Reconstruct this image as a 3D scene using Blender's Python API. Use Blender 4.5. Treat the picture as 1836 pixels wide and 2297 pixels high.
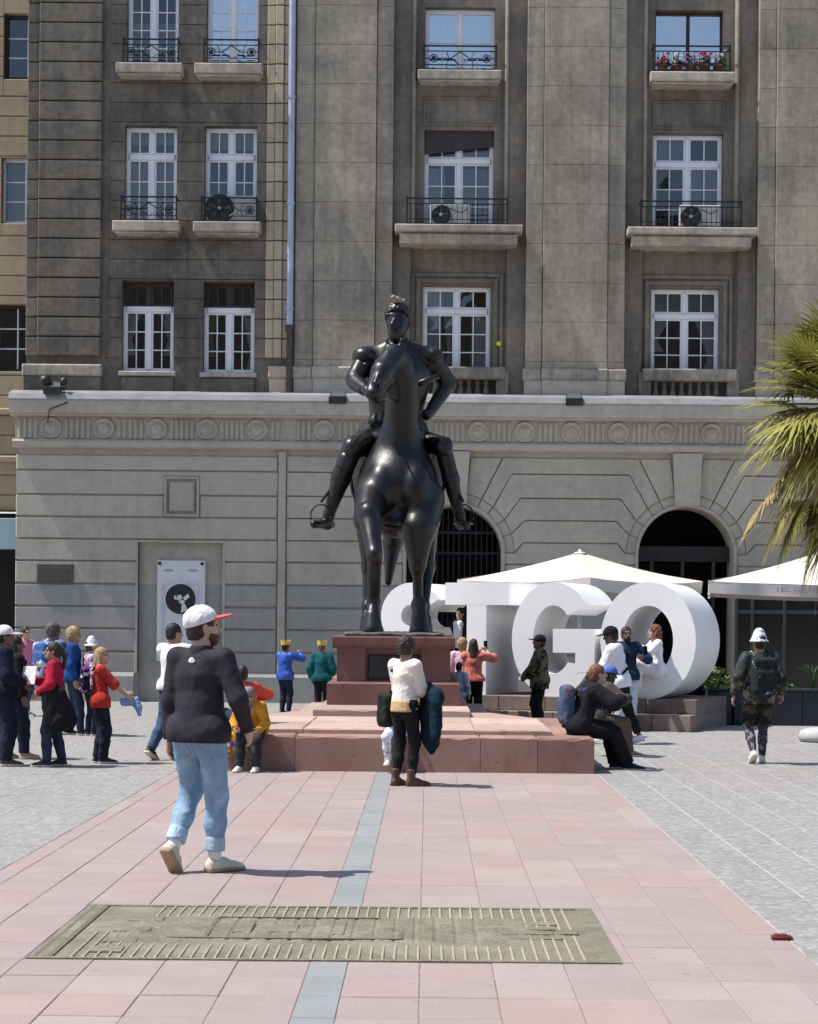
import bpy, math, random
import numpy as np
from mathutils import Vector, Matrix
PI = math.pi
R = math.radians
random.seed(7)
for o in list(bpy.data.objects):
    bpy.data.objects.remove(o)
scene = bpy.context.scene
COL = scene.collection

# ------------------------------------------------------------------ camera, sky, sun, exposure
FL, CX, CY, CAMH, ROLL = 4200.0, 960.0, 1406.0, 1.68, 0.009   # focal length and principal point in photo pixels
IW, IH = 1836.0, 2297.0
cam_data = bpy.data.cameras.new('camera')
cam_data.sensor_fit = 'HORIZONTAL'
cam_data.sensor_width = 36.0
cam_data.lens = FL / IW * 36.0
cam_data.shift_x = (IW / 2 - CX) / IW
cam_data.shift_y = (CY - IH / 2) / IW
cam_data.clip_start = 0.2
cam_data.clip_end = 2000
cam = bpy.data.objects.new('camera', cam_data)
COL.objects.link(cam)
cam.location = (0, 0, CAMH)
cam.rotation_euler = (PI / 2, -ROLL, 0)
scene.camera = cam

SUN_EL, SUN_AZ = R(61), R(-6.0)     # azimuth: 0 = straight from the left (-X), negative = from a little on the camera's side
sun_dir = Vector((-math.cos(SUN_EL) * math.cos(SUN_AZ), math.cos(SUN_EL) * math.sin(SUN_AZ), math.sin(SUN_EL)))
world = bpy.data.worlds.new('World')
scene.world = world
world.use_nodes = True
wn = world.node_tree
wn.nodes.clear()
sky = wn.nodes.new('ShaderNodeTexSky')
sky.sky_type = 'NISHITA'
sky.sun_disc = False
sky.sun_elevation = SUN_EL
sky.sun_rotation = math.atan2(sun_dir.x, sun_dir.y)
sky.air_density = 1.0
sky.dust_density = 1.2
sky.ozone_density = 1.0
bg = wn.nodes.new('ShaderNodeBackground')
bg.inputs['Strength'].default_value = 0.135
wo = wn.nodes.new('ShaderNodeOutputWorld')
wn.links.new(sky.outputs[0], bg.inputs[0])
wn.links.new(bg.outputs[0], wo.inputs[0])
sl = bpy.data.lights.new('sun', 'SUN')
sl.energy = 4.6
sl.angle = R(0.55)
sl.color = (1.0, 0.955, 0.89)
so = bpy.data.objects.new('sun', sl)
COL.objects.link(so)
so.location = (-30, 0, 50)
so.rotation_euler = (-sun_dir).to_track_quat('-Z', 'Y').to_euler()
vs = scene.view_settings
vs.view_transform = 'Standard'
vs.look = 'None'
vs.exposure = 0.44
vs.gamma = 1.0
vs.use_curve_mapping = False
scene.cycles.max_bounces = 6
scene.cycles.diffuse_bounces = 3
scene.cycles.glossy_bounces = 3
scene.cycles.transparent_max_bounces = 8
scene.cycles.caustics_reflective = False
scene.cycles.caustics_refractive = False

# ------------------------------------------------------------------ pixel -> place
def W(px, py, d):
    "photo pixel and distance -> world point"
    dx, dy = px - CX, py - CY
    c, s = math.cos(ROLL), math.sin(ROLL)
    x, y = dx * c + dy * s, -dx * s + dy * c
    return Vector((x * d / FL, d, CAMH - y * d / FL))
DF = 40.6
KD = IW / 1723.0
def FD(x, y):
    "display-scale pixel on the facade plane -> (X, Z)"
    p = W(x * KD, y * KD, DF)
    return p.x, p.z
def FS(x, y):
    p = W(x, y, DF)
    return p.x, p.z
def ground_d(py, z=0.0):
    return (CAMH - z) * FL / (py - CY)

# ------------------------------------------------------------------ materials
MATS = {}
def lin(c):
    return tuple((v / 12.92 if v <= 0.04045 else ((v + 0.055) / 1.055) ** 2.4) for v in c)
def srgb(r, g, b):
    return lin((r / 255, g / 255, b / 255))
class NT:
    def __init__(self, name):
        self.m = bpy.data.materials.new(name)
        self.m.use_nodes = True
        self.t = self.m.node_tree
        self.t.nodes.clear()
        self.out = self.n('ShaderNodeOutputMaterial')
    def n(self, typ, **kw):
        nd = self.t.nodes.new(typ)
        for k, v in kw.items():
            if k.startswith('i_'):
                nd.inputs[k[2:].replace('_', ' ')].default_value = v
            else:
                setattr(nd, k, v)
        return nd
    def l(self, a, b):
        self.t.links.new(a, b)
    def rgb(self, c):
        nd = self.n('ShaderNodeRGB')
        nd.outputs[0].default_value = (c[0], c[1], c[2], 1)
        return nd.outputs[0]
    def mix(self, fac, a, b, typ='MIX'):
        nd = self.n('ShaderNodeMix', data_type='RGBA', blend_type=typ)
        for inp, v in ((nd.inputs[0], fac), (nd.inputs[6], a), (nd.inputs[7], b)):
            if isinstance(v, (int, float)):
                inp.default_value = v
            elif isinstance(v, tuple):
                inp.default_value = (v[0], v[1], v[2], 1)
            else:
                self.l(v, inp)
        return nd.outputs[2]
    def math(self, op, a, b=0.0):
        nd = self.n('ShaderNodeMath', operation=op)
        for inp, v in ((nd.inputs[0], a), (nd.inputs[1], b)):
            if isinstance(v, (int, float)):
                inp.default_value = v
            else:
                self.l(v, inp)
        return nd.outputs[0]
    def ramp(self, fac, stops):
        nd = self.n('ShaderNodeValToRGB')
        e = nd.color_ramp.elements
        while len(e) < len(stops):
            e.new(0.5)
        for el, (p, v) in zip(e, stops):
            el.position = p
            el.color = (v, v, v, 1) if isinstance(v, (int, float)) else (v[0], v[1], v[2], 1)
        self.l(fac, nd.inputs[0])
        return nd.outputs[0]
    def coords(self, scale=(1, 1, 1), world=False, rand=False):
        if world:
            v = self.n('ShaderNodeNewGeometry').outputs['Position']
        else:
            v = self.n('ShaderNodeTexCoord').outputs['Object']
        mp = self.n('ShaderNodeMapping')
        mp.inputs['Scale'].default_value = scale
        self.l(v, mp.inputs['Vector'])
        if rand:
            oi = self.n('ShaderNodeObjectInfo')
            cb = self.n('ShaderNodeCombineXYZ')
            r = self.math('MULTIPLY', oi.outputs['Random'], 53.0)
            self.l(r, cb.inputs[0]); self.l(r, cb.inputs[1])
            self.l(cb.outputs[0], mp.inputs['Location'])
        return mp.outputs[0]
    def noise(self, vec, scale, detail=4, rough=0.55, dist=0.0):
        nd = self.n('ShaderNodeTexNoise')
        nd.inputs['Scale'].default_value = scale
        nd.inputs['Detail'].default_value = detail
        nd.inputs['Roughness'].default_value = rough
        nd.inputs['Distortion'].default_value = dist
        self.l(vec, nd.inputs['Vector'])
        return nd.outputs['Fac']
    def bump(self, h, strength, dist=0.02, normal=None):
        nd = self.n('ShaderNodeBump')
        nd.inputs['Strength'].default_value = strength
        nd.inputs['Distance'].default_value = dist
        self.l(h, nd.inputs['Height'])
        if normal is not None:
            self.l(normal, nd.inputs['Normal'])
        return nd.outputs[0]
    def principled(self, col, rough=0.7, metallic=0.0, normal=None, spec=0.5, **kw):
        p = self.n('ShaderNodeBsdfPrincipled')
        for inp, v in (('Base Color', col), ('Roughness', rough), ('Metallic', metallic), ('Specular IOR Level', spec)):
            i = p.inputs[inp]
            if isinstance(v, (int, float)):
                i.default_value = v
            elif isinstance(v, tuple):
                i.default_value = (v[0], v[1], v[2], 1)
            else:
                self.l(v, i)
        if normal is not None:
            self.l(normal, p.inputs['Normal'])
        for k, v in kw.items():
            p.inputs[k.replace('_', ' ')].default_value = v
        self.l(p.outputs[0], self.out.inputs[0])
        return p
def sc3(c, k):
    return (c[0] * k, c[1] * k, c[2] * k)

def M(name, col, rough=0.75, var=0.18, scale=4.0, bump=0.0, bscale=60.0, metallic=0.0, spec=0.4, rand=0.0, col2=None, detail=4):
    "plain procedural material: two tones mixed by noise, fine relief, per-object tint"
    if name in MATS:
        return MATS[name]
    t = NT(name)
    v = t.coords(rand=rand > 0)
    f = t.ramp(t.noise(v, scale, detail), [(0.3, 0.0), (0.7, 1.0)])
    c = t.mix(f, sc3(col, 1 - var), col2 if col2 else sc3(col, 1 + var * 0.8))
    if rand:
        oi = t.n('ShaderNodeObjectInfo')
        k = t.math('ADD', t.math('MULTIPLY', oi.outputs['Random'], rand), 1 - rand / 2)
        cb = t.n('ShaderNodeCombineXYZ')
        for i in range(3):
            t.l(k, cb.inputs[i])
        c = t.mix(1.0, c, cb.outputs[0], 'MULTIPLY')
    nrm = t.bump(t.noise(v, bscale, 3), bump, 0.01) if bump else None
    t.principled(c, rough, metallic, nrm, spec)
    MATS[name] = t.m
    return t.m

def stone(name, clean, grime, amount=0.5, warm=None, rand=0.10, joints=0.0):
    "weathered facade stone: soot clouds, rain streaks, pale worn patches"
    if name in MATS:
        return MATS[name]
    t = NT(name)
    big = t.noise(t.coords((1, 1, 1), world=True), 0.55, 6, 0.62, 0.4)
    streak = t.noise(t.coords((2.6, 1.0, 0.14), world=True), 1.5, 6, 0.7)
    fine = t.noise(t.coords((1, 1, 1), world=True), 7.0, 6, 0.65)
    s = t.math('ADD', t.math('MULTIPLY', big, 0.55), t.math('ADD', t.math('MULTIPLY', streak, 0.30), t.math('MULTIPLY', fine, 0.15)))
    f = t.ramp(s, [(0.57 - 0.31 * amount, 0.0), (0.735 - 0.22 * amount, 1.0)])
    c = t.mix(f, clean, grime)
    if warm:
        wf = t.ramp(t.noise(t.coords((1.4, 1, 0.9), world=True), 0.9, 3), [(0.52, 0.0), (0.72, 0.75)])
        c = t.mix(wf, c, warm)
    c = t.mix(t.ramp(fine, [(0.3, 0.0), (0.75, 0.35)]), c, sc3(grime, 0.8))
    oi = t.n('ShaderNodeObjectInfo')
    k = t.math('ADD', t.math('MULTIPLY', oi.outputs['Random'], rand), 1 - rand / 2)
    cb = t.n('ShaderNodeCombineXYZ')
    for i in range(3):
        t.l(k, cb.inputs[i])
    c = t.mix(1.0, c, cb.outputs[0], 'MULTIPLY')
    nrm = t.bump(t.noise(t.coords((1, 1, 1), world=True), 30.0, 6, 0.7), 0.5, 0.012)
    t.principled(c, 0.92, 0.0, nrm, 0.2)
    MATS[name] = t.m
    return t.m

def cloth(name, col, var=0.12, rough=0.9, sheen=0.0, pattern=None, fold=0.55, fscale=11.0):
    if name in MATS:
        return MATS[name]
    t = NT(name)
    v = t.coords()
    f = t.noise(v, 9.0, 4)
    c = t.mix(t.ramp(f, [(0.3, 0.0), (0.7, 1.0)]), sc3(col, 1 - var), sc3(col, 1 + var))
    if pattern:                       # blotchy print of other colours
        for i, (pc, sc, lo, hi) in enumerate(pattern):
            vo = t.coords()
            pf = t.ramp(t.noise(vo, sc, 2 + i), [(lo, 0.0), (hi, 1.0)])
            c = t.mix(pf, c, pc)
    folds = t.noise(t.coords((1, 1, 0.6)), fscale, 3, 0.5, 1.2)
    nrm = t.bump(folds, fold, 0.035)
    nrm = t.bump(t.noise(v, 260.0, 2), 0.12, 0.004, nrm)
    t.principled(c, rough, 0.0, nrm, 0.15 if rough > 0.6 else 0.5)
    MATS[name] = t.m
    return t.m

# ------------------------------------------------------------------ mesh helpers
def wmat(o):
    if o is None:
        return Matrix.Identity(4)
    return wmat(o.parent) @ o.matrix_parent_inverse @ o.matrix_basis
def link(name, me, parent=None, world=True):
    o = bpy.data.objects.new(name, me)
    COL.objects.link(o)
    if parent is not None:
        o.parent = parent
        if world:
            o.matrix_parent_inverse = wmat(parent).inverted()
    return o
def mesh(name, verts, faces, mats, smooth=False, mi=None):
    me = bpy.data.meshes.new(name)
    me.from_pydata([tuple(v) for v in verts], [], [tuple(f) for f in faces])
    if not isinstance(mats, (list, tuple)):
        mats = [mats]
    for m in mats:
        me.materials.append(m)
    n = len(me.polygons)
    if smooth:
        me.polygons.foreach_set('use_smooth', np.ones(n, dtype=bool))
    if mi is not None:
        me.polygons.foreach_set('material_index', np.asarray(mi, dtype=np.int32))
    me.update()
    return me
def tag(o, label=None, cat=None, group=None, kind=None):
    if label: o['label'] = label
    if cat: o['category'] = cat
    if group: o['group'] = group
    if kind: o['kind'] = kind
    return o
def empty(name, loc, label=None, cat=None, group=None, rz=0.0):
    o = bpy.data.objects.new(name, None)
    COL.objects.link(o)
    o.location = loc
    o.rotation_euler = (0, 0, rz)
    o.empty_display_size = 0.2
    return tag(o, label, cat, group)

class MB:
    "collects shapes into one mesh"
    def __init__(self):
        self.v, self.f, self.mi = [], [], []
    def add(self, v, f, mi=0):
        b = len(self.v)
        self.v += [tuple(p) for p in v]
        self.f += [tuple(i + b for i in q) for q in f]
        self.mi += [mi] * len(f)
        return self
    def box(self, x0, x1, y0, y1, z0, z1, mi=0):
        v = [(x0, y0, z0), (x1, y0, z0), (x1, y1, z0), (x0, y1, z0), (x0, y0, z1), (x1, y0, z1), (x1, y1, z1), (x0, y1, z1)]
        return self.add(v, [(0, 3, 2, 1), (4, 5, 6, 7), (0, 1, 5, 4), (1, 2, 6, 5), (2, 3, 7, 6), (3, 0, 4, 7)], mi)
    def cbox(self, x0, x1, y0, y1, z0, z1, c=0.015, mi=0):
        "box whose front (y0) face edges are chamfered"
        c = min(c, (x1 - x0) * 0.4, (z1 - z0) * 0.4, (y1 - y0) * 0.8)
        v = [(x0 + c, y0, z0 + c), (x1 - c, y0, z0 + c), (x1 - c, y0, z1 - c), (x0 + c, y0, z1 - c),
             (x0, y0 + c, z0), (x1, y0 + c, z0), (x1, y0 + c, z1), (x0, y0 + c, z1),
             (x0, y1, z0), (x1, y1, z0), (x1, y1, z1), (x0, y1, z1)]
        f = [(0, 1, 2, 3), (4, 5, 1, 0), (5, 6, 2, 1), (6, 7, 3, 2), (7, 4, 0, 3),
             (8, 9, 5, 4), (9, 10, 6, 5), (10, 11, 7, 6), (11, 8, 4, 7), (11, 10, 9, 8)]
        return self.add(v, f, mi)
    def tbox(self, x0, x1, y0, y1, z0, z1, c=0.02, mi=0):
        "box whose top edges are chamfered"
        v = [(x0, y0, z0), (x1, y0, z0), (x1, y1, z0), (x0, y1, z0), (x0, y0, z1 - c), (x1, y0, z1 - c), (x1, y1, z1 - c), (x0, y1, z1 - c),
             (x0 + c, y0 + c, z1), (x1 - c, y0 + c, z1), (x1 - c, y1 - c, z1), (x0 + c, y1 - c, z1)]
        f = [(0, 3, 2, 1), (0, 1, 5, 4), (1, 2, 6, 5), (2, 3, 7, 6), (3, 0, 4, 7), (4, 5, 9, 8), (5, 6, 10, 9), (6, 7, 11, 10), (7, 4, 8, 11), (8, 9, 10, 11)]
        return self.add(v, f, mi)
    def prism(self, pts, y0, y1, mi=0):
        "polygon in XZ (counter-clockwise seen from -Y) extruded along Y"
        n = len(pts)
        v = [(x, y0, z) for x, z in pts] + [(x, y1, z) for x, z in pts]
        f = [tuple(range(n)), tuple(range(2 * n - 1, n - 1, -1))]
        f += [((i + 1) % n, i, i + n, (i + 1) % n + n) for i in range(n)]
        return self.add(v, f, mi)
    def profx(self, prof, x0, x1, mi=0):
        "profile in YZ extruded along X"
        n = len(prof)
        v = [(x0, y, z) for y, z in prof] + [(x1, y, z) for y, z in prof]
        f = [tuple(range(n)), tuple(range(2 * n - 1, n - 1, -1))]
        f += [((i + 1) % n, i, i + n, (i + 1) % n + n) for i in range(n)]
        return self.add(v, f, mi)
    def tube(self, pts, r, n=6, mi=0, cap=True):
        pts = [Vector(p) for p in pts]
        rs = r if isinstance(r, (list, tuple)) else [r] * len(pts)
        b = []
        up = Vector((0, 0, 1))
        for i, p in enumerate(pts):
            d = (pts[min(i + 1, len(pts) - 1)] - pts[max(i - 1, 0)]).normalized()
            a = d.cross(up)
            if a.length < 0.05:
                a = d.cross(Vector((1, 0, 0)))
            a.normalize()
            c = d.cross(a).normalized()
            for k in range(n):
                t = 2 * PI * k / n
                b.append(p + a * math.cos(t) * rs[i] + c * math.sin(t) * rs[i])
        f = []
        for i in range(len(pts) - 1):
            for k in range(n):
                f.append((i * n + k, i * n + (k + 1) % n, (i + 1) * n + (k + 1) % n, (i + 1) * n + k))
        if cap:
            f.append(tuple(range(n - 1, -1, -1)))
            f.append(tuple((len(pts) - 1) * n + k for k in range(n)))
        return self.add(b, f, mi)
    def lathe(self, prof, c=(0, 0, 0), n=16, axis='z', mi=0):
        "profile of (radius, height) turned about an axis through c"
        v = []
        for r, h in prof:
            for k in range(n):
                t = 2 * PI * k / n
                x, y = r * math.cos(t), r * math.sin(t)
                if axis == 'z':
                    v.append((c[0] + x, c[1] + y, c[2] + h))
                elif axis == 'y':
                    v.append((c[0] + x, c[1] - h, c[2] + y))   # heights grow towards the camera
                else:
                    v.append((c[0] + h, c[1] + x, c[2] + y))
        f = []
        for i in range(len(prof) - 1):
            for k in range(n):
                f.append((i * n + k, i * n + (k + 1) % n, (i + 1) * n + (k + 1) % n, (i + 1) * n + k))
        f.append(tuple(range(n - 1, -1, -1)))
        f.append(tuple((len(prof) - 1) * n + k for k in range(n)))
        return self.add(v, f, mi)
    def build(self, name, mat, parent=None, smooth=False, world=True):
        return link(name, mesh(name, self.v, self.f, mat, smooth, self.mi if max(self.mi, default=0) else None), parent, world)

def smooth_by_angle(o, ang=40):
    me = o.data
    me.polygons.foreach_set('use_smooth', np.ones(len(me.polygons), dtype=bool))
    try:
        me.set_sharp_from_angle(angle=R(ang))
    except Exception:
        pass
    return o

# ------------------------------------------------------------------ signed-distance modelling (one continuous skin over blended shapes)
def nz(X, Y, Z, f, s=0.0):
    a = np.sin(f * (X * 0.8 + Y * 0.5 + Z * 0.3) + 1.3 + s) * np.sin(f * (-X * 0.4 + Y * 0.9 + Z * 0.55) * 1.13 + 2.1 + 2 * s)
    b = np.sin(f * 2.1 * (X * 0.3 - Y * 0.7 + Z * 0.65) + 0.7 + 3 * s) * np.sin(f * 1.9 * (X * 0.75 + Y * 0.2 - Z * 0.6) + s)
    return a * 0.65 + b * 0.35
def cone(a, b, ra, rb=None, flat=None, ff=1.0, fe=False, k=None):
    return ('c', np.array(a, float), np.array(b, float), ra, ra if rb is None else rb, flat, ff, fe, k)
def ell(c, r, rot=None, k=None, sub=False):
    return ('e', np.array(c, float), np.array(r, float), rot, k, sub)
def bxp(c, h, r=0.01, rot=None, k=None, sub=False):
    return ('b', np.array(c, float), np.array(h, float), r, rot, k, sub)
def sdf(prims, k=0.03, vox=0.012, cuts=(), noise=()):
    lo, hi = np.full(3, 1e9), np.full(3, -1e9)
    bb = []
    for p in prims:
        if p[0] == 'c':
            m = max(p[3], p[4])
            l, h = np.minimum(p[1], p[2]) - m, np.maximum(p[1], p[2]) + m
        else:
            rot_ = p[3] if p[0] == 'e' else p[4]
            m = p[2] if rot_ is None else np.max(p[2]) * (1.75 if p[0] == 'b' else 1.0)
            l, h = p[1] - m, p[1] + m
        bb.append((l, h))
        if not ((p[0] == 'e' and p[5]) or (p[0] == 'b' and p[6])):
            lo, hi = np.minimum(lo, l), np.maximum(hi, h)
    lo -= 3 * vox; hi += 3 * vox
    n = np.ceil((hi - lo) / vox).astype(int) + 1
    if n.prod() > 12e6: raise RuntimeError('grid too large ' + str(n))
    D = np.full(n, 1.0)
    ax = [lo[i] + vox * np.arange(n[i]) for i in range(3)]
    for p, (l, h) in zip(prims, bb):
        kk = (p[8] if p[0] == 'c' else p[4] if p[0] == 'e' else p[5])
        kk = k if kk is None else kk
        pad = kk + 3 * vox
        i0 = np.clip(np.floor((l - pad - lo) / vox).astype(int), 0, n - 1)
        i1 = np.clip(np.ceil((h + pad - lo) / vox).astype(int) + 1, 1, n)
        if np.any(i1 <= i0):
            continue
        sl_ = tuple(slice(i0[i], i1[i]) for i in range(3))
        X = ax[0][sl_[0]][:, None, None]; Y = ax[1][sl_[1]][None, :, None]; Z = ax[2][sl_[2]][None, None, :]
        if p[0] == 'c':
            _, a, b, ra, rb, flat, ff, fe, _k = p
            ba = b - a
            L2 = max(float(ba @ ba), 1e-9)
            tt = ((X - a[0]) * ba[0] + (Y - a[1]) * ba[1] + (Z - a[2]) * ba[2]) / L2
            t = np.clip(tt, 0, 1)
            qx, qy, qz = X - a[0] - t * ba[0], Y - a[1] - t * ba[1], Z - a[2] - t * ba[2]
            if flat is not None:
                s = np.array(flat, float); s /= np.linalg.norm(s)
                cp = (qx * s[0] + qy * s[1] + qz * s[2]) * (1 / ff - 1)
                qx, qy, qz = qx + cp * s[0], qy + cp * s[1], qz + cp * s[2]
            d = np.sqrt(qx * qx + qy * qy + qz * qz) - (ra + t * (rb - ra))
            if flat is not None:
                d = d * (0.5 + 0.5 * ff)
            if fe:
                d = np.maximum(d, (tt - 1) * math.sqrt(L2))
        else:
            c, r, rot = p[1], p[2], (p[3] if p[0] == 'e' else p[4])
            x, y, z = X - c[0], Y - c[1], Z - c[2]
            if rot is not None:
                rm = np.array(rot).T     # columns of rot = local axes
                x, y, z = rm[0, 0] * x + rm[0, 1] * y + rm[0, 2] * z, rm[1, 0] * x + rm[1, 1] * y + rm[1, 2] * z, rm[2, 0] * x + rm[2, 1] * y + rm[2, 2] * z
            if p[0] == 'e':
                k0 = np.sqrt((x / r[0]) ** 2 + (y / r[1]) ** 2 + (z / r[2]) ** 2)
                d = (k0 - 1) * float(np.min(r)) * (0.6 + 0.4 * float(np.max(r) / np.min(r)) ** 0.5)
            else:
                rr = p[3]
                ex, ey, ez = np.abs(x) - r[0] + rr, np.abs(y) - r[1] + rr, np.abs(z) - r[2] + rr
                d = np.sqrt(np.maximum(ex, 0) ** 2 + np.maximum(ey, 0) ** 2 + np.maximum(ez, 0) ** 2) + np.minimum(np.maximum(ex, np.maximum(ey, ez)), 0) - rr
        old = D[sl_]
        sub = (p[0] == 'e' and p[5]) or (p[0] == 'b' and p[6])
        if sub:
            hh = np.maximum(kk - np.abs(old + d), 0) / kk
            D[sl_] = np.maximum(old, -d) + hh * hh * kk / 4
        else:
            hh = np.maximum(kk - np.abs(old - d), 0) / kk
            D[sl_] = np.minimum(old, d) - hh * hh * kk / 4
    X = ax[0][:, None, None]; Y = ax[1][None, :, None]; Z = ax[2][None, None, :]
    for nn_ in noise:
        amp, f, s = nn_[:3]
        ax_ = nn_[3] if len(nn_) > 3 else (1, 1, 1)
        D = D + amp * nz(X * ax_[0], Y * ax_[1], Z * ax_[2], f, s)
    for p0, nn in cuts:
        D = np.maximum(D, (X - p0[0]) * nn[0] + (Y - p0[1]) * nn[1] + (Z - p0[2]) * nn[2])
    return nets(D, lo, vox)
def nets(D, lo, vox):
    ins = D < 0
    cnt = np.zeros(np.array(D.shape) - 1, dtype=np.int8)
    offs = [(i, j, k) for i in (0, 1) for j in (0, 1) for k in (0, 1)]
    nx, ny, nzz = cnt.shape
    for i, j, k in offs:
        cnt += ins[i:i + nx, j:j + ny, k:k + nzz]
    act = np.argwhere((cnt > 0) & (cnt < 8))
    if len(act) == 0:
        return np.zeros((0, 3)), np.zeros((0, 4), int)
    idx = np.full(cnt.shape, -1, dtype=np.int64)
    idx[act[:, 0], act[:, 1], act[:, 2]] = np.arange(len(act))
    vals = {o: D[act[:, 0] + o[0], act[:, 1] + o[1], act[:, 2] + o[2]] for o in offs}
    acc = np.zeros((len(act), 3)); num = np.zeros(len(act))
    for o in offs:
        for axi in range(3):
            if o[axi] == 0:
                o2 = list(o); o2[axi] = 1; o2 = tuple(o2)
                a, b = vals[o], vals[o2]
                m = (a < 0) != (b < 0)
                den = np.where(m, a - b, 1.0)
                t = np.where(m, a / den, 0)
                pos = np.tile(np.array(o, float), (len(act), 1))
                pos[:, axi] = t
                acc += pos * m[:, None]
                num += m
    V = (act + acc / num[:, None]) * vox + lo
    Fs = []
    for axi in range(3):
        s0 = [slice(None)] * 3; s1 = [slice(None)] * 3
        s0[axi] = slice(0, -1); s1[axi] = slice(1, None)
        a, b = ins[tuple(s0)], ins[tuple(s1)]
        e = np.argwhere(a != b)
        u, w = (axi + 1) % 3, (axi + 2) % 3
        e = e[(e[:, u] > 0) & (e[:, w] > 0) & (e[:, u] < D.shape[u] - 1) & (e[:, w] < D.shape[w] - 1)]
        if len(e) == 0:
            continue
        fl = a[e[:, 0], e[:, 1], e[:, 2]]
        q = []
        for du, dw in ((-1, -1), (0, -1), (0, 0), (-1, 0)):
            c = e.copy(); c[:, u] += du; c[:, w] += dw
            q.append(idx[c[:, 0], c[:, 1], c[:, 2]])
        q = np.stack(q, 1)
        q[~fl] = q[~fl][:, ::-1]
        Fs.append(q)
    return V, np.concatenate(Fs)
def np_mesh(name, V, Fq, mats, smooth=True, mi=None):
    me = bpy.data.meshes.new(name)
    nv, nf = len(V), len(Fq)
    me.vertices.add(nv)
    me.vertices.foreach_set('co', np.asarray(V, dtype=np.float32).ravel())
    me.loops.add(nf * 4)
    me.loops.foreach_set('vertex_index', np.asarray(Fq, dtype=np.int32).ravel())
    me.polygons.add(nf)
    me.polygons.foreach_set('loop_start', np.arange(0, nf * 4, 4, dtype=np.int32))
    me.polygons.foreach_set('loop_total', np.full(nf, 4, dtype=np.int32))
    if not isinstance(mats, (list, tuple)):
        mats = [mats]
    for m in mats:
        me.materials.append(m)
    if smooth:
        me.polygons.foreach_set('use_smooth', np.ones(nf, dtype=bool))
    if mi is not None:
        me.polygons.foreach_set('material_index', np.asarray(mi, dtype=np.int32))
    me.update(calc_edges=True)
    return me
def joinvf(parts):
    V, Fq, b = [], [], 0
    for v, f in parts:
        if len(v) == 0:
            continue
        V.append(v); Fq.append(np.asarray(f) + b); b += len(v)
    return np.concatenate(V), np.concatenate(Fq)

def text_mesh(body, size, loc, rz, mat, parent, name, ext=.006):
    "flat lettering turned into an ordinary mesh"
    cu = bpy.data.curves.new(name, 'FONT')
    cu.body = body; cu.size = size; cu.extrude = ext; cu.align_x = 'CENTER'; cu.resolution_u = 3
    t = bpy.data.objects.new(name, cu)
    COL.objects.link(t)
    dg = bpy.context.evaluated_depsgraph_get()
    me = bpy.data.meshes.new_from_object(t.evaluated_get(dg))
    bpy.data.objects.remove(t)
    me.transform(Matrix.Translation(loc) @ Matrix.Rotation(rz, 4, 'Z') @ Matrix.Rotation(PI / 2, 4, 'X'))
    me.materials.clear(); me.materials.append(mat)
    return link(name, me, parent)

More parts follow.
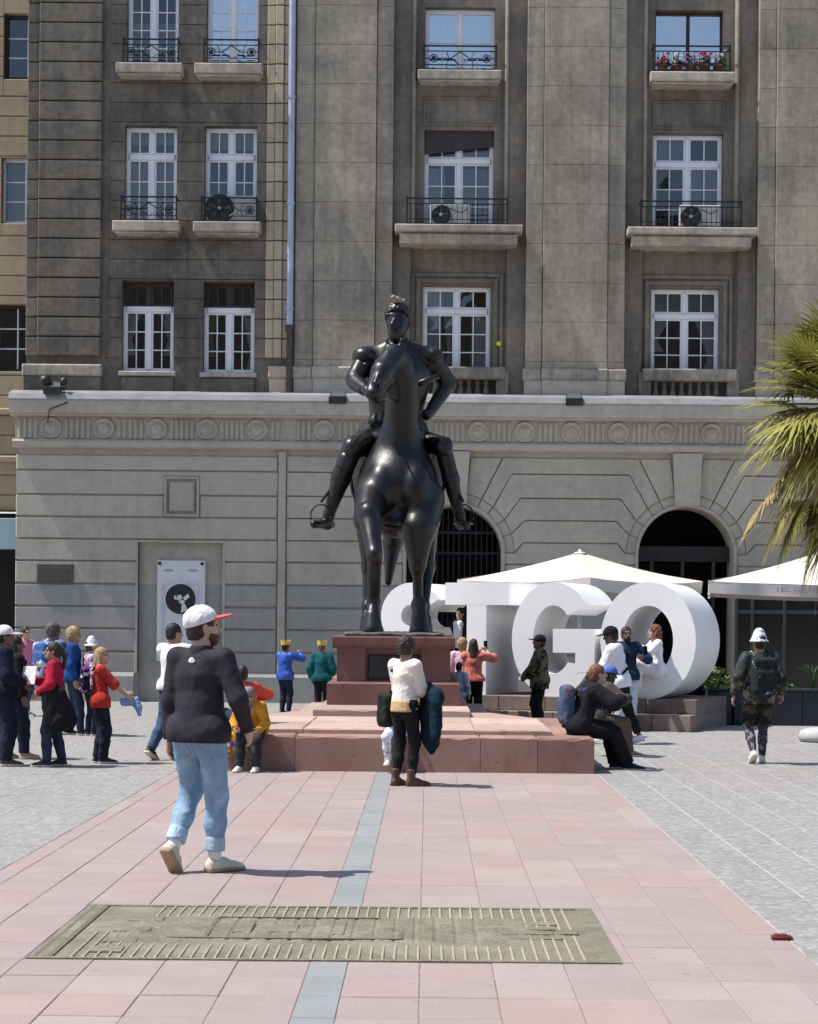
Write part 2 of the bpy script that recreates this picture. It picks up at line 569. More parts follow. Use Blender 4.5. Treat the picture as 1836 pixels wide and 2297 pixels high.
# ================================================================== ground and paving
m_ground = M('ground_asphalt', (0.30, 0.295, 0.285), 0.9, 0.12, 0.8, 0.3, 40)
def paver_mat(name, col, var, rand, speck=0.0, tint=None, cobble=False):
    t = NT(name)
    v = t.coords(rand=True)
    big = t.ramp(t.noise(v, 2.2, 5, 0.6), [(0.3, 0.0), (0.72, 1.0)])
    c = t.mix(big, sc3(col, 1 - var), sc3(col, 1 + var * 0.7))
    oi = t.n('ShaderNodeObjectInfo')
    if tint:
        tf = t.ramp(oi.outputs['Random'], [(0.0, tint[0]), (0.35, tint[1]), (0.6, tint[2]), (0.85, tint[3])])
        t.t.nodes[-1].color_ramp.interpolation = 'CONSTANT'
        c = t.mix(1.0, c, tf, 'MULTIPLY')
    k = t.math('ADD', t.math('MULTIPLY', oi.outputs['Random'], rand), 1 - rand / 2)
    cb = t.n('ShaderNodeCombineXYZ')
    for i in range(3):
        t.l(k, cb.inputs[i])
    c = t.mix(1.0, c, cb.outputs[0], 'MULTIPLY')
    wd = t.noise(t.coords((1, 1, 1), world=True), 0.7, 6, 0.6)     # foot-worn, dusty patches
    c = t.mix(t.ramp(wd, [(0.45, 0.0), (0.75, 0.35)]), c, (0.36, 0.30, 0.28))
    sp = t.noise(v, 55.0, 3, 0.6)
    if speck:
        c = t.mix(t.ramp(sp, [(0.44, 0.0), (0.60, speck)]), c, sc3(col, 0.45))
        c = t.mix(t.ramp(t.noise(v, 33.0, 2), [(0.58, 0.0), (0.68, speck * 0.8)]), c, sc3(col, 1.55))
    if cobble:
        vo = t.n('ShaderNodeTexVoronoi'); vo.inputs['Scale'].default_value = 24.0
        t.l(t.coords((1, 1, 1), world=True), vo.inputs['Vector'])
        bw_ = t.n('ShaderNodeRGBToBW'); t.l(vo.outputs['Color'], bw_.inputs[0])
        c = t.mix(t.ramp(bw_.outputs[0], [(0.25, 0.6), (0.5, 0.0)]), c, sc3(col, 0.74))
        c = t.mix(t.ramp(bw_.outputs[0], [(0.58, 0.0), (0.78, 0.6)]), c, sc3(col, 1.3))
        c = t.mix(t.ramp(vo.outputs['Distance'], [(0.42, 0.0), (0.62, 0.35)]), c, sc3(col, 0.6))
    spots = t.noise(t.coords((1, 1, 1), world=True), 9.0, 2, 0.5)
    c = t.mix(t.ramp(spots, [(0.70, 0.0), (0.76, 0.30)]), c, sc3(col, 0.5))   # chewing gum and oil spots
    nrm = t.bump(sp, 0.35, 0.004)
    nrm = t.bump(t.noise(v, 6.0, 4), 0.3, 0.01, nrm)
    gv = t.n('ShaderNodeTexVoronoi'); gv.inputs['Scale'].default_value = 2.6      # trodden gum
    t.l(t.coords((1, 1, 1), world=True), gv.inputs['Vector'])
    gr = t.n('ShaderNodeRGBToBW'); t.l(gv.outputs['Color'], gr.inputs[0])
    gm_ = t.math('MULTIPLY', t.math('LESS_THAN', gv.outputs['Distance'], 0.055), t.math('GREATER_THAN', gr.outputs[0], 0.52))
    c = t.mix(t.math('MULTIPLY', gm_, 0.5), c, (0.13, 0.11, 0.10))
    t.principled(c, 0.75, 0.0, nrm, 0.3)
    return t.m
m_red = paver_mat('red_porphyry_paver', (0.312, 0.252, 0.234), 0.09, 0.08, 0.14,
                  [(1.0, 1.0, 1.0), (1.03, 0.975, 0.97), (0.97, 0.985, 1.0), (1.05, 1.05, 1.04)])
m_strip = paver_mat('grey_granite_strip', (0.235, 0.248, 0.252), 0.10, 0.10, 0.15)
m_grey = paver_mat('grey_granite_paver', (0.29, 0.282, 0.27), 0.12, 0.10, 0.3, cobble=True)
m_mortar = M('pale_mortar', (0.42, 0.40, 0.37), 0.95, 0.15, 8)
m_joint = M('dark_joint_grout', (0.255, 0.205, 0.19), 0.95, 0.3, 12)

g = MB().box(-250, 250, -150, 300, -1.0, -0.03).build('ground', m_ground)
tag(g, kind='structure')

_pcache = {}
def paver(w, l, mat, name, parent, x, y, dz=0.0, gap=0.006, ch=0.003):
    key = (round(w, 3), round(l, 3), mat.name, gap)
    if key not in _pcache:
        a, b = w / 2 - gap / 2, l / 2 - gap / 2
        _pcache[key] = mesh(name, *(lambda m: (m.v, m.f))(MB().tbox(-a, a, -b, b, -0.028, 0.0, ch)), mat)
    o = link(name, _pcache[key], parent, False)
    o.location = (x, y, dz)
    o.rotation_euler = (random.uniform(-1, 1) * 0.0015, random.uniform(-1, 1) * 0.0015, random.uniform(-1, 1) * 0.0012)
    return o
PLQ = (-2.0, 0.99, 9.37, 11.16)      # bronze floor map
AX = -0.475                          # axis of platform, statue and paving
RX0, RX1 = -2.89, 1.97
red = MB().box(RX0, RX1, 5.0, 21.9, -0.029, -0.0045).build('red_paving', m_joint)
tag(red, kind='structure')
cols = []
x = AX + 0.095
while x < RX1 - 0.3:
    cols.append((x, 0.358)); x += 0.358
cols.append((x, RX1 - x))
x = AX - 0.095
while x > RX0 + 0.3:
    cols.append((x - 0.361, 0.361)); x -= 0.361
cols.append((RX0, x - RX0))
ROW = 0.46
npav = 0
far_pavers = MB()
for ci, (cx, cw) in enumerate(cols + [(AX - 0.095, 0.19)]):
    strip = ci == len(cols)
    y = 6.64
    while y < 21.7:
        nrow = 1 if strip else random.choices((1, 2), (0.66 if y < 13 else 0.35, 0.34 if y < 13 else 0.65))[0]
        segs = [(y, y + ROW * nrow)]
        y += ROW * nrow
        for a, b in segs:
            xm = cx + cw / 2
            if PLQ[0] - 0.02 < cx + cw and cx < PLQ[1] + 0.02 and b > PLQ[2] and a < PLQ[3]:
                # cut round the bronze map
                pieces = []
                if a < PLQ[2] - 0.03: pieces.append((cx, cx + cw, a, PLQ[2] - 0.01))
                if b > PLQ[3] + 0.03: pieces.append((cx, cx + cw, PLQ[3] + 0.01, b))
                ya, yb = max(a, PLQ[2] - 0.01), min(b, PLQ[3] + 0.01)
                if cx < PLQ[0] - 0.03: pieces.append((cx, PLQ[0] - 0.01, ya, yb))
                if cx + cw > PLQ[1] + 0.03: pieces.append((PLQ[1] + 0.01, cx + cw, ya, yb))
            else:
                pieces = [(cx, cx + cw, a, b)]
            for (xa, xb, ya, yb) in pieces:
                vis = abs((xa + xb) / 2 * FL / ((ya + yb) / 2)) < 1100 and yb > 7.7
                if not vis and yb < 7.7:
                    far_pavers.tbox(xa + .004, xb - .004, ya + .004, yb - .004, -0.028, 0.0, 0.004)
                    continue
                paver(xb - xa, yb - ya, m_strip if strip else m_red, 'paver', red, (xa + xb) / 2, (ya + yb) / 2, random.uniform(-0.0018, 0.0012))
                npav += 1
fp = far_pavers.build('near_pavers', m_red, red)
fp['kind'] = 'stuff'
print('red pavers', npav)
for nm, x0, sgn, mt in (('grey_paving_right', RX1, 1, m_mortar), ('grey_paving_left', RX0, -1, m_mortar)):
    xe = x0 + sgn * 40
    bse = MB().box(min(x0, xe), max(x0, xe), -20, 45, -0.029, -0.004 if sgn > 0 else -0.006).build(nm, mt)
    tag(bse, kind='structure')
    rest = MB()
    nn = 0
    for c in range(0, 34):
        xa = x0 + sgn * 0.405 * c
        xm = xa + sgn * 0.2025
        y = 2.0 + random.random()
        while y < 40.2:
            L = random.choice((0.8, 0.95, 1.1)) if y < 24 else 1.6
            ym = y + L / 2
            u = xm * FL / ym + CX
            if -60 < u < 1900 and nn < 300 and ym < 33:
                paver(0.405, L, m_grey, 'paver', bse, xm, ym, random.uniform(-0.001, 0.001), 0.013 if sgn > 0 else 0.002, 0.003 if sgn > 0 else 0.0008)
                nn += 1
            else:
                rest.tbox(xm - 0.2, xm + 0.2, y + 0.002, y + L - 0.002, -0.028, 0.0, 0.001)
            y += L
    rs = rest.build('outlying_pavers', m_grey, bse)
    rs['kind'] = 'stuff'
    print(nm, nn)
# paving behind the platform
bk = MB().box(RX0, RX1, 21.9, 45, -0.029, -0.002).build('back_paving', m_grey)
tag(bk, kind='structure')

# ------------------------------------------------------------------ bronze map set in the paving
def bronze_map_mat():
    t = NT('worn_brass_relief')
    v = t.coords(world=True)
    n1 = t.noise(v, 5.0, 6, 0.65)
    n2 = t.noise(t.coords((1, 1.6, 1), world=True), 22.0, 5, 0.6, 0.8)
    c = t.mix(t.ramp(n1, [(0.35, 0.0), (0.65, 1.0)]), (0.165, 0.15, 0.10), (0.245, 0.225, 0.16))
    c = t.mix(t.ramp(n2, [(0.5, 0.0), (0.68, 0.55)]), c, (0.16, 0.145, 0.105))
    c = t.mix(t.ramp(t.noise(v, 1.6, 3), [(0.5, 0.0), (0.7, 0.5)]), c, (0.32, 0.295, 0.225))
    nrm = t.bump(n2, 1.0, 0.014)
    t.principled(c, 0.55, 0.12, nrm, 0.4)
    return t.m
m_map = bronze_map_mat()
m_mapbar = M('polished_brass_ridge', (0.46, 0.42, 0.30), 0.45, 0.2, 30, metallic=0.3)
m_mapdark = M('dark_bronze_groove', (0.17, 0.15, 0.11), 0.6, 0.3, 20, metallic=0.3)
bm_ = empty('bronze_floor_map', ((PLQ[0] + PLQ[1]) / 2, PLQ[2], 0.0), 'worn brass relief map panel set flush into the pink paving', 'floor panel')
x0, x1, y0, y1 = PLQ
# relief plate: a displaced grid
NXg, NYg = 380, 150
gx, gy = np.linspace(x0 + 0.10, x1 - 0.10, NXg), np.linspace(y0 + 0.03, y1 - 0.03, NYg)
GX, GY = np.meshgrid(gx, gy, indexing='ij')
hz = 0.006 + 0.003 * nz(GX, GY, 0, 9) + 0.004 * np.maximum(nz(GX * 1.0, GY * 1.5, 0, 24, 1.0), 0) + 0.003 * np.abs(nz(GX, GY, 0, 64, 2.0)) + 0.002 * nz(GX, GY, 0, 120, 4.0)
strt = (np.abs((GX * 9.0) % 1 - .5) < .09) | (np.abs((GY * 8.0 + GX * .6) % 1 - .5) < .09)      # street grid of the map
hz = hz + np.where(strt & (GX > -1.15) & (GX < .35) & (GY > 9.9) & (GY < 10.8), -.006, 0)
edge = np.minimum(np.minimum((GX - x0 - 0.10), (x1 - 0.10 - GX)) / 0.3, np.minimum(GY - y0 - 0.03, y1 - 0.03 - GY) / 0.42)
hz *= np.clip(edge * 1.2 - 0.4, 0.1, 1)
V = np.stack([GX.ravel(), GY.ravel(), hz.ravel()], 1)
ii = (np.arange(NXg - 1)[:, None] * NYg + np.arange(NYg - 1)[None, :]).ravel()
link('relief_plate', np_mesh('relief_plate', V, np.stack([ii, ii + NYg, ii + NYg + 1, ii + 1], 1), m_map), bm_)
fr = MB()
fr.tbox(x0, x1, y0, y0 + 0.028, -0.02, 0.009, 0.003); fr.tbox(x0, x1, y1 - 0.028, y1, -0.02, 0.009, 0.003)
fr.tbox(x0, x0 + 0.10, y0 + 0.028, y1 - 0.028, -0.02, 0.008, 0.003); fr.tbox(x1 - 0.10, x1, y0 + 0.028, y1 - 0.028, -0.02, 0.008, 0.003)
fr.build('border', m_map, bm_)
gr_ = MB()
gr_.box(x0 + 0.10, x0 + 0.125, y0 + 0.03, y1 - 0.03, 0.0, 0.009)
gr_.box(x0 + 0.03, x0 + 0.05, y0 + 0.03, y1 - 0.03, 0.0, 0.0088)
gr_.box(x0, x1, y1 - 0.004, y1 + 0.006, -0.02, 0.002)
gr_.build('groove', m_mapdark, bm_)
for k in range(44):
    xx = x0 + 0.22 + k * (x1 - x0 - 0.40) / 43
    long_ = k < 4 or k > 38
    b1 = MB().tbox(xx - 0.006, xx + 0.006, y0 + 0.04, y0 + (0.44 if not long_ else 0.80), 0.0, 0.010, 0.003).build('ridge', m_mapbar, bm_)
    if xx > x0 + 0.55 or not long_:
        MB().tbox(xx - 0.006, xx + 0.006, y1 - (0.42 if not long_ else 0.80), y1 - 0.04, 0.0, 0.010, 0.003).build('ridge', m_mapbar, bm_)
fr2 = MB()
ix0, ix1, iy0, iy1 = -1.18, -0.13, 9.99, 10.70
fr2.box(ix0 - 0.2, ix1, iy0 - 0.012, iy0 + 0.012, 0.0, 0.013); fr2.box(ix0, ix1 - .12, iy1 - 0.012, iy1 + 0.012, 0.0, 0.013)
fr2.box(ix0 - 0.012, ix0 + 0.012, iy0 + 0.012, iy1 - 0.012, 0.0, 0.0125); fr2.box(ix1 - 0.012, ix1 + 0.012, iy0 + 0.0125, iy0 + 0.25, 0.0, 0.0125)
fr2.build('inner_frame', m_mapdark, bm_)
for (a, b, c, d) in ((-0.86, -0.70, 10.22, 10.45), (-0.50, -0.44, 10.15, 10.55), (-1.05, -0.95, 10.2, 10.5), (0.38, 0.72, 10.35, 10.42), (0.40, 0.74, 10.52, 10.60),
                     (0.36, 0.75, 10.05, 10.12), (0.42, 0.70, 10.20, 10.27), (0.74, 0.84, 10.22, 10.34), (-1.72, -1.55, 9.55, 9.68), (-1.70, -1.52, 9.85, 9.98), (-1.70, -1.5, 10.2, 10.32), (-1.68, -1.48, 10.55, 10.68)):
    MB().tbox(a, b, c, d, 0.0, 0.013, 0.004).build('raised_block', m_map, bm_)

bq = W(1755, 2108, ground_d(2101))
lb_ = MB().tbox(bq.x - .055, bq.x + .055, bq.y - .03, bq.y + .03, -0.001, .022, .006).tbox(bq.x - .04, bq.x + .03, bq.y - .02, bq.y + .028, .0215, .03, .004).build('brick_fragment', M('dark_red_brick', (.13, .025, .02), .9, .3, 20, .4, 60))
tag(lb_, 'small dark red brick fragment lying on the edge of the pink paving at right', 'brick')

# ================================================================== the stone building
LOW_C, LOW_G = (0.455, 0.42, 0.355), (0.325, 0.298, 0.255)
m_low = stone('lower_grey_stone', LOW_C, LOW_G, 0.35, rand=0.06)
m_lowp = stone('lower_painted_stone', (0.345, 0.335, 0.31), (0.265, 0.26, 0.245), 0.4, rand=0.05)
m_up = stone('upper_brown_stone', (0.44, 0.382, 0.30), (0.185, 0.168, 0.142), 0.50, rand=0.07)
m_bay = stone('bay_dark_stone', (0.285, 0.246, 0.195), (0.118, 0.106, 0.092), 0.58, rand=0.08)
m_soot = stone('sooty_brown_stone', (0.245, 0.212, 0.168), (0.08, 0.074, 0.066), 0.62, rand=0.16)
m_quoin = stone('tan_quoin_stone', (0.52, 0.43, 0.31), (0.34, 0.28, 0.20), 0.4, rand=0.16)
m_sill = stone('pale_sill_stone', (0.52, 0.46, 0.38), (0.20, 0.18, 0.16), 0.45, rand=0.15)
m_cop = stone('pale_coping_stone', (0.45, 0.40, 0.33), (0.13, 0.12, 0.11), 0.5, rand=0.2)
m_tanb = stone('tan_neighbour_stone', (0.46, 0.37, 0.24), (0.32, 0.26, 0.18), 0.35, rand=0.1)
m_frame = M('white_window_paint', (0.72, 0.74, 0.77), 0.5, 0.06, 6)
m_framed = M('dark_window_frame', (0.035, 0.03, 0.03), 0.5, 0.2, 6)
m_brownf = M('brown_window_frame', (0.045, 0.034, 0.03), 0.6, 0.2, 6)
m_iron = M('black_wrought_iron', (0.018, 0.022, 0.03), 0.5, 0.2, 20, metallic=0.4)
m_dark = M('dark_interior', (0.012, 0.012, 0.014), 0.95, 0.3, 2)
m_curt = M('white_lace_curtain', (0.62, 0.64, 0.66), 0.9, 0.1, 14, 0.3, 60)
m_blind = M('pale_roller_blind', (0.46, 0.47, 0.48), 0.9, 0.05, 5)
m_green = M('green_curtain', (0.20, 0.28, 0.05), 0.9, 0.2, 10)
m_zinc = M('zinc_drainpipe', (0.40, 0.46, 0.56), 0.45, 0.15, 3, metallic=0.35)
m_rust = M('rusty_iron_pipe', (0.085, 0.065, 0.055), 0.8, 0.4, 9)
m_flash = M('zinc_flashing', (0.24, 0.24, 0.24), 0.55, 0.2, 2.5)
m_cable = M('black_cable', (0.02, 0.02, 0.02), 0.7, 0.1, 10)
def glass_mat(name, ior, tint, film=0.0):
    t = NT(name)
    fr = t.n('ShaderNodeFresnel'); fr.inputs['IOR'].default_value = ior
    tr = t.n('ShaderNodeBsdfTransparent'); tr.inputs[0].default_value = (*tint, 1)
    gl = t.n('ShaderNodeBsdfGlossy'); gl.inputs['Roughness'].default_value = 0.02
    v = t.coords(world=True, rand=True)
    t.l(t.bump(t.noise(v, 1.4, 2), 0.12, 0.05), gl.inputs['Normal'])
    mx = t.n('ShaderNodeMixShader')
    t.l(t.math('MAXIMUM', fr.outputs[0], film), mx.inputs[0]); t.l(tr.outputs[0], mx.inputs[1]); t.l(gl.outputs[0], mx.inputs[2])
    t.l(mx.outputs[0], t.out.inputs[0])
    return t.m
m_glass = glass_mat('window_glass', 2.05, (0.80, 0.84, 0.86))
m_glassb = glass_mat('mirror_film_glass', 1.8, (0.6, 0.65, 0.7), 0.72)

YG, YU, YB = 40.60, 40.80, 41.12       # faces: ground floor, upper wall, window bays
X0b = FD(52, 500)[0]
X1b = 15.0
ZTOP = 17.5
ZC = FS(900, 897)[1]                   # top of the ground-floor cornice
bld = empty('stone_building', (1.5, YG, 0), 'large soot-stained grey and brown stone building with arches behind the statue', 'building')

def rects_minus(x0, x1, z0, z1, ops):
    ops = [o for o in ops if o[2] < z1 - 1e-6 and o[3] > z0 + 1e-6]
    xs = sorted({x0, x1} | {v for o in ops for v in o[:2] if x0 < v < x1})
    out = []
    for a, b in zip(xs, xs[1:]):
        zs = [(o[2], o[3]) for o in ops if o[0] < (a + b) / 2 < o[1]]
        zs.sort()
        z = z0
        for c, d in zs:
            if c > z: out.append((a, b, z, min(c, z1)))
            z = max(z, d)
        if z < z1: out.append((a, b, z, z1))
    # merge neighbours of equal height
    out.sort(key=lambda r: (r[2], r[3], r[0]))
    mg = []
    for r in out:
        if mg and mg[-1][2:] == r[2:] and abs(mg[-1][1] - r[0]) < 1e-6:
            mg[-1] = (mg[-1][0], r[1], r[2], r[3])
        else:
            mg.append(r)
    return mg

# -- window openings (display pixels): x0, x1, y0, y1
L_WIN = {'A1': (264, 374, -75, 137), 'A2': (433, 543, -75, 138), 'B1': (259, 370, 258, 467), 'B2': (428, 539, 259, 469), 'C1': (253, 363, 586, 779), 'C2': (425, 534, 589, 782)}
B_WIN = {'A3': (895, 1045, -2, 139), 'B3': (893, 1042, 260, 473), 'C3': (890, 1035, 592, 780), 'A4': (1386, 1531, 4, 146), 'B4': (1381, 1531, 267, 479), 'C4': (1377, 1524, 597, 784)}
def op(r):
    a, b = FD(r[0], (r[2] + r[3]) / 2)[0], FD(r[1], (r[2] + r[3]) / 2)[0]
    return (a, b, FD((r[0] + r[1]) / 2, r[3])[1], FD((r[0] + r[1]) / 2, r[2])[1])
OPL = {k: op(v) for k, v in L_WIN.items()}
OPB = {k: op(v) for k, v in B_WIN.items()}
BAY1 = (FD(827, 400)[0], FD(1110, 400)[0])
BAY2 = (FD(1319, 400)[0], FD(1600, 400)[0])
BAY3 = (FD(1811, 400)[0], FD(2090, 400)[0])

# -- structural wall behind the facing stones
wall = MB()
bays = [(b[0], b[1], ZC - 0.1, ZTOP) for b in (BAY1, BAY2)]
for (a, b, c, d) in rects_minus(X0b, X1b, ZC - 0.05, ZTOP, list(OPL.values()) + bays):
    wall.box(a, b, YU + 0.05, 41.6, c, d)
wallo = wall.build('upper_wall', m_soot, bld)
bw = MB()
for bay, keys in ((BAY1, ('A3', 'B3', 'C3')), (BAY2, ('A4', 'B4', 'C4'))):
    for (a, b, c, d) in rects_minus(bay[0], bay[1], ZC - 0.05, ZTOP, [OPB[k] for k in keys]):
        bw.box(a, b, YB, 41.62, c, d)
bwo = bw.build('bay_wall', m_bay, bld)
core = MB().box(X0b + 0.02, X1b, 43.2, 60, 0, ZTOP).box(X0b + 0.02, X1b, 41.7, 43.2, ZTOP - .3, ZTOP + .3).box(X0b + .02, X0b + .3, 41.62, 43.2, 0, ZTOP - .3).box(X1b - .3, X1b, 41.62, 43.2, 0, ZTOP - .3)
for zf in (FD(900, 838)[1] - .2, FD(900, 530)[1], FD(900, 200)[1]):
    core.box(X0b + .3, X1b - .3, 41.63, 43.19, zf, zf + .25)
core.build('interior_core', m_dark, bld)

def block(rs, y0, y1, mat, parent, c=0.014, name='stone_block'):
    m = MB()
    for (a, b, z0, z1) in rs:
        m.cbox(a, b, y0, y1, z0, z1, c)
    return m.build(name, mat, parent)
# -- coursed facing left of the drainpipe
edges = [FS(330, 46.7 + 44.2 * i)[1] for i in range(-7, 18)]
edges = [min(e, ZTOP) for e in edges]
zc0 = FS(330, 815)[1]
px0, px1, px2 = FD(59, 400)[0], FD(78, 400)[0], FD(211, 400)[0]
wx0, wx1 = FD(228, 400)[0], FD(558, 400)[0]
qx = [FD(v, 400)[0] for v in (559, 577, 595, 609)]
J = 0.013
for hi, lo in zip(edges, edges[1:]):
    if hi - lo < 0.1: continue
    block([(X0b, px1 - 0.01, lo + J, hi - J)], YU - 0.03, YU + 0.05, m_soot, wallo)
    block([(px1, px2, lo + J, hi - J)], YU - 0.10, YU + 0.05, m_soot, wallo, 0.02)
    rs = rects_minus(wx0, wx1, lo + J * .6, hi - J * .6, list(OPL.values()))
    xs = sorted(rs, key=lambda r: r[0])
    # runs that touch belong to one stone; runs split by a window are separate stones
    groups = []
    for r in xs:
        for gq in groups:
            if any(abs(r[0] - q[1]) < 1e-6 or abs(r[1] - q[0]) < 1e-6 for q in gq):
                gq.append(r); break
        else:
            groups.append([r])
    for gq in groups:
        m = MB()
        for (a, b, z0, z1) in gq:
            m.box(a, b, YU + 0.0, YU + 0.05, z0, z1)
        m.build('stone_block', m_soot, wallo)
    m = MB()
    m.cbox(qx[0], qx[1] - .004, YU - 0.02, YU + 0.05, lo + J, hi - J, 0.012)
    m.cbox(qx[1] + .004, qx[2] - .004, YU - 0.06, YU + 0.05, lo + J, hi - J, 0.014)
    m.cbox(qx[2] + .004, qx[3], YU - 0.02, YU + 0.05, lo + J, hi - J, 0.012)
    m.build('quoin_block', m_quoin, wallo)
# recess strip between corner pier and window wall
MB().box(px2, wx0, YU + 0.03, YU + 0.049, edges[-1], ZTOP).build('recess_strip', m_soot, bld)
# -- base of the upper storey: coping and plinth band
zb0, zb1, zb2 = ZC, FS(330, 843)[1], FS(330, 817)[1]
def base_pier(xa, xb, yf, mat=m_soot, cop=m_cop):
    MB().cbox(xa, xb, yf, YU + 0.049, ZC - 0.02, zb1, 0.02).build('pier_base', mat, bld)
    MB().cbox(xa - 0.02, xb + 0.02, yf - 0.05, YU + 0.049, zb1, zb2, 0.03).build('coping', cop, bld)
base_pier(X0b - 0.03, px2 + 0.03, YU - 0.12)
base_pier(qx[1] - 0.08, qx[3] - 0.02, YU - 0.08, m_quoin, m_quoin)
for k in ('C1', 'C2'):
    a, b, c, d = OPL[k]
    MB().cbox(a - 0.06, b + 0.06, YU - 0.07, YU + 0.3, c - 0.10, c, 0.02).build('window_sill', m_sill, bld)
    m = MB()
    m.cbox(a, b, YU - 0.025, YU - 0.0005, ZC + 0.04, c - 0.12, 0.012)
    m.build('apron_panel', m_soot, bld)

# -- smooth giant pilasters
ped = [FS(800, 7.5 + 88.6 * i)[1] for i in range(-4, 10)]
def pilaster(x0, x1, i0, i1, mat):
    es = [min(e, ZTOP) for e in ped] 
    es = [e for e in es if e > zb2 + 0.1] + [zb2]
    for hi, lo in zip(es, es[1:]):
        if hi - lo < 0.05: continue
        m = MB()
        m.cbox(x0, i0 - 0.012, YU - 0.05, YU + 0.05, lo + .003, hi - .003, 0.006)
        m.cbox(i0, i1, YU - 0.11, YU + 0.05, lo + .003, hi - .003, 0.006)
        m.cbox(i1 + 0.012, x1, YU - 0.05, YU + 0.05, lo + .003, hi - .003, 0.006)
        m.build('stone_block', mat, wallo)
    m = MB()
    m.cbox(x0 - 0.02, i0, YU - 0.08, YU + 0.05, ZC - .02, zb1, 0.012).cbox(i0, i1, YU - 0.14, YU + 0.05, ZC - .02, zb1, 0.012).cbox(i1, x1 + 0.02, YU - 0.08, YU + 0.05, ZC - .02, zb1, 0.012)
    m.build('pier_base', m_low, bld)
    m = MB()
    m.cbox(x0 - 0.05, i0 - 0.02, YU - 0.12, YU + 0.05, zb1, zb2, 0.03).cbox(i0 - 0.02, i1 + 0.02, YU - 0.18, YU + 0.05, zb1, zb2, 0.03).cbox(i1 + 0.02, x1 + 0.05, YU - 0.12, YU + 0.05, zb1, zb2, 0.03)
    m.build('coping', m_cop, bld)
def dx4(*v):
    return [FD(q, 400)[0] for q in v]
pilaster(*[(dx4(622, 827, 662, 791))[i] for i in (0, 1, 2, 3)], m_up)
pilaster(*dx4(1110, 1319, 1146, 1282), m_up)
pilaster(*dx4(1600, 1811, 1637, 1774), m_up)
pilaster(*dx4(1811, 2300, 1860, 2200), m_up)

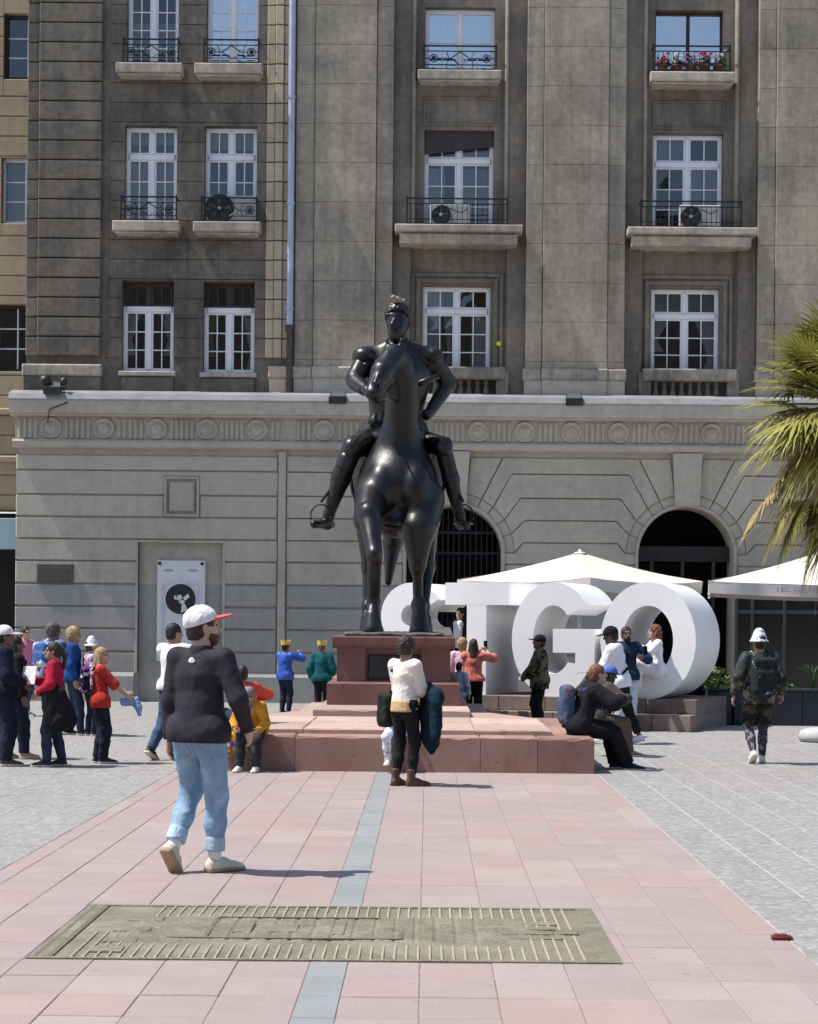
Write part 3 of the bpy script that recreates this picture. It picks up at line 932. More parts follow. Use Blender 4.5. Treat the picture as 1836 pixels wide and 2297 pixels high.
# -- windows
def window(name, r, yb, cols=2, rows=3, trans=0.30, mat=m_frame, glass=m_glass, tmat=None, mull=True, curtain=None, thin=1.0):
    x0, x1, z0, z1 = r
    y = yb
    fw = 0.065 * thin
    zt_ = z0 + (z1 - z0) * (1 - trans) + .06 if tmat else z1
    W_ = MB()
    W_.cbox(x0, x0 + fw, y, y + 0.10, z0, zt_, 0.01).cbox(x1 - fw, x1, y, y + 0.10, z0, zt_, 0.01)
    if tmat:
        W_.cbox(x0, x0 + fw, y + .03, y + 0.10, zt_, z1, 0.01, 1).cbox(x1 - fw, x1, y + .03, y + 0.10, zt_, z1, 0.01, 1)
    W_.cbox(x0 + fw, x1 - fw, y + (.03 if tmat else 0), y + 0.10, z1 - fw, z1, 0.01, 1 if tmat else 0).cbox(x0 + fw, x1 - fw, y, y + 0.10, z0, z0 + fw * 0.9, 0.01)
    wo_ = W_.build('window', [mat, tmat] if tmat else [mat], bld)
    zt = z0 + (z1 - z0) * (1 - trans) if trans else z1 - fw
    xm = (x0 + x1) / 2
    if trans:
        MB().cbox(x0 + fw, x1 - fw, y - 0.03, y + 0.09, zt - 0.06, zt + 0.06, 0.015).build('transom', mat, wo_)
    zones = [(z0 + fw * 0.9, zt - (0.06 if trans else 0), rows, mat, True)]
    if trans:
        zones.append((zt + 0.06, z1 - fw, 1, tmat or mat, False))
    for (a, b, nr, mm, low) in zones:
        mw = (0.11 if low else 0.09) * thin
        if mull:
            MB().cbox(xm - mw / 2, xm + mw / 2, y - 0.012, y + 0.08, a, b, 0.012).build('mullion', mm, wo_)
        for s in (0, 1):
            xa, xb = (x0 + fw, xm - mw / 2) if s == 0 else (xm + mw / 2, x1 - fw)
            st = 0.035 * thin
            # sash stiles
            fr = MB()
            fr.box(xa, xa + st, y + 0.015, y + 0.07, a, b).box(xb - st, xb, y + 0.015, y + 0.07, a, b)
            fr.box(xa + st, xb - st, y + 0.015, y + 0.07, a, a + st * 1.2).box(xa + st, xb - st, y + 0.015, y + 0.07, b - st, b)
            fr.build('sash', mm, wo_)
            ga, gb, gc, gd = xa + st, xb - st, a + st * 1.2, b - st
            bar = 0.024
            gbm = MB()
            for c in range(1, cols):
                q = ga + (gb - ga) * c / cols
                gbm.box(q - bar / 2, q + bar / 2, y + 0.02, y + 0.06, gc, gd)
            for rr in range(1, nr):
                q = gc + (gd - gc) * rr / nr
                for c in range(cols):
                    l0, l1 = ga + (gb - ga) * c / cols + (bar / 2 if c else 0), ga + (gb - ga) * (c + 1) / cols - (bar / 2 if c < cols - 1 else 0)
                    gbm.box(l0, l1, y + 0.021, y + 0.059, q - bar / 2, q + bar / 2)
            if gbm.v:
                gbm.build('glazing_bar', mm, wo_)
            for c in range(cols):
                for rr in range(nr):
                    pa, pb = ga + (gb - ga) * c / cols, ga + (gb - ga) * (c + 1) / cols
                    pc, pd = gc + (gd - gc) * rr / nr, gc + (gd - gc) * (rr + 1) / nr
                    p = MB().add([(pa, y + 0.04, pc), (pb, y + 0.04 + random.uniform(-.003, .003), pc), (pb, y + 0.04 + random.uniform(-.003, .003), pd), (pa, y + 0.04, pd)], [(0, 1, 2, 3)])
                    p.build('pane', glass, wo_)
    # room behind
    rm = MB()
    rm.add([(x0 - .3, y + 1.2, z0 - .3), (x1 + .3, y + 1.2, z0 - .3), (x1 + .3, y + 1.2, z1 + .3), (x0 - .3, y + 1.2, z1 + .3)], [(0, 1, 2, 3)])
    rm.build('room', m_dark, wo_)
    for cu in (curtain or []):
        kind, u0, u1, v0, v1, mm = cu
        a, b = x0 + (x1 - x0) * u0, x0 + (x1 - x0) * u1
        c, d = z0 + (z1 - z0) * v0, z0 + (z1 - z0) * v1
        n = 14
        cm = MB()
        vv, ff = [], []
        for i in range(n + 1):
            u = i / n
            for j in range(7):
                t = j / 6
                xx = a + (b - a) * u
                if kind == 'tieL': xx = a + (b - a) * u * (0.35 + 0.65 * abs(t - 0.35) / 0.65)
                if kind == 'tieR': xx = b - (b - a) * (1 - u) * (0.35 + 0.65 * abs(t - 0.35) / 0.65)
                vv.append((xx, y + 0.16 + 0.025 * math.sin(u * 21 + j * 0.3) + 0.012 * math.sin(u * 47), c + (d - c) * t))
        for i in range(n):
            for j in range(6):
                q = i * 7 + j
                ff.append((q, q + 7, q + 8, q + 1))
        cm.add(vv, ff).build('curtain', mm, wo_, smooth=True)
    return wo_
YW = 41.02
cw = m_curt
window('A1', OPL['A1'], YW, rows=5, trans=0, curtain=[('flat', .05, .95, .0, .5, m_blind)])
window('A2', OPL['A2'], YW, rows=5, trans=0, glass=m_glassb, curtain=[('flat', .05, .95, .0, 1, m_blind)])
window('B1', OPL['B1'], YW, rows=3, trans=0.30, curtain=[('flat', .05, .95, .84, .97, m_blind), ('flat', .05, .5, .0, .66, m_blind), ('flat', .5, .95, .0, .66, m_blind)])
window('B2', OPL['B2'], YW, rows=3, trans=0.30, curtain=[('flat', .05, .95, .80, .97, m_blind)])
window('C1', OPL['C1'], YW, rows=3, trans=0.30, tmat=m_brownf, curtain=[('tieL', .03, .35, .2, .7, cw), ('tieR', .65, .97, .2, .7, cw)])
window('C2', OPL['C2'], YW, rows=3, trans=0.30, tmat=m_brownf, curtain=[('tieL', .05, .3, .2, .7, m_green), ('tieR', .72, .97, .0, .7, cw)])
YW2 = 41.30
window('A3', OPB['A3'], YW2, rows=2, trans=0, glass=m_glassb, curtain=[('flat', .05, .95, .0, 1, m_blind)])
window('B3', (OPB['B3'][0], OPB['B3'][1], OPB['B3'][2], OPB['B3'][3] - 0.1), YW2, rows=3, trans=0.26, curtain=[('flat', .03, .30, .05, .68, cw), ('flat', .5, .97, .05, .68, m_blind), ('flat', .04, .96, .74, .95, m_blind)])
window('C3', OPB['C3'], YW2, rows=3, trans=0.28, curtain=[('flat', .03, .28, .0, .68, cw), ('tieR', .30, .42, .05, .68, cw), ('flat', .72, .97, .0, .68, cw), ('flat', .05, .3, .74, .97, m_blind)])
window('A4', OPB['A4'], YW2, cols=1, rows=1, trans=0, mat=m_framed, thin=0.42, glass=m_glassb, curtain=[('flat', .05, .95, .0, 1, m_blind)])
window('B4', OPB['B4'], YW2, rows=3, trans=0.30, curtain=[('flat', .5, .97, .05, .68, m_blind), ('flat', .03, .48, .73, .97, m_blind)])
window('C4', OPB['C4'], YW2, rows=3, trans=0.31, curtain=[('flat', .03, .97, .72, .98, m_blind), ('tieR', .66, .97, .0, .67, cw), ('tieL', .03, .30, .30, .67, cw)])
# dark roller shutter hanging askew at the head of the middle window
a, b, c, d = OPB['B3']
MB().add([(a + .02, YW2 - .1, d - .52), (b - .02, YW2 - .1, d - .34), (b - .02, YW2 - .1, d), (a + .02, YW2 - .1, d),
          (a + .02, YW2 - .06, d - .52), (b - .02, YW2 - .06, d - .34), (b - .02, YW2 - .06, d), (a + .02, YW2 - .06, d)],
         [(0, 1, 2, 3), (7, 6, 5, 4), (1, 0, 4, 5), (2, 1, 5, 6), (0, 3, 7, 4)]).build('roller_shutter', m_brownf, bld)

# -- sills, balconies, panels
def railing(x0, x1, y, z0, z1, motif=True):
    m = MB()
    r = 0.013
    m.box(x0, x1, y - .016, y + .016, z1 - .03, z1)
    m.box(x0, x1, y - .012, y + .012, z0 + .02, z0 + .045)
    m.box(x0, x1, y - .01, y + .01, z1 - .14, z1 - .12)
    m.box(x0, x1, y - .01, y + .01, z0 + .12, z0 + .135)
    for xx in (x0 + .015, x1 - .015):
        m.box(xx - .016, xx + .016, y - .014, y + .014, z0, z1 + .03)
        m.box(xx - .012, xx + .012, y + .014, y + .35, z1 - .028, z1 - .004)
        m.box(xx - .012, xx + .012, y + .014, y + .35, z0 + .022, z0 + .042)
    n = int((x1 - x0) / 0.11)
    xm, zm = (x0 + x1) / 2, (z0 + z1) / 2 - .01
    hh = (z1 - z0) / 2 - .13
    if motif:
        for s in (-1, 1):
            m.tube([(xm, y, zm + s * hh), (xm + .2, y, zm), ], r, 5); m.tube([(xm, y, zm + s * hh), (xm - .2, y, zm)], r, 5)
            cxr = xm + s * (x1 - x0) * 0.36
            pts = [(cxr + .085 * math.cos(t), y, zm + .085 * math.sin(t)) for t in np.linspace(0, 2 * PI, 13)]
            m.tube(pts, r, 5)
            m.lathe([(0.0, 0.0), (.055, .005), (.055, .02), (0.0, .03)], (cxr, y + .01, zm), 10, 'y')
            m.tube([(xm + s * .2, y, zm), (cxr - s * .085, y, zm)], r, 5)
            m.tube([(cxr + s * .085, y, zm), (x1 if s > 0 else x0, y, zm)], r, 5)
            m.tube([(xm + s * .3, y, zm + hh), (xm + s * .24, y, zm), (xm + s * .3, y, zm - hh)], r * .8, 5)
    else:
        for i in range(1, n):
            xx = x0 + (x1 - x0) * i / n
            m.box(xx - .006, xx + .006, y - .006, y + .006, z0 + .045, z1 - .14)
    return m.build('railing', m_iron, bld)
def sill(dx0, dx1, dy0, dy1, depth, yw, brackets=False):
    xa, xb = FD(dx0, dy0)[0], FD(dx1, dy0)[0]
    z1, z0 = FD((dx0 + dx1) / 2, dy0)[1], FD((dx0 + dx1) / 2, dy1)[1]
    m = MB()
    if brackets:
        m.cbox(xa, xb, yw - depth, yw + .3, z1 - (z1 - z0) * .38, z1, .02)
        m.cbox(xa + .10, xb - .10, yw - depth + .12, yw + .3, z0, z1 - (z1 - z0) * .38, .05)
    else:
        m.cbox(xa, xb, yw - depth, yw + .25, z0 + .02, z1, .02)
        m.cbox(xa + .05, xb - .05, yw - depth + .05, yw + .25, z0 - .03, z0 + .02, .02)
    m.build('balcony_slab' if brackets else 'window_sill', m_sill, bld)
    return xa, xb, z1
for (a, b, c, d, w) in ((247, 386, 137, 159, 'A1'), (412, 553, 138, 161, 'A2'), (240, 380, 468, 491, 'B1'), (409, 550, 470, 493, 'B2')):
    xa, xb, zt = sill(a, b, c, d, 0.42, YU)
    o_ = OPL[w]
    railing(o_[0] - .03, o_[1] + .05, YU - .30, zt + .01, zt + .55)
xa, xb, zt = sill(880, 1057, 142, 163, 0.40, YB)
railing(OPB['A3'][0] - .03, OPB['A3'][1] + .03, YB - .28, zt + .01, zt + .56)
xa, xb, zA4 = sill(1371, 1549, 149, 171, 0.50, YB)
railing(OPB['A4'][0] - .10, OPB['A4'][1] + .10, YB - .44, zA4 + .01, zA4 + .58, False)
xa, xb, zB3 = sill(832, 1100, 476, 514, 0.75, YB, True)
railing(FD(856, 440)[0], FD(1070, 440)[0], YB - .58, zB3 + .01, zB3 + .60, False)
xa, xb, zB4 = sill(1321, 1592, 482, 519, 0.75, YB, True)
railing(FD(1348, 440)[0], FD(1562, 440)[0], YB - .58, zB4 + .01, zB4 + .60, False)
def sunk_panel(x0, x1, z0, z1, y, mat):
    m = MB()
    t = .055
    m.cbox(x0, x1, y - .05, y - .001, z1 - t, z1, .02).cbox(x0, x1, y - .05, y - .001, z0, z0 + t, .02)
    m.cbox(x0, x0 + t, y - .05, y - .001, z0 + t, z1 - t, .02).cbox(x1 - t, x1, y - .05, y - .001, z0 + t, z1 - t, .02)
    m.build('panel_moulding', mat, bld)
for (bay, wA, wB, wC, yo) in ((BAY1, 'A3', 'B3', 'C3', 0), (BAY2, 'A4', 'B4', 'C4', 7)):
    cx_ = (OPB[wB][0] + OPB[wB][1]) / 2
    zpa, zpb = FD(960, 251)[1] if yo == 0 else FD(1455, 259)[1], FD(960, 190)[1] if yo == 0 else FD(1455, 198)[1]
    sunk_panel(cx_ - .80, cx_ + .80, zpa, zpb, YB, m_bay)
    # stepped jambs of the bay
    for s, xe in ((1, bay[0]), (-1, bay[1])):
        a, b = sorted((xe, xe + s * .40))
        MB().cbox(a, b, YB - .14, YB - .002, ZC - .02, ZTOP, .01).build('bay_jamb', m_bay, bld)
        a, b = sorted((xe + s * .40, xe + s * .48))
        MB().cbox(a, b, YB - .19, YB - .002, FD(960, 480)[1], ZTOP, .025).build('bay_moulding', m_up, bld)
        a, b = sorted((xe + s * .35, xe + s * .62))
        MB().cbox(a, b, YB - .20, YB - .001, ZC - .01, zb2 - .02, .015).build('pedestal', m_cop, bld)
    # architrave round the lowest window
    a, b, c, d = OPB[wC]
    for q, w_, pr in ((.05, .10, .07), (.19, .09, .045)):
        m = MB()
        m.cbox(a - q - w_, a - q, YB - pr, YB - .0015, c, d + q + w_, .015).cbox(b + q, b + q + w_, YB - pr, YB - .0015, c, d + q + w_, .015)
        m.cbox(a - q, b + q, YB - pr, YB - .0015, d + q, d + q + w_, .015)
        m.build('architrave', m_bay, bld)
    # balustrade
    MB().cbox(bay[0] + .42, bay[1] - .42, YB - .34, YB - .02, zb1 + .02, zb2 + .04, .03).build('balustrade_rail', m_cop, bld)
    nb = 8
    for i in range(nb):
        xx = a + (b - a) * (i + .5) / nb
        h = zb1 + .02 - ZC
        MB().lathe([(.062, 0), (.062, .04), (.035, .06), (.055, h * .28), (.07, h * .42), (.045, h * .66), (.03, h * .8), (.05, h * .9), (.05, h)], (xx, YB - .18, ZC), 10).build('baluster', m_bay, bld, smooth=True)
# small bright round caps of the awning fixings beside the lowest middle window
m_yel = M('yellow_plastic_cap', (0.75, 0.68, 0.02), 0.4, 0.05, 5)
for (xx, yy) in ((872, 718), (1052, 718)):
    q = FD(xx, yy)
    MB().lathe([(.055, 0.0), (.055, .03), (.04, .055), (.0, .062)], (q[0], YB - .14 if xx > 1000 else YB - .14, q[1]), 14, 'y').build('fixing_cap', m_yel, bld, smooth=True)
    MB().tube([(q[0], YB + .02, q[1]), (q[0], YB - .15, q[1])], .012, 6).build('fixing_rod', m_iron, bld)

# -- drainpipe
xp = (FD(613, 300)[0])
pz = FD(600, 690)[1]
dp = MB().tube([(xp, YU - .12, ZTOP), (xp, YU - .12, pz)], .075, 12)
for zz in np.arange(pz + .4, ZTOP, 2.3):
    dp.lathe([(.09, 0), (.09, .06)], (xp, YU - .12, zz), 12)
smooth_by_angle(dp.build('drainpipe', m_zinc, bld))
smooth_by_angle(MB().tube([(xp, YU - .12, pz), (xp, YU - .12, ZC + .02)], .07, 12).lathe([(.1, 0), (.1, .12)], (xp, YU - .12, pz - .05), 12).build('drainpipe_foot', m_rust, bld))

# -- cornice and frieze
zf = [FS(330, v)[1] for v in (883, 902, 931, 936.5, 988, 1007, 1020)]
XL = FD(26, 850)[0]
prof = [(YU + .049, zf[0] + .05), (YG - .30, zf[0] - .06), (YG - .36, zf[1]), (YG - .36, zf[2]), (YG - .22, zf[2] - .02), (YG - .20, zf[3]), (YG - .05, zf[3]), (YU + .049, zf[3])]
MB().profx(prof, XL, X1b).build('cornice', m_low, bld)
MB().profx([(YU - .16, zf[0] + .062), (YG - .32, zf[0] - .045), (YG - .375, zf[1] + .015), (YG - .375, zf[1] - .01), (YG - .365, zf[1] - .01), (YG - .30, zf[0] - .05), (YU - .16, zf[0] + .052)], XL - .01, X1b).build('cornice_flashing', m_flash, bld)
frz = MB().box(XL + .08, X1b, YG - .06, YU, zf[4], zf[3] - .001).build('frieze', m_low, bld)
MB().profx([(YU, zf[4]), (YG - .14, zf[4]), (YG - .18, zf[4] - .05), (YG - .16, zf[5] + .03), (YG - .09, zf[5]), (YU, zf[5])], XL + .04, X1b).build('frieze_moulding', m_low, bld)
zr = (zf[3] + zf[4]) / 2
rs_ = mesh('rosette', *(lambda m: (m.v, m.f))(MB().lathe([(.235, -.005), (.235, .025), (.215, .055), (.185, .05), (.165, .022), (.15, .018), (.13, .022), (.115, .045), (.08, .062), (.0, .07)], (0, 0, 0), 28, 'y')), m_low, True)
xr = [FD(v, 910)[0] for v in (109, 220, 331, 437, 542, 683, 785, 886, 1007, 1105, 1203, 1302, 1400, 1498, 1597, 1696, 1795)]
for xx in xr:
    o = link('rosette', rs_, frz, True)
    o.location = (xx, YG - .06, zr)
def flutes(xa, xb):
    m = MB()
    n = max(2, int(round((xb - xa) / .115)))
    for i in range(n):
        q = xa + (xb - xa) * (i + .5) / n
        m.cbox(q - .036, q + .036, YG - .095, YG - .061, zf[4] + .015, zf[3] - .04, .018)
    m.build('triglyph', m_low, frz)
for a, b in zip(xr, xr[1:]):
    if b - a < 1.3:
        flutes(a + .27, b - .27)
    else:
        flutes(a + .27, a + .52); flutes(b - .62, b - .27)
flutes(XL + .12, xr[0] - .27)

# -- ground floor: backing, coursed blocks, arches
ze = [FS(330, v)[1] for v in (1020, 1056, 1110, 1160, 1210, 1258.5, 1310, 1361, 1410.5, 1462, 1511)]
GX0 = FD(32, 1200)[0]
XS0, XS1 = FD(586, 1100)[0], FD(602, 1100)[0]
niche = (FD(290, 1300)[0], FD(468, 1300)[0], -0.1, FD(380, 1142)[1])
AR, ARB, ARO = 1.035, 1.105, 1.315
zspr = FS(1019, 1243)[1] + .0
arches = [FS(1019, 1243)[0], FS(1540, 1243)[0]]
arches.append(arches[1] + (arches[1] - arches[0]))
zspr = FS(1270, 1243)[1]
aops = [(c - AR - .01, c + AR + .01, -0.1, zspr + ARO) for c in arches]
gw = MB()
for (a, b, c, d) in rects_minus(GX0 + .05, X1b, -0.1, zf[5] + .05, [niche] + aops):
    gw.box(a, b, YG + .06, 41.6, c, d)
for c in arches:      # jamb backing: closes the square corners above the arch
    n = 24
    for i in range(n):
        t0, t1 = PI * i / n, PI * (i + 1) / n
        r_ = AR + .03
        za, zb_ = zspr + r_ * math.sin(t0), zspr + r_ * math.sin(t1)
        xa, xb_ = c + r_ * math.cos(t0), c + r_ * math.cos(t1)
        zt = zspr + ARO
        gw.add([(xb_, YG + .07, zb_), (xa, YG + .07, za), (xa, YG + .07, zt), (xb_, YG + .07, zt), (xb_, 41.6, zb_), (xa, 41.6, za)], [(0, 1, 2, 3), (1, 0, 4, 5)])
gwo = gw.build('ground_floor_wall', m_low, bld)
G = 0.016
# left of the strip: plain courses, with the small framed panel and the niche cut out
sq = (FD(345, 1040)[0], FD(421, 1040)[0], FD(383, 1088)[1], FD(383, 1002)[1])
for i, (hi, lo) in enumerate(zip(ze, ze[1:])):
    mt = m_low if i < 6 else m_lowp
    cut = [niche, sq]
    rs = rects_minus(GX0, XS0 - .02, lo + G, hi - G, cut)
    xs = sorted(rs, key=lambda r: r[0])
    gs = []
    for r in xs:
        for q in gs:
            if any(abs(r[0] - t[1]) < 1e-6 for t in q) and not (r[2] > niche[2] and False):
                q.append(r); break
        else:
            gs.append([r])
    for q in gs:
        if len(q) == 1:
            block(q, YG, YG + .06, mt, gwo, .022)
        else:
            m = MB()
            for (a, b, z0, z1) in q:
                m.box(a, b, YG, YG + .06, z0, z1)
            m.build('stone_block', mt, gwo)
MB().cbox(XS0, XS1, YG - .05, YG + .06, ze[-1], zf[5] - .01, .02).build('pipe_casing', m_low, bld)
# square panel
m = MB()
t = .06
m.cbox(sq[0] + .01, sq[1] - .01, YG - .03, YG + .06, sq[3] - t, sq[3] - .01, .015).cbox(sq[0] + .01, sq[1] - .01, YG - .03, YG + .06, sq[2] + .01, sq[2] + t, .015)
m.cbox(sq[0] + .01, sq[0] + t, YG - .03, YG + .06, sq[2] + t, sq[3] - t, .015).cbox(sq[1] - t, sq[1] - .01, YG - .03, YG + .06, sq[2] + t, sq[3] - t, .015)
m.build('panel_frame', m_low, bld)
MB().cbox(sq[0] + .12, sq[1] - .12, YG - .02, YG + .06, sq[2] + .12, sq[3] - .12, .03).build('panel', m_low, bld)
# niche lining and back
m = MB().box(niche[0], niche[1], YG + .14, 41.6, -0.1, FS(330, 1310)[1] - .001, 1).box(niche[0], niche[1], YG + .14, 41.6, FS(330, 1310)[1], niche[3], 0)
m.build('niche_back', [m_low, m_lowp], bld)
for xa in (niche[0] - .06, niche[1]):
    MB().cbox(xa, xa + .06, YG - .015, YG + .14, ze[-1], niche[3] + .0, .01).build('niche_jamb', m_low, bld)
# plinth
zp = ze[-1]
def plinth(xa, xb):
    MB().profx([(YG + .07, zp + .05), (YG - .02, zp + .02), (YG - .10, zp - .06), (YG - .10, -.1), (YG + .07, -.1)], xa, xb).build('plinth', m_lowp, bld)
plinth(GX0 - .06, niche[0] - .07); plinth(niche[1] + .07, arches[0] - AR - .04)
plinth(arches[0] + AR + .04, arches[1] - AR - .04); plinth(arches[1] + AR + .04, arches[2] - AR - .04)
# arcade stones
ANG = [11, 26.6, 40, 56, 71, 88.6]
def ringpt(c, deg, r, s):
    return (c + s * r * math.sin(R(deg)), zspr + r * math.cos(R(deg)))
def arc(c, d0, d1, r, s, n=4):
    return [ringpt(c, d0 + (d1 - d0) * i / n, r, s) for i in range(n + 1)]
zt0 = ze[0] - .01
def shrink(poly, g):
    "inset a polygon slightly so that joints stay open"
    cx_ = sum(p[0] for p in poly) / len(poly); cz_ = sum(p[1] for p in poly) / len(poly)
    return [(p[0] + (g if p[0] < cx_ else -g), p[1] + (g if p[1] < cz_ else -g)) for p in poly]
for ai, c in enumerate(arches):
    # soffit bead and reveal
    n = 32
    mm = MB()
    pr = [(AR, YG + .9), (AR, YG - .02), (AR + .03, YG - .045), (ARB, YG - .03), (ARB, YG + .07)]
    vv, ff = [], []
    pth = [(c - 1, 'j0')] 
    pts = [(-1, -0.1)] + [(math.cos(PI - PI * i / n), math.sin(PI - PI * i / n)) for i in range(n + 1)] + [(1, -0.1)]
    for i, (ux, uz) in enumerate(pts):
        for r_, y_ in pr:
            if i == 0 or i == len(pts) - 1:
                vv.append((c + ux * r_, y_, -0.1))
            else:
                vv.append((c + ux * r_, y_, zspr + uz * r_))
    k = len(pr)
    for i in range(len(pts) - 1):
        for j in range(k - 1):
            ff.append((i * k + j, i * k + j + 1, (i + 1) * k + j + 1, (i + 1) * k + j))
    smooth_by_angle(mm.add(vv, ff).build('arch_surround', m_low, bld), 30)
    for s in (-1, 1):
        for d0, d1 in zip([0] + ANG, ANG):
            if d0 == 0: continue
            poly = arc(c, d0 + .5, d1 - .5, ARB + .004, s) + arc(c, d1 - .5, d0 + .5, ARO - .012, s)
            if s > 0: poly = poly[::-1]
            MB().prism(poly[::-1] if s > 0 else poly[::-1], YG + .03, YG + .07).build('ring_stone', m_low, gwo)
    # keystone
    k0, k1 = .255, .32
    zt_, zb_ = zf[5] - .005, zspr + AR + .02
    MB().prism([(c - k0, zb_), (c + k0, zb_), (c + k1, zt_), (c - k1, zt_)], YG - .16, YG + .07).build('keystone', m_low, gwo)
def half(c, s, xlim, zs):
    "stones on side s of the arch centred at c, ending at x = xlim"
    out = []
    # upright voussoir beside the keystone
    def topx(deg):
        return c + s * (zt0 - zspr) * math.tan(R(deg))
    a = arc(c, ANG[0] + 1, ANG[1] - .6, ARO, s)
    out.append(a + [(topx(ANG[1]) - s * .02, zt0), (c + s * .36, zt0)])
    bend = [0.30, 0.50, 0.60, 0.57]       # how far each joint runs diagonally before it turns level
    def bendpt(i):
        px = [1148, 1168, 1178, 1175][i]
        return c + s * (FS(px, 1120)[0] - arches[0])
    lines = [ze[1], ze[2], ze[3], ze[4]]
    prev = ('top', ANG[1])
    for i in range(4):
        d0, d1 = ANG[1 + i], ANG[2 + i]
        zhi = zt0 if i == 0 else lines[i - 1] - G
        zlo = lines[i] + G
        p = arc(c, d0 + .6, d1 - .6, ARO, s)
        p += [(bendpt(i), zlo), (xlim, zlo), (xlim, zhi)]
        p += [(topx(ANG[1]) + s * .02, zt0)] if i == 0 else [(bendpt(i - 1), zhi)]
        out.append(p)
    return out
XE = X1b
mid = (arches[0] + arches[1]) / 2
left = half(arches[0], -1, XS1 + .02, ze)
for p in left:
    MB().prism(p, YG, YG + .06).build('stone_block', m_low, gwo)
for c0, c1 in ((arches[0], arches[1]), (arches[1], arches[2])):
    md = (c0 + c1) / 2
    A = half(c0, 1, md, ze); B = half(c1, -1, md, ze)
    for i, (p, q) in enumerate(zip(A, B)):
        if i == 0:
            MB().prism(p[::-1], YG, YG + .06).build('stone_block', m_low, gwo)
            MB().prism(q, YG, YG + .06).build('stone_block', m_low, gwo)
        else:
            # one stone spanning from arch to arch
            pp = [v for v in p if abs(v[0] - md) > 1e-6]
            qq = [v for v in q if abs(v[0] - md) > 1e-6]
            n_arc = 5
            poly = pp[:n_arc] + pp[n_arc:n_arc + 1] + qq[n_arc:n_arc + 1] + qq[:n_arc][::-1] + qq[n_arc + 1:] + pp[n_arc + 1:]
            MB().prism(poly[::-1], YG, YG + .06).build('stone_block', m_low, gwo)
# courses of the piers below the springing
piers = [(XS1 + .02, arches[0] - ARB - .005), (arches[0] + ARB + .005, arches[1] - ARB - .005), (arches[1] + ARB + .005, arches[2] - ARB - .005)]
for xa, xb in piers:
    m = MB()
    ra, rb_ = zspr + .0, FS(1175, 1120)[0] - arches[0]
    la, lb = (xa, xa) if xa < XS1 + .1 else (xa + ARO - ARB, xa - ARB + rb_)
    ha, hb = xb - ARO + ARB, xb + ARB - rb_
    zz = ze[4] - G
    poly = [(xa, ze[5] + G), (xb, ze[5] + G), (xb, ra), (ha, ra + .0), (hb, zz)]
    poly += [(xa, zz)] if la == lb else [(lb, zz), (la, ra), (xa, ra)]
    m.prism(poly, YG, YG + .06)
    m.build('stone_block', m_low, gwo)
    for i in range(5, 10):
        mt = m_low if i < 6 else m_lowp
        block([(xa, xb, ze[i + 1] + G, ze[i] - G)], YG, YG + .06, mt, gwo, .022)
# iron gate in the left arch, glazed doors under the fascia lettering in the right one
gate = MB()
c = arches[0]
for i in range(17):
    xx = c - AR + .06 + i * (2 * AR - .12) / 16
    zt = zspr + math.sqrt(max(AR ** 2 - (xx - c) ** 2, 0)) - .01
    gate.box(xx - .012, xx + .012, YG + .60, YG + .624, 0.02, zt)
for zz in (.1, 1.0, 2.2, zspr, zspr + .45):
    gate.box(c - AR + .02, c + AR - .02, YG + .595, YG + .629, zz, zz + .05)
gate.build('iron_gate', m_iron, bld)
c = arches[1]
m_fas = M('dark_fascia', (0.02, 0.02, 0.022), 0.6, 0.2, 4)
MB().cbox(c - AR + .01, c + AR - .01, YG + .55, YG + .63, zspr - .12, zspr + .22, .01).build('fascia_board', m_fas, bld)
text_mesh('COMEDOR CENTRAL', .2, (c, YG + .54, zspr - .03), 0.0, M('dim_bronze_letter', (0.04, 0.038, 0.034), 0.5, 0.1, 5), bld, 'fascia_lettering')
dr = MB()
for s in (-1, 0, 1):
    dr.box(c + s * .68 - .035, c + s * .68 + .035, YG + .56, YG + .62, .02, zspr - .121)
dr.box(c - AR + .02, c + AR - .02, YG + .56, YG + .619, .021, .12)
dr.build('door_frame', m_framed, bld)

# ------------------------------------------------------------------ neighbouring tan building at the left edge
nb_ = empty('tan_building', (FD(-150, 900)[0], 43.4, 0), 'tan stone neighbouring building at the far left edge with teal shop fascia', 'building')
YN = 43.4
def NP(x, y):
    p = W(x * KD, y * KD, YN)
    return p.x, p.z
nx0, nx1 = NP(-420, 500)[0], NP(75, 500)[0]
nops = []
for (a, b, c_, d_) in ((6, 90, 26, 166), (2, 90, 350, 500), (-10, 90, 640, 782)):
    q = NP(a, (c_ + d_) / 2)
    nops.append((NP(a, 500)[0], nx1 + 1, NP(30, d_)[1], NP(30, c_)[1]))
nops = [(NP(8, 100)[0], NP(8, 100)[0] + 1.05, NP(30, 166)[1], NP(30, 27)[1]), (NP(3, 400)[0], NP(3, 400)[0] + 1.05, NP(30, 470)[1], NP(30, 331)[1]), (NP(-14, 700)[0], NP(-14, 700)[0] + 1.05, NP(30, 782)[1], NP(30, 640)[1])]
shop = (nx0 + .3, nx1 + 1, -.1, NP(30, 1073)[1])
nw = MB()
for (a, b, c_, d_) in rects_minus(nx0, nx1 + .6, -.1, 18, nops + [shop]):
    nw.box(a, b, YN + .05, YN + .9, c_, d_)
nwo = nw.build('wall', m_tanb, nb_)
yy = -8
while yy < 1070:
    hi, lo = NP(30, yy)[1], NP(30, min(yy + 42, 1071))[1]
    for r in rects_minus(nx0, nx1 + .6, lo + .012, hi - .012, nops):
        MB().cbox(r[0], r[1], YN, YN + .05, r[2], r[3], .012).build('stone_block', m_tanb, nwo)
    yy += 42
for zz in (860, 960):
    MB().cbox(nx0, nx1 + .6, YN - .12, YN + .04, NP(30, zz + 14)[1], NP(30, zz)[1], .03).build('string_course', m_tanb, nb_)
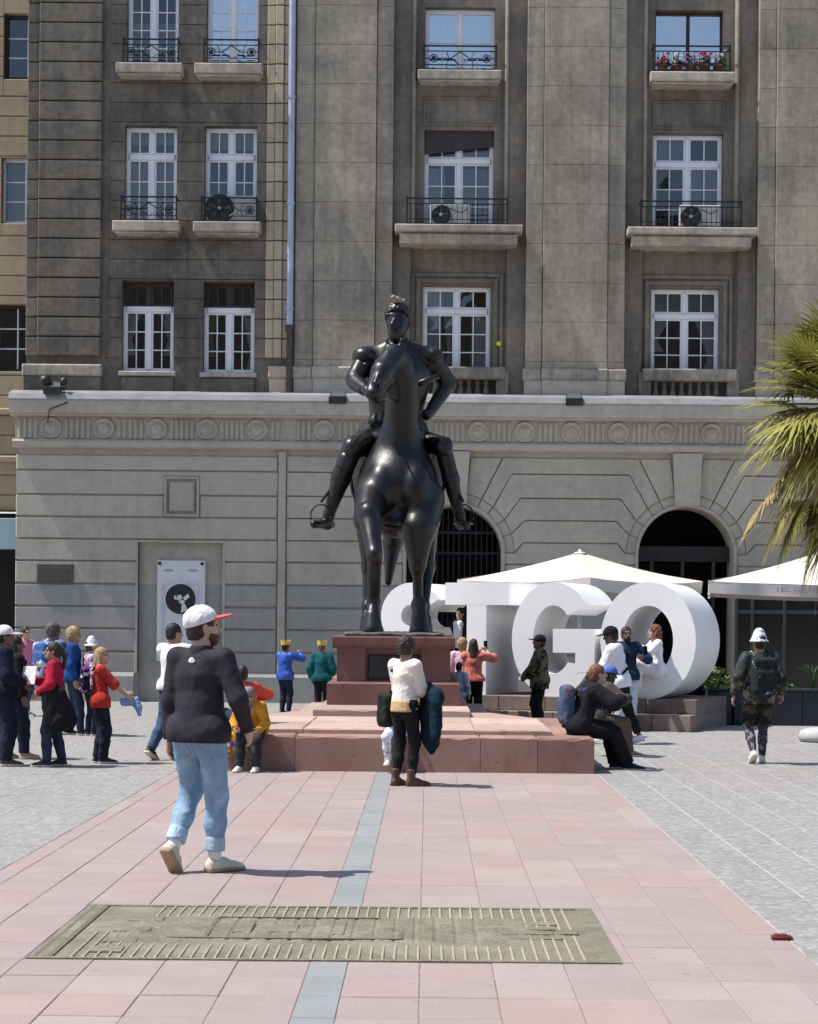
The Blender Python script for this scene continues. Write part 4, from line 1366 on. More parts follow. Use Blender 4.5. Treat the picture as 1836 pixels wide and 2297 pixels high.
for r in nops:
    f_ = MB()
    x0, x1, z0, z1 = r
    f_.box(x0, x0 + .07, YN + .18, YN + .25, z0, z1).box(x1 - .07, x1, YN + .18, YN + .25, z0, z1).box(x0 + .07, x1 - .07, YN + .18, YN + .25, z0, z0 + .09).box(x0 + .07, x1 - .07, YN + .18, YN + .25, z1 - .08, z1)
    wn_ = f_.build('window', m_frame if r is nops[1] else m_brownf, nb_)
    for i in range(2):
        for j in range(3):
            a = x0 + .07 + (x1 - x0 - .14) * i / 2; b = x0 + .07 + (x1 - x0 - .14) * (i + 1) / 2
            c_ = z0 + .09 + (z1 - z0 - .17) * j / 3; d_ = z0 + .09 + (z1 - z0 - .17) * (j + 1) / 3
            MB().add([(a + .015, YN + .22, c_ + .015), (b - .015, YN + .22, c_ + .015), (b - .015, YN + .22, d_ - .015), (a + .015, YN + .22, d_ - .015)], [(0, 1, 2, 3)]).build('pane', m_glass, wn_)
    gb_ = MB()
    xm = (x0 + x1) / 2
    gb_.box(xm - .016, xm + .016, YN + .2, YN + .24, z0 + .09, z1 - .08)
    for j in (1, 2):
        q = z0 + .09 + (z1 - z0 - .17) * j / 3
        gb_.box(x0 + .07, xm - .016, YN + .201, YN + .239, q - .015, q + .015).box(xm + .016, x1 - .07, YN + .201, YN + .239, q - .015, q + .015)
    gb_.build('glazing_bar', m_frame, wn_)
    MB().add([(x0 - .2, YN + .7, z0 - .2), (x1 + .2, YN + .7, z0 - .2), (x1 + .2, YN + .7, z1 + .2), (x0 - .2, YN + .7, z1 + .2)], [(0, 1, 2, 3)]).build('room', m_dark if r is not nops[1] else m_blind, wn_)
m_teal = M('pale_teal_fascia', (0.30, 0.46, 0.52), 0.5, 0.06, 2)
MB().cbox(nx0 + .3, nx1 + .6, YN - .05, YN + .3, NP(30, 1156)[1], NP(30, 1091)[1], .01).build('shop_fascia', m_teal, nb_)
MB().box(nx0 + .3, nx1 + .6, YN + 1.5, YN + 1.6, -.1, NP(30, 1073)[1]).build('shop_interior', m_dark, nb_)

# ================================================================== white city letters on a stepped base
m_white = M('white_letter_paint', (0.89, 0.89, 0.89), 0.38, 0.04, 1.2, 0.04, 6, spec=0.5, detail=7)
m_bstone = stone('pink_grey_base_stone', (0.25, 0.195, 0.175), (0.13, 0.105, 0.095), 0.4, rand=0.22)
SA = R(22)
sign = empty('city_letters_sign', (4.43, 30.9, 0), 'huge white block letters S T G O on a stepped stone base', 'sign', rz=-SA)
ZL, LH, ST, LD = 0.515, 1.935, 0.385, 1.72
def ribbon(outer, inner, closed, name, lab):
    n = len(outer)
    v = [(x, 0, z) for x, z in outer] + [(x, 0, z) for x, z in inner] + [(x, LD, z) for x, z in outer] + [(x, LD, z) for x, z in inner]
    f = []
    rng = range(n if closed else n - 1)
    for i in rng:
        j = (i + 1) % n
        f += [(i, j, n + j, n + i), (2 * n + j, 2 * n + i, 3 * n + i, 3 * n + j), (j, i, 2 * n + i, 2 * n + j), (n + i, n + j, 3 * n + j, 3 * n + i)]
    if not closed:
        f += [(0, n, 3 * n, 2 * n), (n - 1, 3 * n - 1, 4 * n - 1, 2 * n - 1)]
    return v, f
def letter(m, name, lab):
    o = m.build(name, m_white, sign, False, False)
    smooth_by_angle(o, 35)
    o['label'] = lab
    return o
def ellarc(cx, cz, a, b, d0, d1, n):
    return [(cx + a * math.cos(R(d0 + (d1 - d0) * i / n)), cz + b * math.sin(R(d0 + (d1 - d0) * i / n))) for i in range(n + 1)]
cz = ZL + LH / 2
# O
o_ = ellarc(-.82, cz, .82, LH / 2 + .01, 0, 360, 72)[:-1]; i_ = ellarc(-.82, cz, .82 - ST, LH / 2 - ST, 0, 360, 72)[:-1]
letter(MB().add(*ribbon(o_, i_, True, '', '')), 'letter_o', 'white letter O, last of the four')
# G
gx = -2.48
o_ = ellarc(gx, cz, .74, LH / 2 + .01, 38, 333, 60); i_ = ellarc(gx, cz, .74 - ST, LH / 2 - ST, 46, 318, 60)
gm = MB().add(*ribbon(o_, i_, False, '', ''))
gm.prism([(gx, ZL + .745), (gx + .74, ZL + .745), (gx + .74, ZL + 1.15), (gx, ZL + 1.15)], -0.002, LD)
gm.prism([(gx + .40, ZL + .40), (gx + .74, ZL + .45), (gx + .74, ZL + .745), (gx + .40, ZL + .745)], -0.0021, LD - .001)
letter(gm, 'letter_g', 'white letter G')
# T
tm = MB()
tm.prism([(-4.455, ZL + LH - ST), (-3.285, ZL + LH - ST), (-3.285, ZL + LH), (-4.455, ZL + LH)], 0, LD)
tm.prism([(-4.05, ZL), (-3.69, ZL), (-3.69, ZL + LH - ST), (-4.05, ZL + LH - ST)], 0.0015, LD - .0015)
letter(tm, 'letter_t', 'white letter T')
# S
sx = -5.09
up = [(R(28 + (270 - 28) * i / 30), cz + .388) for i in range(31)]
lo_ = [(R(90 - (90 + 152) * i / 30), cz - .388) for i in range(1, 31)]
ctr = [(sx + .385 * math.cos(t), z + .388 * math.sin(t)) for t, z in up + lo_]
O_, I_ = [], []
for i, p in enumerate(ctr):
    a, b = ctr[max(i - 1, 0)], ctr[min(i + 1, len(ctr) - 1)]
    d = Vector((b[0] - a[0], b[1] - a[1])).normalized()
    nrm = Vector((d.y, -d.x))
    w = ST / 2
    O_.append((p[0] + nrm.x * w, p[1] + nrm.y * w)); I_.append((p[0] - nrm.x * w, p[1] - nrm.y * w))
letter(MB().add(*ribbon(O_, I_, False, '', '')), 'letter_s', 'white letter S, half hidden behind the bronze horse')
# base steps, made of slabs
xx = -6.05
k = 0
while xx < .0:
    w = min(random.uniform(.7, 1.1), .05 - xx)
    if .05 - (xx + w) < .3: w = .05 - xx
    MB().cbox(xx + .004, xx + w - .004, -.10, 2.05, .275, ZL, .01).build('upper_step_slab', m_bstone, sign, world=False)
    xx += w
xx = -6.05
while xx < .0:
    w = min(random.uniform(.8, 1.2), .05 - xx)
    if .05 - (xx + w) < .3: w = .05 - xx
    MB().cbox(xx + .004, xx + w - .004, -.48, 2.55, -.02, .27, .012).build('lower_step_slab', m_bstone, sign, world=False)
    xx += w

# ================================================================== cafe parasols
m_canvas = M('cream_canvas', (0.66, 0.60, 0.52), 0.8, 0.04, 2.5, 0.15, 30)
m_valance = M('grey_cream_valance', (0.62, 0.58, 0.55), 0.85, 0.06, 3, 0.15, 30)
m_pole = M('white_aluminium_pole', (0.62, 0.62, 0.63), 0.4, 0.05, 5, metallic=0.5)
m_blue = M('faded_lilac_print', (0.33, 0.32, 0.42), 0.8, 0.1, 20)
def parasol(label, c, yaw, r, ze_, za, valance=.22):
    p = empty('cafe_parasol', (c[0], c[1], 0), label, 'parasol', 'cafe parasols', rz=yaw)
    n = 10
    cor = [(r * math.cos(t), r * math.sin(t)) for t in (PI, 1.5 * PI, 0, .5 * PI)]
    for k in range(4):
        a, b = cor[k], cor[(k + 1) % 4]
        vv, ff = [], []
        for i in range(n + 1):
            u = i / n
            for j in range(n + 1):
                w = j / n
                x, y = (a[0] * (1 - w) + b[0] * w) * u, (a[1] * (1 - w) + b[1] * w) * u
                z = za + (ze_ - za) * u - .05 * math.sin(PI * u) - .07 * math.sin(PI * w) * u * u + .012 * math.sin(9 * w + 5 * u) * u
                vv.append((x, y, z))
        for i in range(n):
            for j in range(n):
                q = i * (n + 1) + j
                ff.append((q, q + 1, q + n + 2, q + n + 1))
        MB().add(vv, ff).build('canopy_panel', m_canvas, p, True, False)
        vv, ff = [], []
        for j in range(n * 2 + 1):
            w = j / (n * 2)
            x, y = a[0] * (1 - w) + b[0] * w, a[1] * (1 - w) + b[1] * w
            zt = ze_ - .07 * math.sin(PI * w)
            o2 = 1 + .012 * math.sin(w * 25)
            vv += [(x * .998, y * .998, zt + .004), (x * o2 * .99, y * o2 * .99, ze_ - valance - .07 * math.sin(PI * w))]
        for j in range(n * 2):
            ff.append((2 * j, 2 * j + 1, 2 * j + 3, 2 * j + 2))
        MB().add(vv, ff).build('valance', m_valance, p, True, False)
    MB().tube([(0, 0, 0), (0, 0, za + .05)], .04, 10).build('pole', m_pole, p, True, False)
    MB().lathe([(.0, .0), (.14, .0), (.09, .035), (.0, .05)], (0, 0, za - .035), 10).build('finial', m_canvas, p, True, False)
    MB().tbox(-.4, .4, -.4, .4, 0, .09, .02).build('foot', M('concrete_foot', (.33, .33, .32), .9), p, False, False)
    for k in range(4):
        MB().tube([(0, 0, za - .12), (cor[k][0] * .98, cor[k][1] * .98, ze_ - .03)], .016, 6).build('rib', m_pole, p, False, False)
        MB().tube([(0, 0, za - .75), (cor[k][0] * .5, cor[k][1] * .5, (ze_ + za) / 2 - .07)], .012, 6).build('strut', m_pole, p, False, False)
    return p
parasol('cream square parasol rising behind the white letters T, G and O', (2.96, 36.5), 0.0, 2.40, 2.60, 3.16)
y2 = R(45 - 8.7)
parasol('cream square parasol at the right edge above the man in the bucket hat', (7.66, 36.35), y2, 3.1, 2.57, 3.22)
# faded print on the valance facing the square
pr_ = bpy.data.objects['cafe_parasol.001']
vl = MB()
e0, e1 = Vector((3.1 * math.cos(PI + y2) + 7.66, 3.1 * math.sin(PI + y2) + 36.35, 0)), Vector((3.1 * math.cos(1.5 * PI + y2) + 7.66, 3.1 * math.sin(1.5 * PI + y2) + 36.35, 0))
ed = (e1 - e0).normalized(); nn = Vector((ed.y, -ed.x, 0))
for (s0, s1, za, zb) in ((1.25, 1.28, .10, .20), (1.33, 1.5, .175, .195), (1.33, 1.36, .10, .195), (1.33, 1.5, .10, .12), (1.33, 1.46, .14, .155), (1.56, 1.59, .10, .195), (1.62, 1.78, .175, .195), (1.62, 1.78, .13, .15), (1.62, 1.78, .10, .115),
                         (1.86, 1.89, .10, .195), (1.89, 2.06, .17, .195), (1.89, 2.06, .10, .12), (2.12, 2.3, .17, .195), (2.12, 2.3, .10, .12), (2.2, 2.23, .10, .195)):
    a, b = e0 + ed * s0 + nn * .035, e0 + ed * s1 + nn * .035
    sg = .07 * math.sin(PI * s0 / 4.38)
    zz = 2.57 - .24 - sg
    vl.add([(a.x, a.y, zz + za), (b.x, b.y, zz + za), (b.x, b.y, zz + zb), (a.x, a.y, zz + zb)], [(0, 1, 2, 3)])
vl.build('valance_lettering', m_blue, pr_)

# ================================================================== planters, added shade panels, street furniture
m_navy = M('dark_navy_planter', (0.016, 0.02, 0.03), 0.5, 0.2, 4)
m_leaf = M('green_leaf', (0.10, 0.17, 0.03), 0.55, 0.4, 9, rand=0.2)
m_leafd = M('dark_green_leaf', (0.045, 0.085, 0.025), 0.6, 0.35, 9, rand=0.2)
m_soil = M('potting_soil', (0.04, 0.03, 0.022), 0.95, 0.3, 30)
def leaves(c, rad, n, size, seed):
    rg = random.Random(seed)
    m = MB()
    for _ in range(n):
        d = Vector((rg.gauss(0, 1), rg.gauss(0, 1), rg.gauss(0, .8))).normalized() * rg.random() ** .4
        p = Vector(c) + Vector((d.x * rad[0], d.y * rad[1], abs(d.z) * rad[2]))
        a = Vector((rg.gauss(0, 1), rg.gauss(0, 1), rg.gauss(0, .6))).normalized()
        b = a.cross(Vector((rg.gauss(0, 1), rg.gauss(0, 1), rg.gauss(0, 1)))).normalized()
        L, w = size * rg.uniform(.6, 1.3), size * rg.uniform(.3, .5)
        m.add([p, p + a * L * .5 + b * w, p + a * L, p + a * L * .5 - b * w], [(0, 1, 2, 3)])
    return m
plant_labels = ['dark navy planter box with a leafy plant beside the letter O', 'dark navy planter box just right of the letter sign, next to the leafy one', 'dark navy planter box directly behind the man in the bucket hat',
                'dark navy planter box right of the man in the bucket hat', 'dark navy planter box cut by the right edge, with a spiky plant']
for i, pxx in enumerate((1612, 1668, 1722, 1770, 1822)):
    q = W(pxx, 1622, 33.0)
    p = empty('planter_box', (q.x, 33.0, 0), plant_labels[i], 'planter', 'dark planter boxes along the cafe terrace')
    w = .205
    m = MB()
    m.cbox(q.x - w, q.x + w, 32.8, 33.2, 0.0, .60, .015).cbox(q.x - w - .012, q.x + w + .012, 32.788, 33.212, .60, .64, .01)
    m.build('box', m_navy, p)
    MB().box(q.x - w + .02, q.x + w - .02, 32.82, 33.18, .62, .648).build('soil', m_soil, p)
    if i == 0:
        leaves((q.x - .02, 33.0, .60), (.24, .2, .45), 150, .12, 5).build('foliage', m_leaf, p)
    elif i == 4:
        mm = MB()
        for k in range(26):
            a = random.uniform(0, 2 * PI); t = random.uniform(.3, 1.0)
            mm.tube([(q.x, 33.0, .62), (q.x + .13 * math.cos(a) * t, 33 + .13 * math.sin(a) * t, .95), (q.x + .34 * math.cos(a) * t, 33 + .34 * math.sin(a) * t, 1.12 - .1 * t)], [.014, .012, .002], 4)
        mm.build('foliage', m_leafd, p)
    elif i in (1, 3):
        leaves((q.x, 33.0, .60), (.17, .15, .12), 50, .09, 9 + i).build('foliage', m_leafd, p)
# dark panels added for the deep shade on the wall under the parasol
cs = empty('shade_panels', (7.8, 39.9, 0), 'dark panels added before the wall for the deep shade under the right parasol', 'shade panel')
m_tint = M('shade_panel_black', (0.012, 0.014, 0.014), 0.12, 0.2, 1.0, spec=0.5)  # near-black: the darkness of the shade is put into the colour
m_mull = M('dark_grey_frame', (0.06, 0.065, 0.065), 0.5, 0.1, 5)
xq = [W(v, 1450, 39.9).x for v in (1652, 1688, 1760, 1840, 1935)]
for a, b in zip(xq, xq[1:]):
    MB().box(a + .03, b - .03, 39.93, 39.96, .08, 2.02).build('pane', m_tint, cs)
    MB().box(a + .03, b - .03, 39.93, 39.96, 2.1, 2.75).build('pane', m_tint, cs)
fm = MB()
for a in xq:
    fm.box(a - .03, a + .03, 39.9, 39.98, 0, 2.8)
fm.build('upright', m_mull, cs)
for z0, z1 in ((0, .08), (2.02, 2.1), (2.75, 2.8)):
    for a, b in zip(xq, xq[1:]):
        MB().box(a + .031, b - .031, 39.905, 39.975, z0, z1).build('rail', m_mull, cs)
# low round stone bollard at the right edge
q = W(1848, 1660, ground_d(1656))
bo = MB().lathe([(.30, 0), (.36, .02), (.37, .10), (.33, .17), (.22, .205), (0, .215)], (q.x, q.y, 0), 28).build('stone_bollard', M('pale_granite', (.42, .42, .41), .8, .12, 18, .3, 90), smooth=True)
tag(bo, 'low rounded pale stone bollard cut by the right edge', 'bollard')

# wall plaque and marble memorial in the niche
m_pl = M('green_bronze_plaque', (0.085, 0.09, 0.07), 0.55, 0.35, 12, 0.4, 80, metallic=0.4)
xa, za = FD(78, 1226); xb, zb = FD(155, 1187)
wp = empty('wall_plaque', ((xa + xb) / 2, YG, za), 'dark green bronze plaque fixed to the lower wall left of the niche', 'plaque')
MB().cbox(xa, xb, YG - .04, YG - .001, za, zb, .012).build('plate', m_pl, wp)
ptx = MB()
for i in range(5):
    zz = zb - .09 - i * .055
    ptx.box(xa + .08 + .03 * (i % 2), xb - .08 - .05 * (i % 3), YG - .045, YG - .04, zz - .012, zz + .012)
ptx.build('raised_lines', M('rubbed_bronze_lettering', (.13, .13, .095), .45, .2, 20, metallic=.5), wp)
m_marb = M('white_marble', (0.60, 0.61, 0.63), 0.5, 0.07, 2.5, 0.05, 20)
m_disc = M('dark_medallion', (0.02, 0.022, 0.028), 0.35, 0.2, 8)
YM = YG + .10
xa, za = FD(329, 1392); xb, zb = FD(432, 1180)
mm = empty('marble_memorial', ((xa + xb) / 2, YM, za), 'tall white marble memorial slab with dark round medallion in the niche', 'memorial')
MB().cbox(xa, xb, YM - .06, YM + .06, za, zb, .012).build('slab', m_marb, mm)
xi, zi = (xb - xa), (zb - za)
fz = zb - .47
for k_, t_ in ((.0, .02), (.055, .012)):
    f_ = MB()
    a, b, c_, d_ = xa + .09 + k_, xb - .09 - k_, za + .08 + k_, fz - k_
    f_.box(a, b, YM - .075, YM - .0605, d_ - t_, d_).box(a, b, YM - .075, YM - .0605, c_, c_ + t_).box(a, a + t_, YM - .075, YM - .0605, c_ + t_, d_ - t_).box(b - t_, b, YM - .075, YM - .0605, c_ + t_, d_ - t_)
    f_.build('moulding', m_marb, mm)
cxm, czm = FD(380, 1261)
MB().lathe([(.36, 0), (.36, .015), (.335, .03), (.33, .02)], (cxm, YM - .0605, czm), 36, 'y').build('medallion_ring', m_marb, mm)
MB().lathe([(.325, 0), (.325, .03), (.31, .034)], (cxm, YM - .061, czm), 36, 'y').build('medallion', m_disc, mm)
fg = [((-.10, .05), (.0, .10), (.04, .04), (.0, -.06), (-.06, -.02)), ((-.14, .0), (-.08, -.02), (-.06, .06), (-.13, .08)), ((.05, .02), (.17, .12), (.20, .04), (.10, -.04)), ((.02, -.30), (.16, -.24), (.10, -.10), (.03, -.12)), ((.0, .0), (.1, -.05), (.06, -.12), (-.03, -.08))]
for p_ in fg:
    pts = [(cxm + x, czm + z) for x, z in p_]
    ar = sum(pts[i][0] * pts[(i + 1) % len(pts)][1] - pts[(i + 1) % len(pts)][0] * pts[i][1] for i in range(len(pts)))
    MB().prism(pts if ar > 0 else pts[::-1], YM - .115, YM - .095).build('relief_figure', m_marb, mm)
for s in (-1, 1):
    MB().box(cxm + s * .26 - .09, cxm + s * .26 + .09, YM - .065, YM - .0605, zb - .24, zb - .20).build('inscription', M('grey_inscription', (.3, .3, .33), .7), mm)
    MB().lathe([(.035, 0), (.035, .03), (0, .04)], (cxm + s * (xi / 2 - .06), YM - .0605, zb - .07), 10, 'y').build('fixing_bolt', m_iron, mm)

# floodlights on the cornice
m_black = M('black_metal_housing', (0.02, 0.02, 0.022), 0.5, 0.2, 10)
m_lens = M('floodlight_glass', (0.10, 0.11, 0.12), 0.15, 0.1, 3)
for i, (dx_, dy_, lab, tw) in enumerate(((118, 822, 'black floodlight cluster with loose cable on the cornice at left', .2), (713, 842, 'black floodlight on the cornice left of the bronze rider', 0), (1207, 846, 'black floodlight on the cornice between the two window bays at right', 0))):
    xx, zz = FD(dx_, dy_)
    fl = empty('floodlight', (xx, YG - .2, zz - .1), lab, 'floodlight', 'floodlights on the cornice')
    y_ = YG - .25
    m = MB()
    m.add([(xx - .19, y_ - .16, zz - .13), (xx + .19, y_ - .16, zz - .13), (xx + .17, y_ + .1, zz - .02), (xx - .17, y_ + .1, zz - .02), (xx - .19, y_ - .16, zz + .02), (xx + .19, y_ - .16, zz + .02), (xx + .15, y_ + .1, zz + .16), (xx - .15, y_ + .1, zz + .16)],
          [(0, 3, 2, 1), (4, 5, 6, 7), (0, 1, 5, 4), (1, 2, 6, 5), (2, 3, 7, 6), (3, 0, 4, 7)])
    m.build('housing', m_black, fl)
    MB().add([(xx - .16, y_ - .15, zz + .035), (xx + .16, y_ - .15, zz + .035), (xx + .13, y_ + .08, zz + .165), (xx - .13, y_ + .08, zz + .165)], [(0, 1, 2, 3)]).build('lens', m_lens, fl)
    MB().tube([(xx - .22, y_, zz - .2), (xx - .22, y_, zz), (xx - .19, y_, zz + .02)], .015, 5).tube([(xx + .22, y_, zz - .2), (xx + .22, y_, zz), (xx + .19, y_, zz + .02)], .015, 5).build('bracket', m_black, fl)
    if i == 0:
        MB().tube([(xx + .1, y_, zz - .1), (xx + .3, y_ - .05, zz - .22), (xx + .32, y_ - .13, zz - .3), (xx - .06, y_ - .13, zz - .45), (xx - .1, y_ - .13, zz - .75)], .014, 5).build('cable', m_cable, fl)
        MB().lathe([(.0, 0), (.11, .02), (.14, .10), (.11, .2), (.0, .24)], (xx - .18, y_ - .02, zz + .06), 12).build('lamp_head', m_black, fl, True)
        MB().lathe([(.0, 0), (.07, .02), (.09, .08), (.06, .15), (.0, .18)], (xx + .22, y_ - .02, zz + .08), 12).build('lamp_head', m_black, fl, True)

# air-conditioning units on the balconies
m_ac = M('white_ac_casing', (0.42, 0.42, 0.41), 0.5, 0.05, 4)
for (da, db, dya, dyb, yy, fx, lab, cover) in ((436, 538, 412, 468, YU - .22, 462, 'white air conditioner with large dark fan on the left balcony', 1.25), (905, 1030, 428, 474, YB - .45, 929, 'white air conditioner on the middle balcony, behind its railing', 1), (1433, 1528, 430, 480, YB - .45, 1456, 'white air conditioner on the right balcony, behind its railing', 1)):
    xa, za = FD(da, dyb); xb, zb = FD(db, dya)
    if cover == 1: xb = xa + .88
    ac = empty('air_conditioner', ((xa + xb) / 2, yy, za), lab, 'air conditioner', 'air conditioners on the balconies')
    MB().cbox(xa, xb, yy, yy + .3, za, zb, .02).build('casing', m_ac, ac)
    fxx, fzz = FD(fx, (dya + dyb) / 2)[0], (za + zb) / 2
    rr = (zb - za) * .44 * cover
    MB().lathe([(rr, 0), (rr, .02), (rr * .93, .03), (rr * .2, .012)], (fxx, yy - .0, fzz), 24, 'y').build('fan_opening', m_black, ac)
    MB().lathe([(.04, 0), (.04, .02), (0, .025)], (fxx, yy - .03, fzz), 10, 'y').build('fan_hub', m_ac, ac)
    for k in range(5):
        a = 2 * PI * k / 5
        MB().add([(fxx, yy - .034, fzz), (fxx + rr * .8 * math.cos(a), yy - .036, fzz + rr * .8 * math.sin(a)), (fxx + rr * .8 * math.cos(a + .5), yy - .034, fzz + rr * .8 * math.sin(a + .5))], [(0, 1, 2)]).build('fan_blade', m_mull, ac)
    if cover == 1:
        MB().tube([(xb - .05, yy - .01, zb - .1), (xb - .2, yy - .03, zb - .2), (fxx + rr, yy - .04, zb - .12), (fxx, yy - .045, zb - .02)], .01, 5).build('cable', m_cable, ac)
# flower pots on the upper right sill
m_terra = M('terracotta', (0.28, 0.10, 0.06), 0.85, 0.2, 15)
fls = [((.62, .03, .05), 'red'), ((.75, .72, .74), 'white'), ((.55, .20, .45), 'pink'), ((.60, .03, .08), 'crimson'), ((.70, .66, .70), 'pale')]
x0_, x1_ = OPB['A4'][0] - .02, OPB['A4'][1] + .02
for i, (fc, nm) in enumerate(fls):
    xx = x0_ + (x1_ - x0_) * (i + .5) / 5
    lab = ['leftmost pot of red flowers on the upper right balcony sill', 'pot of white flowers, second from the left on the upper right sill', 'pot of pink flowers in the middle of the upper right sill', 'pot of crimson flowers, second from the right on the upper right sill', 'rightmost pot, with pale flowers, on the upper right sill'][i]
    fp = empty('flower_pot', (xx, YB - .25, zA4), lab, 'flower pot', 'flower pots on the upper right balcony')
    MB().lathe([(.08, 0), (.11, .16), (.125, .16), (.125, .20), (.10, .20)], (xx, YB - .25, zA4), 14).build('pot', m_terra, fp, True)
    leaves((xx, YB - .27, zA4 + .2), (.16, .13, .2), 90, .07, 40 + i).build('foliage', m_leafd, fp)
    bm2 = MB()
    rg = random.Random(60 + i)
    for _ in range(10):
        p = (xx + rg.uniform(-.14, .14), YB - .34 + rg.uniform(-.04, .04), zA4 + .26 + rg.uniform(-.05, .22))
        bm2.lathe([(0, -.03), (.035, -.01), (.04, .012), (0, .03)], p, 7)
    bm2.build('blossom', M('petal_' + nm, fc, .7, .2, 20), fp)

# building on the far side of the square, behind the photographer, seen only in the window reflections
ob = empty('opposite_building', (-5, -45, 0), 'brown stone building across the square, mirrored in the window panes', 'building')
m_opp = stone('opposite_stone', (0.30, 0.25, 0.20), (0.16, 0.14, 0.12), 0.5)
MB().box(-60, -6, -60, -45, 0, 27).build('wing', m_opp, ob)
MB().box(-6, 14, -60, -46, 0, 23).build('wing', m_opp, ob)
MB().box(14, 60, -60, -45.5, 0, 30).build('wing', m_opp, ob)
MB().prism([(2, 23), (12, 23), (7, 30)], -58, -47).build('gable', M('terracotta_roof', (.30, .14, .08), .9, .2, 4), ob)

# ================================================================== stepped red stone platform, pedestal and bronze rider
def red_stone(name, a, b):
    t = NT(name)
    v = t.coords(world=True)
    n1 = t.noise(v, 1.6, 6, 0.62)
    n2 = t.noise(t.coords((1, 1, .35), world=True), 4.0, 5, 0.6)
    c = t.mix(t.ramp(n1, [(0.3, 0.0), (0.7, 1.0)]), a, b)
    c = t.mix(t.ramp(n2, [(0.55, 0.0), (0.72, 0.5)]), c, sc3(a, 0.55))
    c = t.mix(t.ramp(t.noise(v, 14.0, 3), [(0.66, 0.0), (0.74, 0.6)]), c, sc3(a, 0.4))
    oi = t.n('ShaderNodeObjectInfo')
    k = t.math('ADD', t.math('MULTIPLY', oi.outputs['Random'], 0.34), 0.83)
    cb = t.n('ShaderNodeCombineXYZ')
    for i in range(3):
        t.l(k, cb.inputs[i])
    c = t.mix(1.0, c, cb.outputs[0], 'MULTIPLY')
    nrm = t.bump(t.noise(v, 38.0, 6, 0.7), 0.5, 0.012)
    t.principled(c, 0.85, 0.0, nrm, 0.25)
    return t.m
m_rs = red_stone('red_porphyry_block', (0.27, 0.15, 0.118), (0.34, 0.212, 0.175))
m_rst = red_stone('worn_pink_slab', (0.385, 0.272, 0.228), (0.44, 0.335, 0.285))
m_pd = red_stone('dark_red_granite', (0.145, 0.075, 0.066), (0.195, 0.108, 0.098))
T1, T2, T3 = 0.41, 0.473, 0.568
D1, D2, D3, DP = 21.6, 22.04, 25.0, 26.4
plat = empty('stone_platform', (AX, D1, 0), 'low stepped platform of red stone blocks carrying the bronze rider', 'platform')
def rough_slab(pts, z0, z1, seed, mat, name, parent, chip=.012):
    "slab with chipped, uneven top edge: outline points (counter-clockwise from above)"
    rg = random.Random(seed)
    P = []
    for i, a in enumerate(pts):
        b = pts[(i + 1) % len(pts)]
        L = math.hypot(b[0] - a[0], b[1] - a[1])
        n = max(1, int(L / .12))
        for k in range(n):
            P.append((a[0] + (b[0] - a[0]) * k / n, a[1] + (b[1] - a[1]) * k / n))
    cx_ = sum(p[0] for p in P) / len(P); cy_ = sum(p[1] for p in P) / len(P)
    n = len(P)
    v = [(x, y, z0) for x, y in P]
    for x, y in P:
        v.append((x, y, z1 - .012 - abs(rg.gauss(0, chip))))
    for x, y in P:
        d = Vector((cx_ - x, cy_ - y)).normalized() * (.014 + abs(rg.gauss(0, chip)))
        v.append((x + d.x, y + d.y, z1))
    f = []
    for i in range(n):
        j = (i + 1) % n
        f += [(i, j, n + j, n + i), (n + i, n + j, 2 * n + j, 2 * n + i)]
    f.append(tuple(range(2 * n, 3 * n)))
    return MB().add(v, f).build(name, mat, parent)
xL, xR = -2.89, 1.94
# front row of big blocks
cuts = [xL, -2.05, -1.52, -.36, .62, 1.28, xR]
for i, (a, b) in enumerate(zip(cuts, cuts[1:])):
    rough_slab([(a + .003, D1), (b - .003, D1), (b - .003, D1 + .75), (a + .003, D1 + .75)], -.02, T1 + random.uniform(-.004, .004), i, m_rs, 'block', plat)
# side rows and rear of the first tier
for i in range(4):
    ya, yb = D1 + .756 + i * 1.0, D1 + .75 + (i + 1) * 1.0
    ins = 0.0 if i < 1 else 0.0
    rough_slab([(xL, ya), (xL + .8, ya), (xL + .8, yb), (xL, yb)], -.02, T1 + random.uniform(-.004, .003), 20 + i, m_rs, 'block', plat)
    rough_slab([(xR - .8, ya), (xR, ya), (xR, yb), (xR - .8, yb)], -.02, T1 + random.uniform(-.004, .003), 30 + i, m_rs, 'block', plat)
MB().box(xL + .81, xR - .81, D1 + .76, 29.4, -.02, T1 - .035).build('core', m_rs, plat)
# second tier: long slabs, rear corners cut away
h2 = 1.95
ys = [D2, D2 + 1.35, 24.9]
cut2 = [AX - h2, AX - .98, AX + .02, AX + 1.05, AX + h2]
for j, (a, b) in enumerate(zip(ys, ys[1:])):
    for i, (u, w) in enumerate(zip(cut2, cut2[1:])):
        rough_slab([(u + .003, a + .003), (w - .003, a + .003), (w - .003, b - .003), (u + .003, b - .003)], T1 - .03, T2 + random.uniform(-.002, .002), 50 + j * 5 + i, m_rst, 'slab', plat, .005)
rough_slab([(AX - h2, 24.905), (AX + h2, 24.905), (AX + 1.35, 26.5), (AX + 1.35, 29.5), (AX - 1.35, 29.5), (AX - 1.35, 26.5)], T1 - .03, T2, 70, m_rst, 'slab', plat, .005)
# third slab
rough_slab([(AX - 1.05, D3), (AX + .02, D3), (AX + .02, 31.6), (AX - 1.05, 31.6)], T2 - .01, T3, 71, m_rst, 'slab', plat, .006)
rough_slab([(AX + .025, D3), (AX + 1.05, D3), (AX + 1.05, 31.6), (AX + .025, 31.6)], T2 - .01, T3 - .002, 72, m_rst, 'slab', plat, .006)
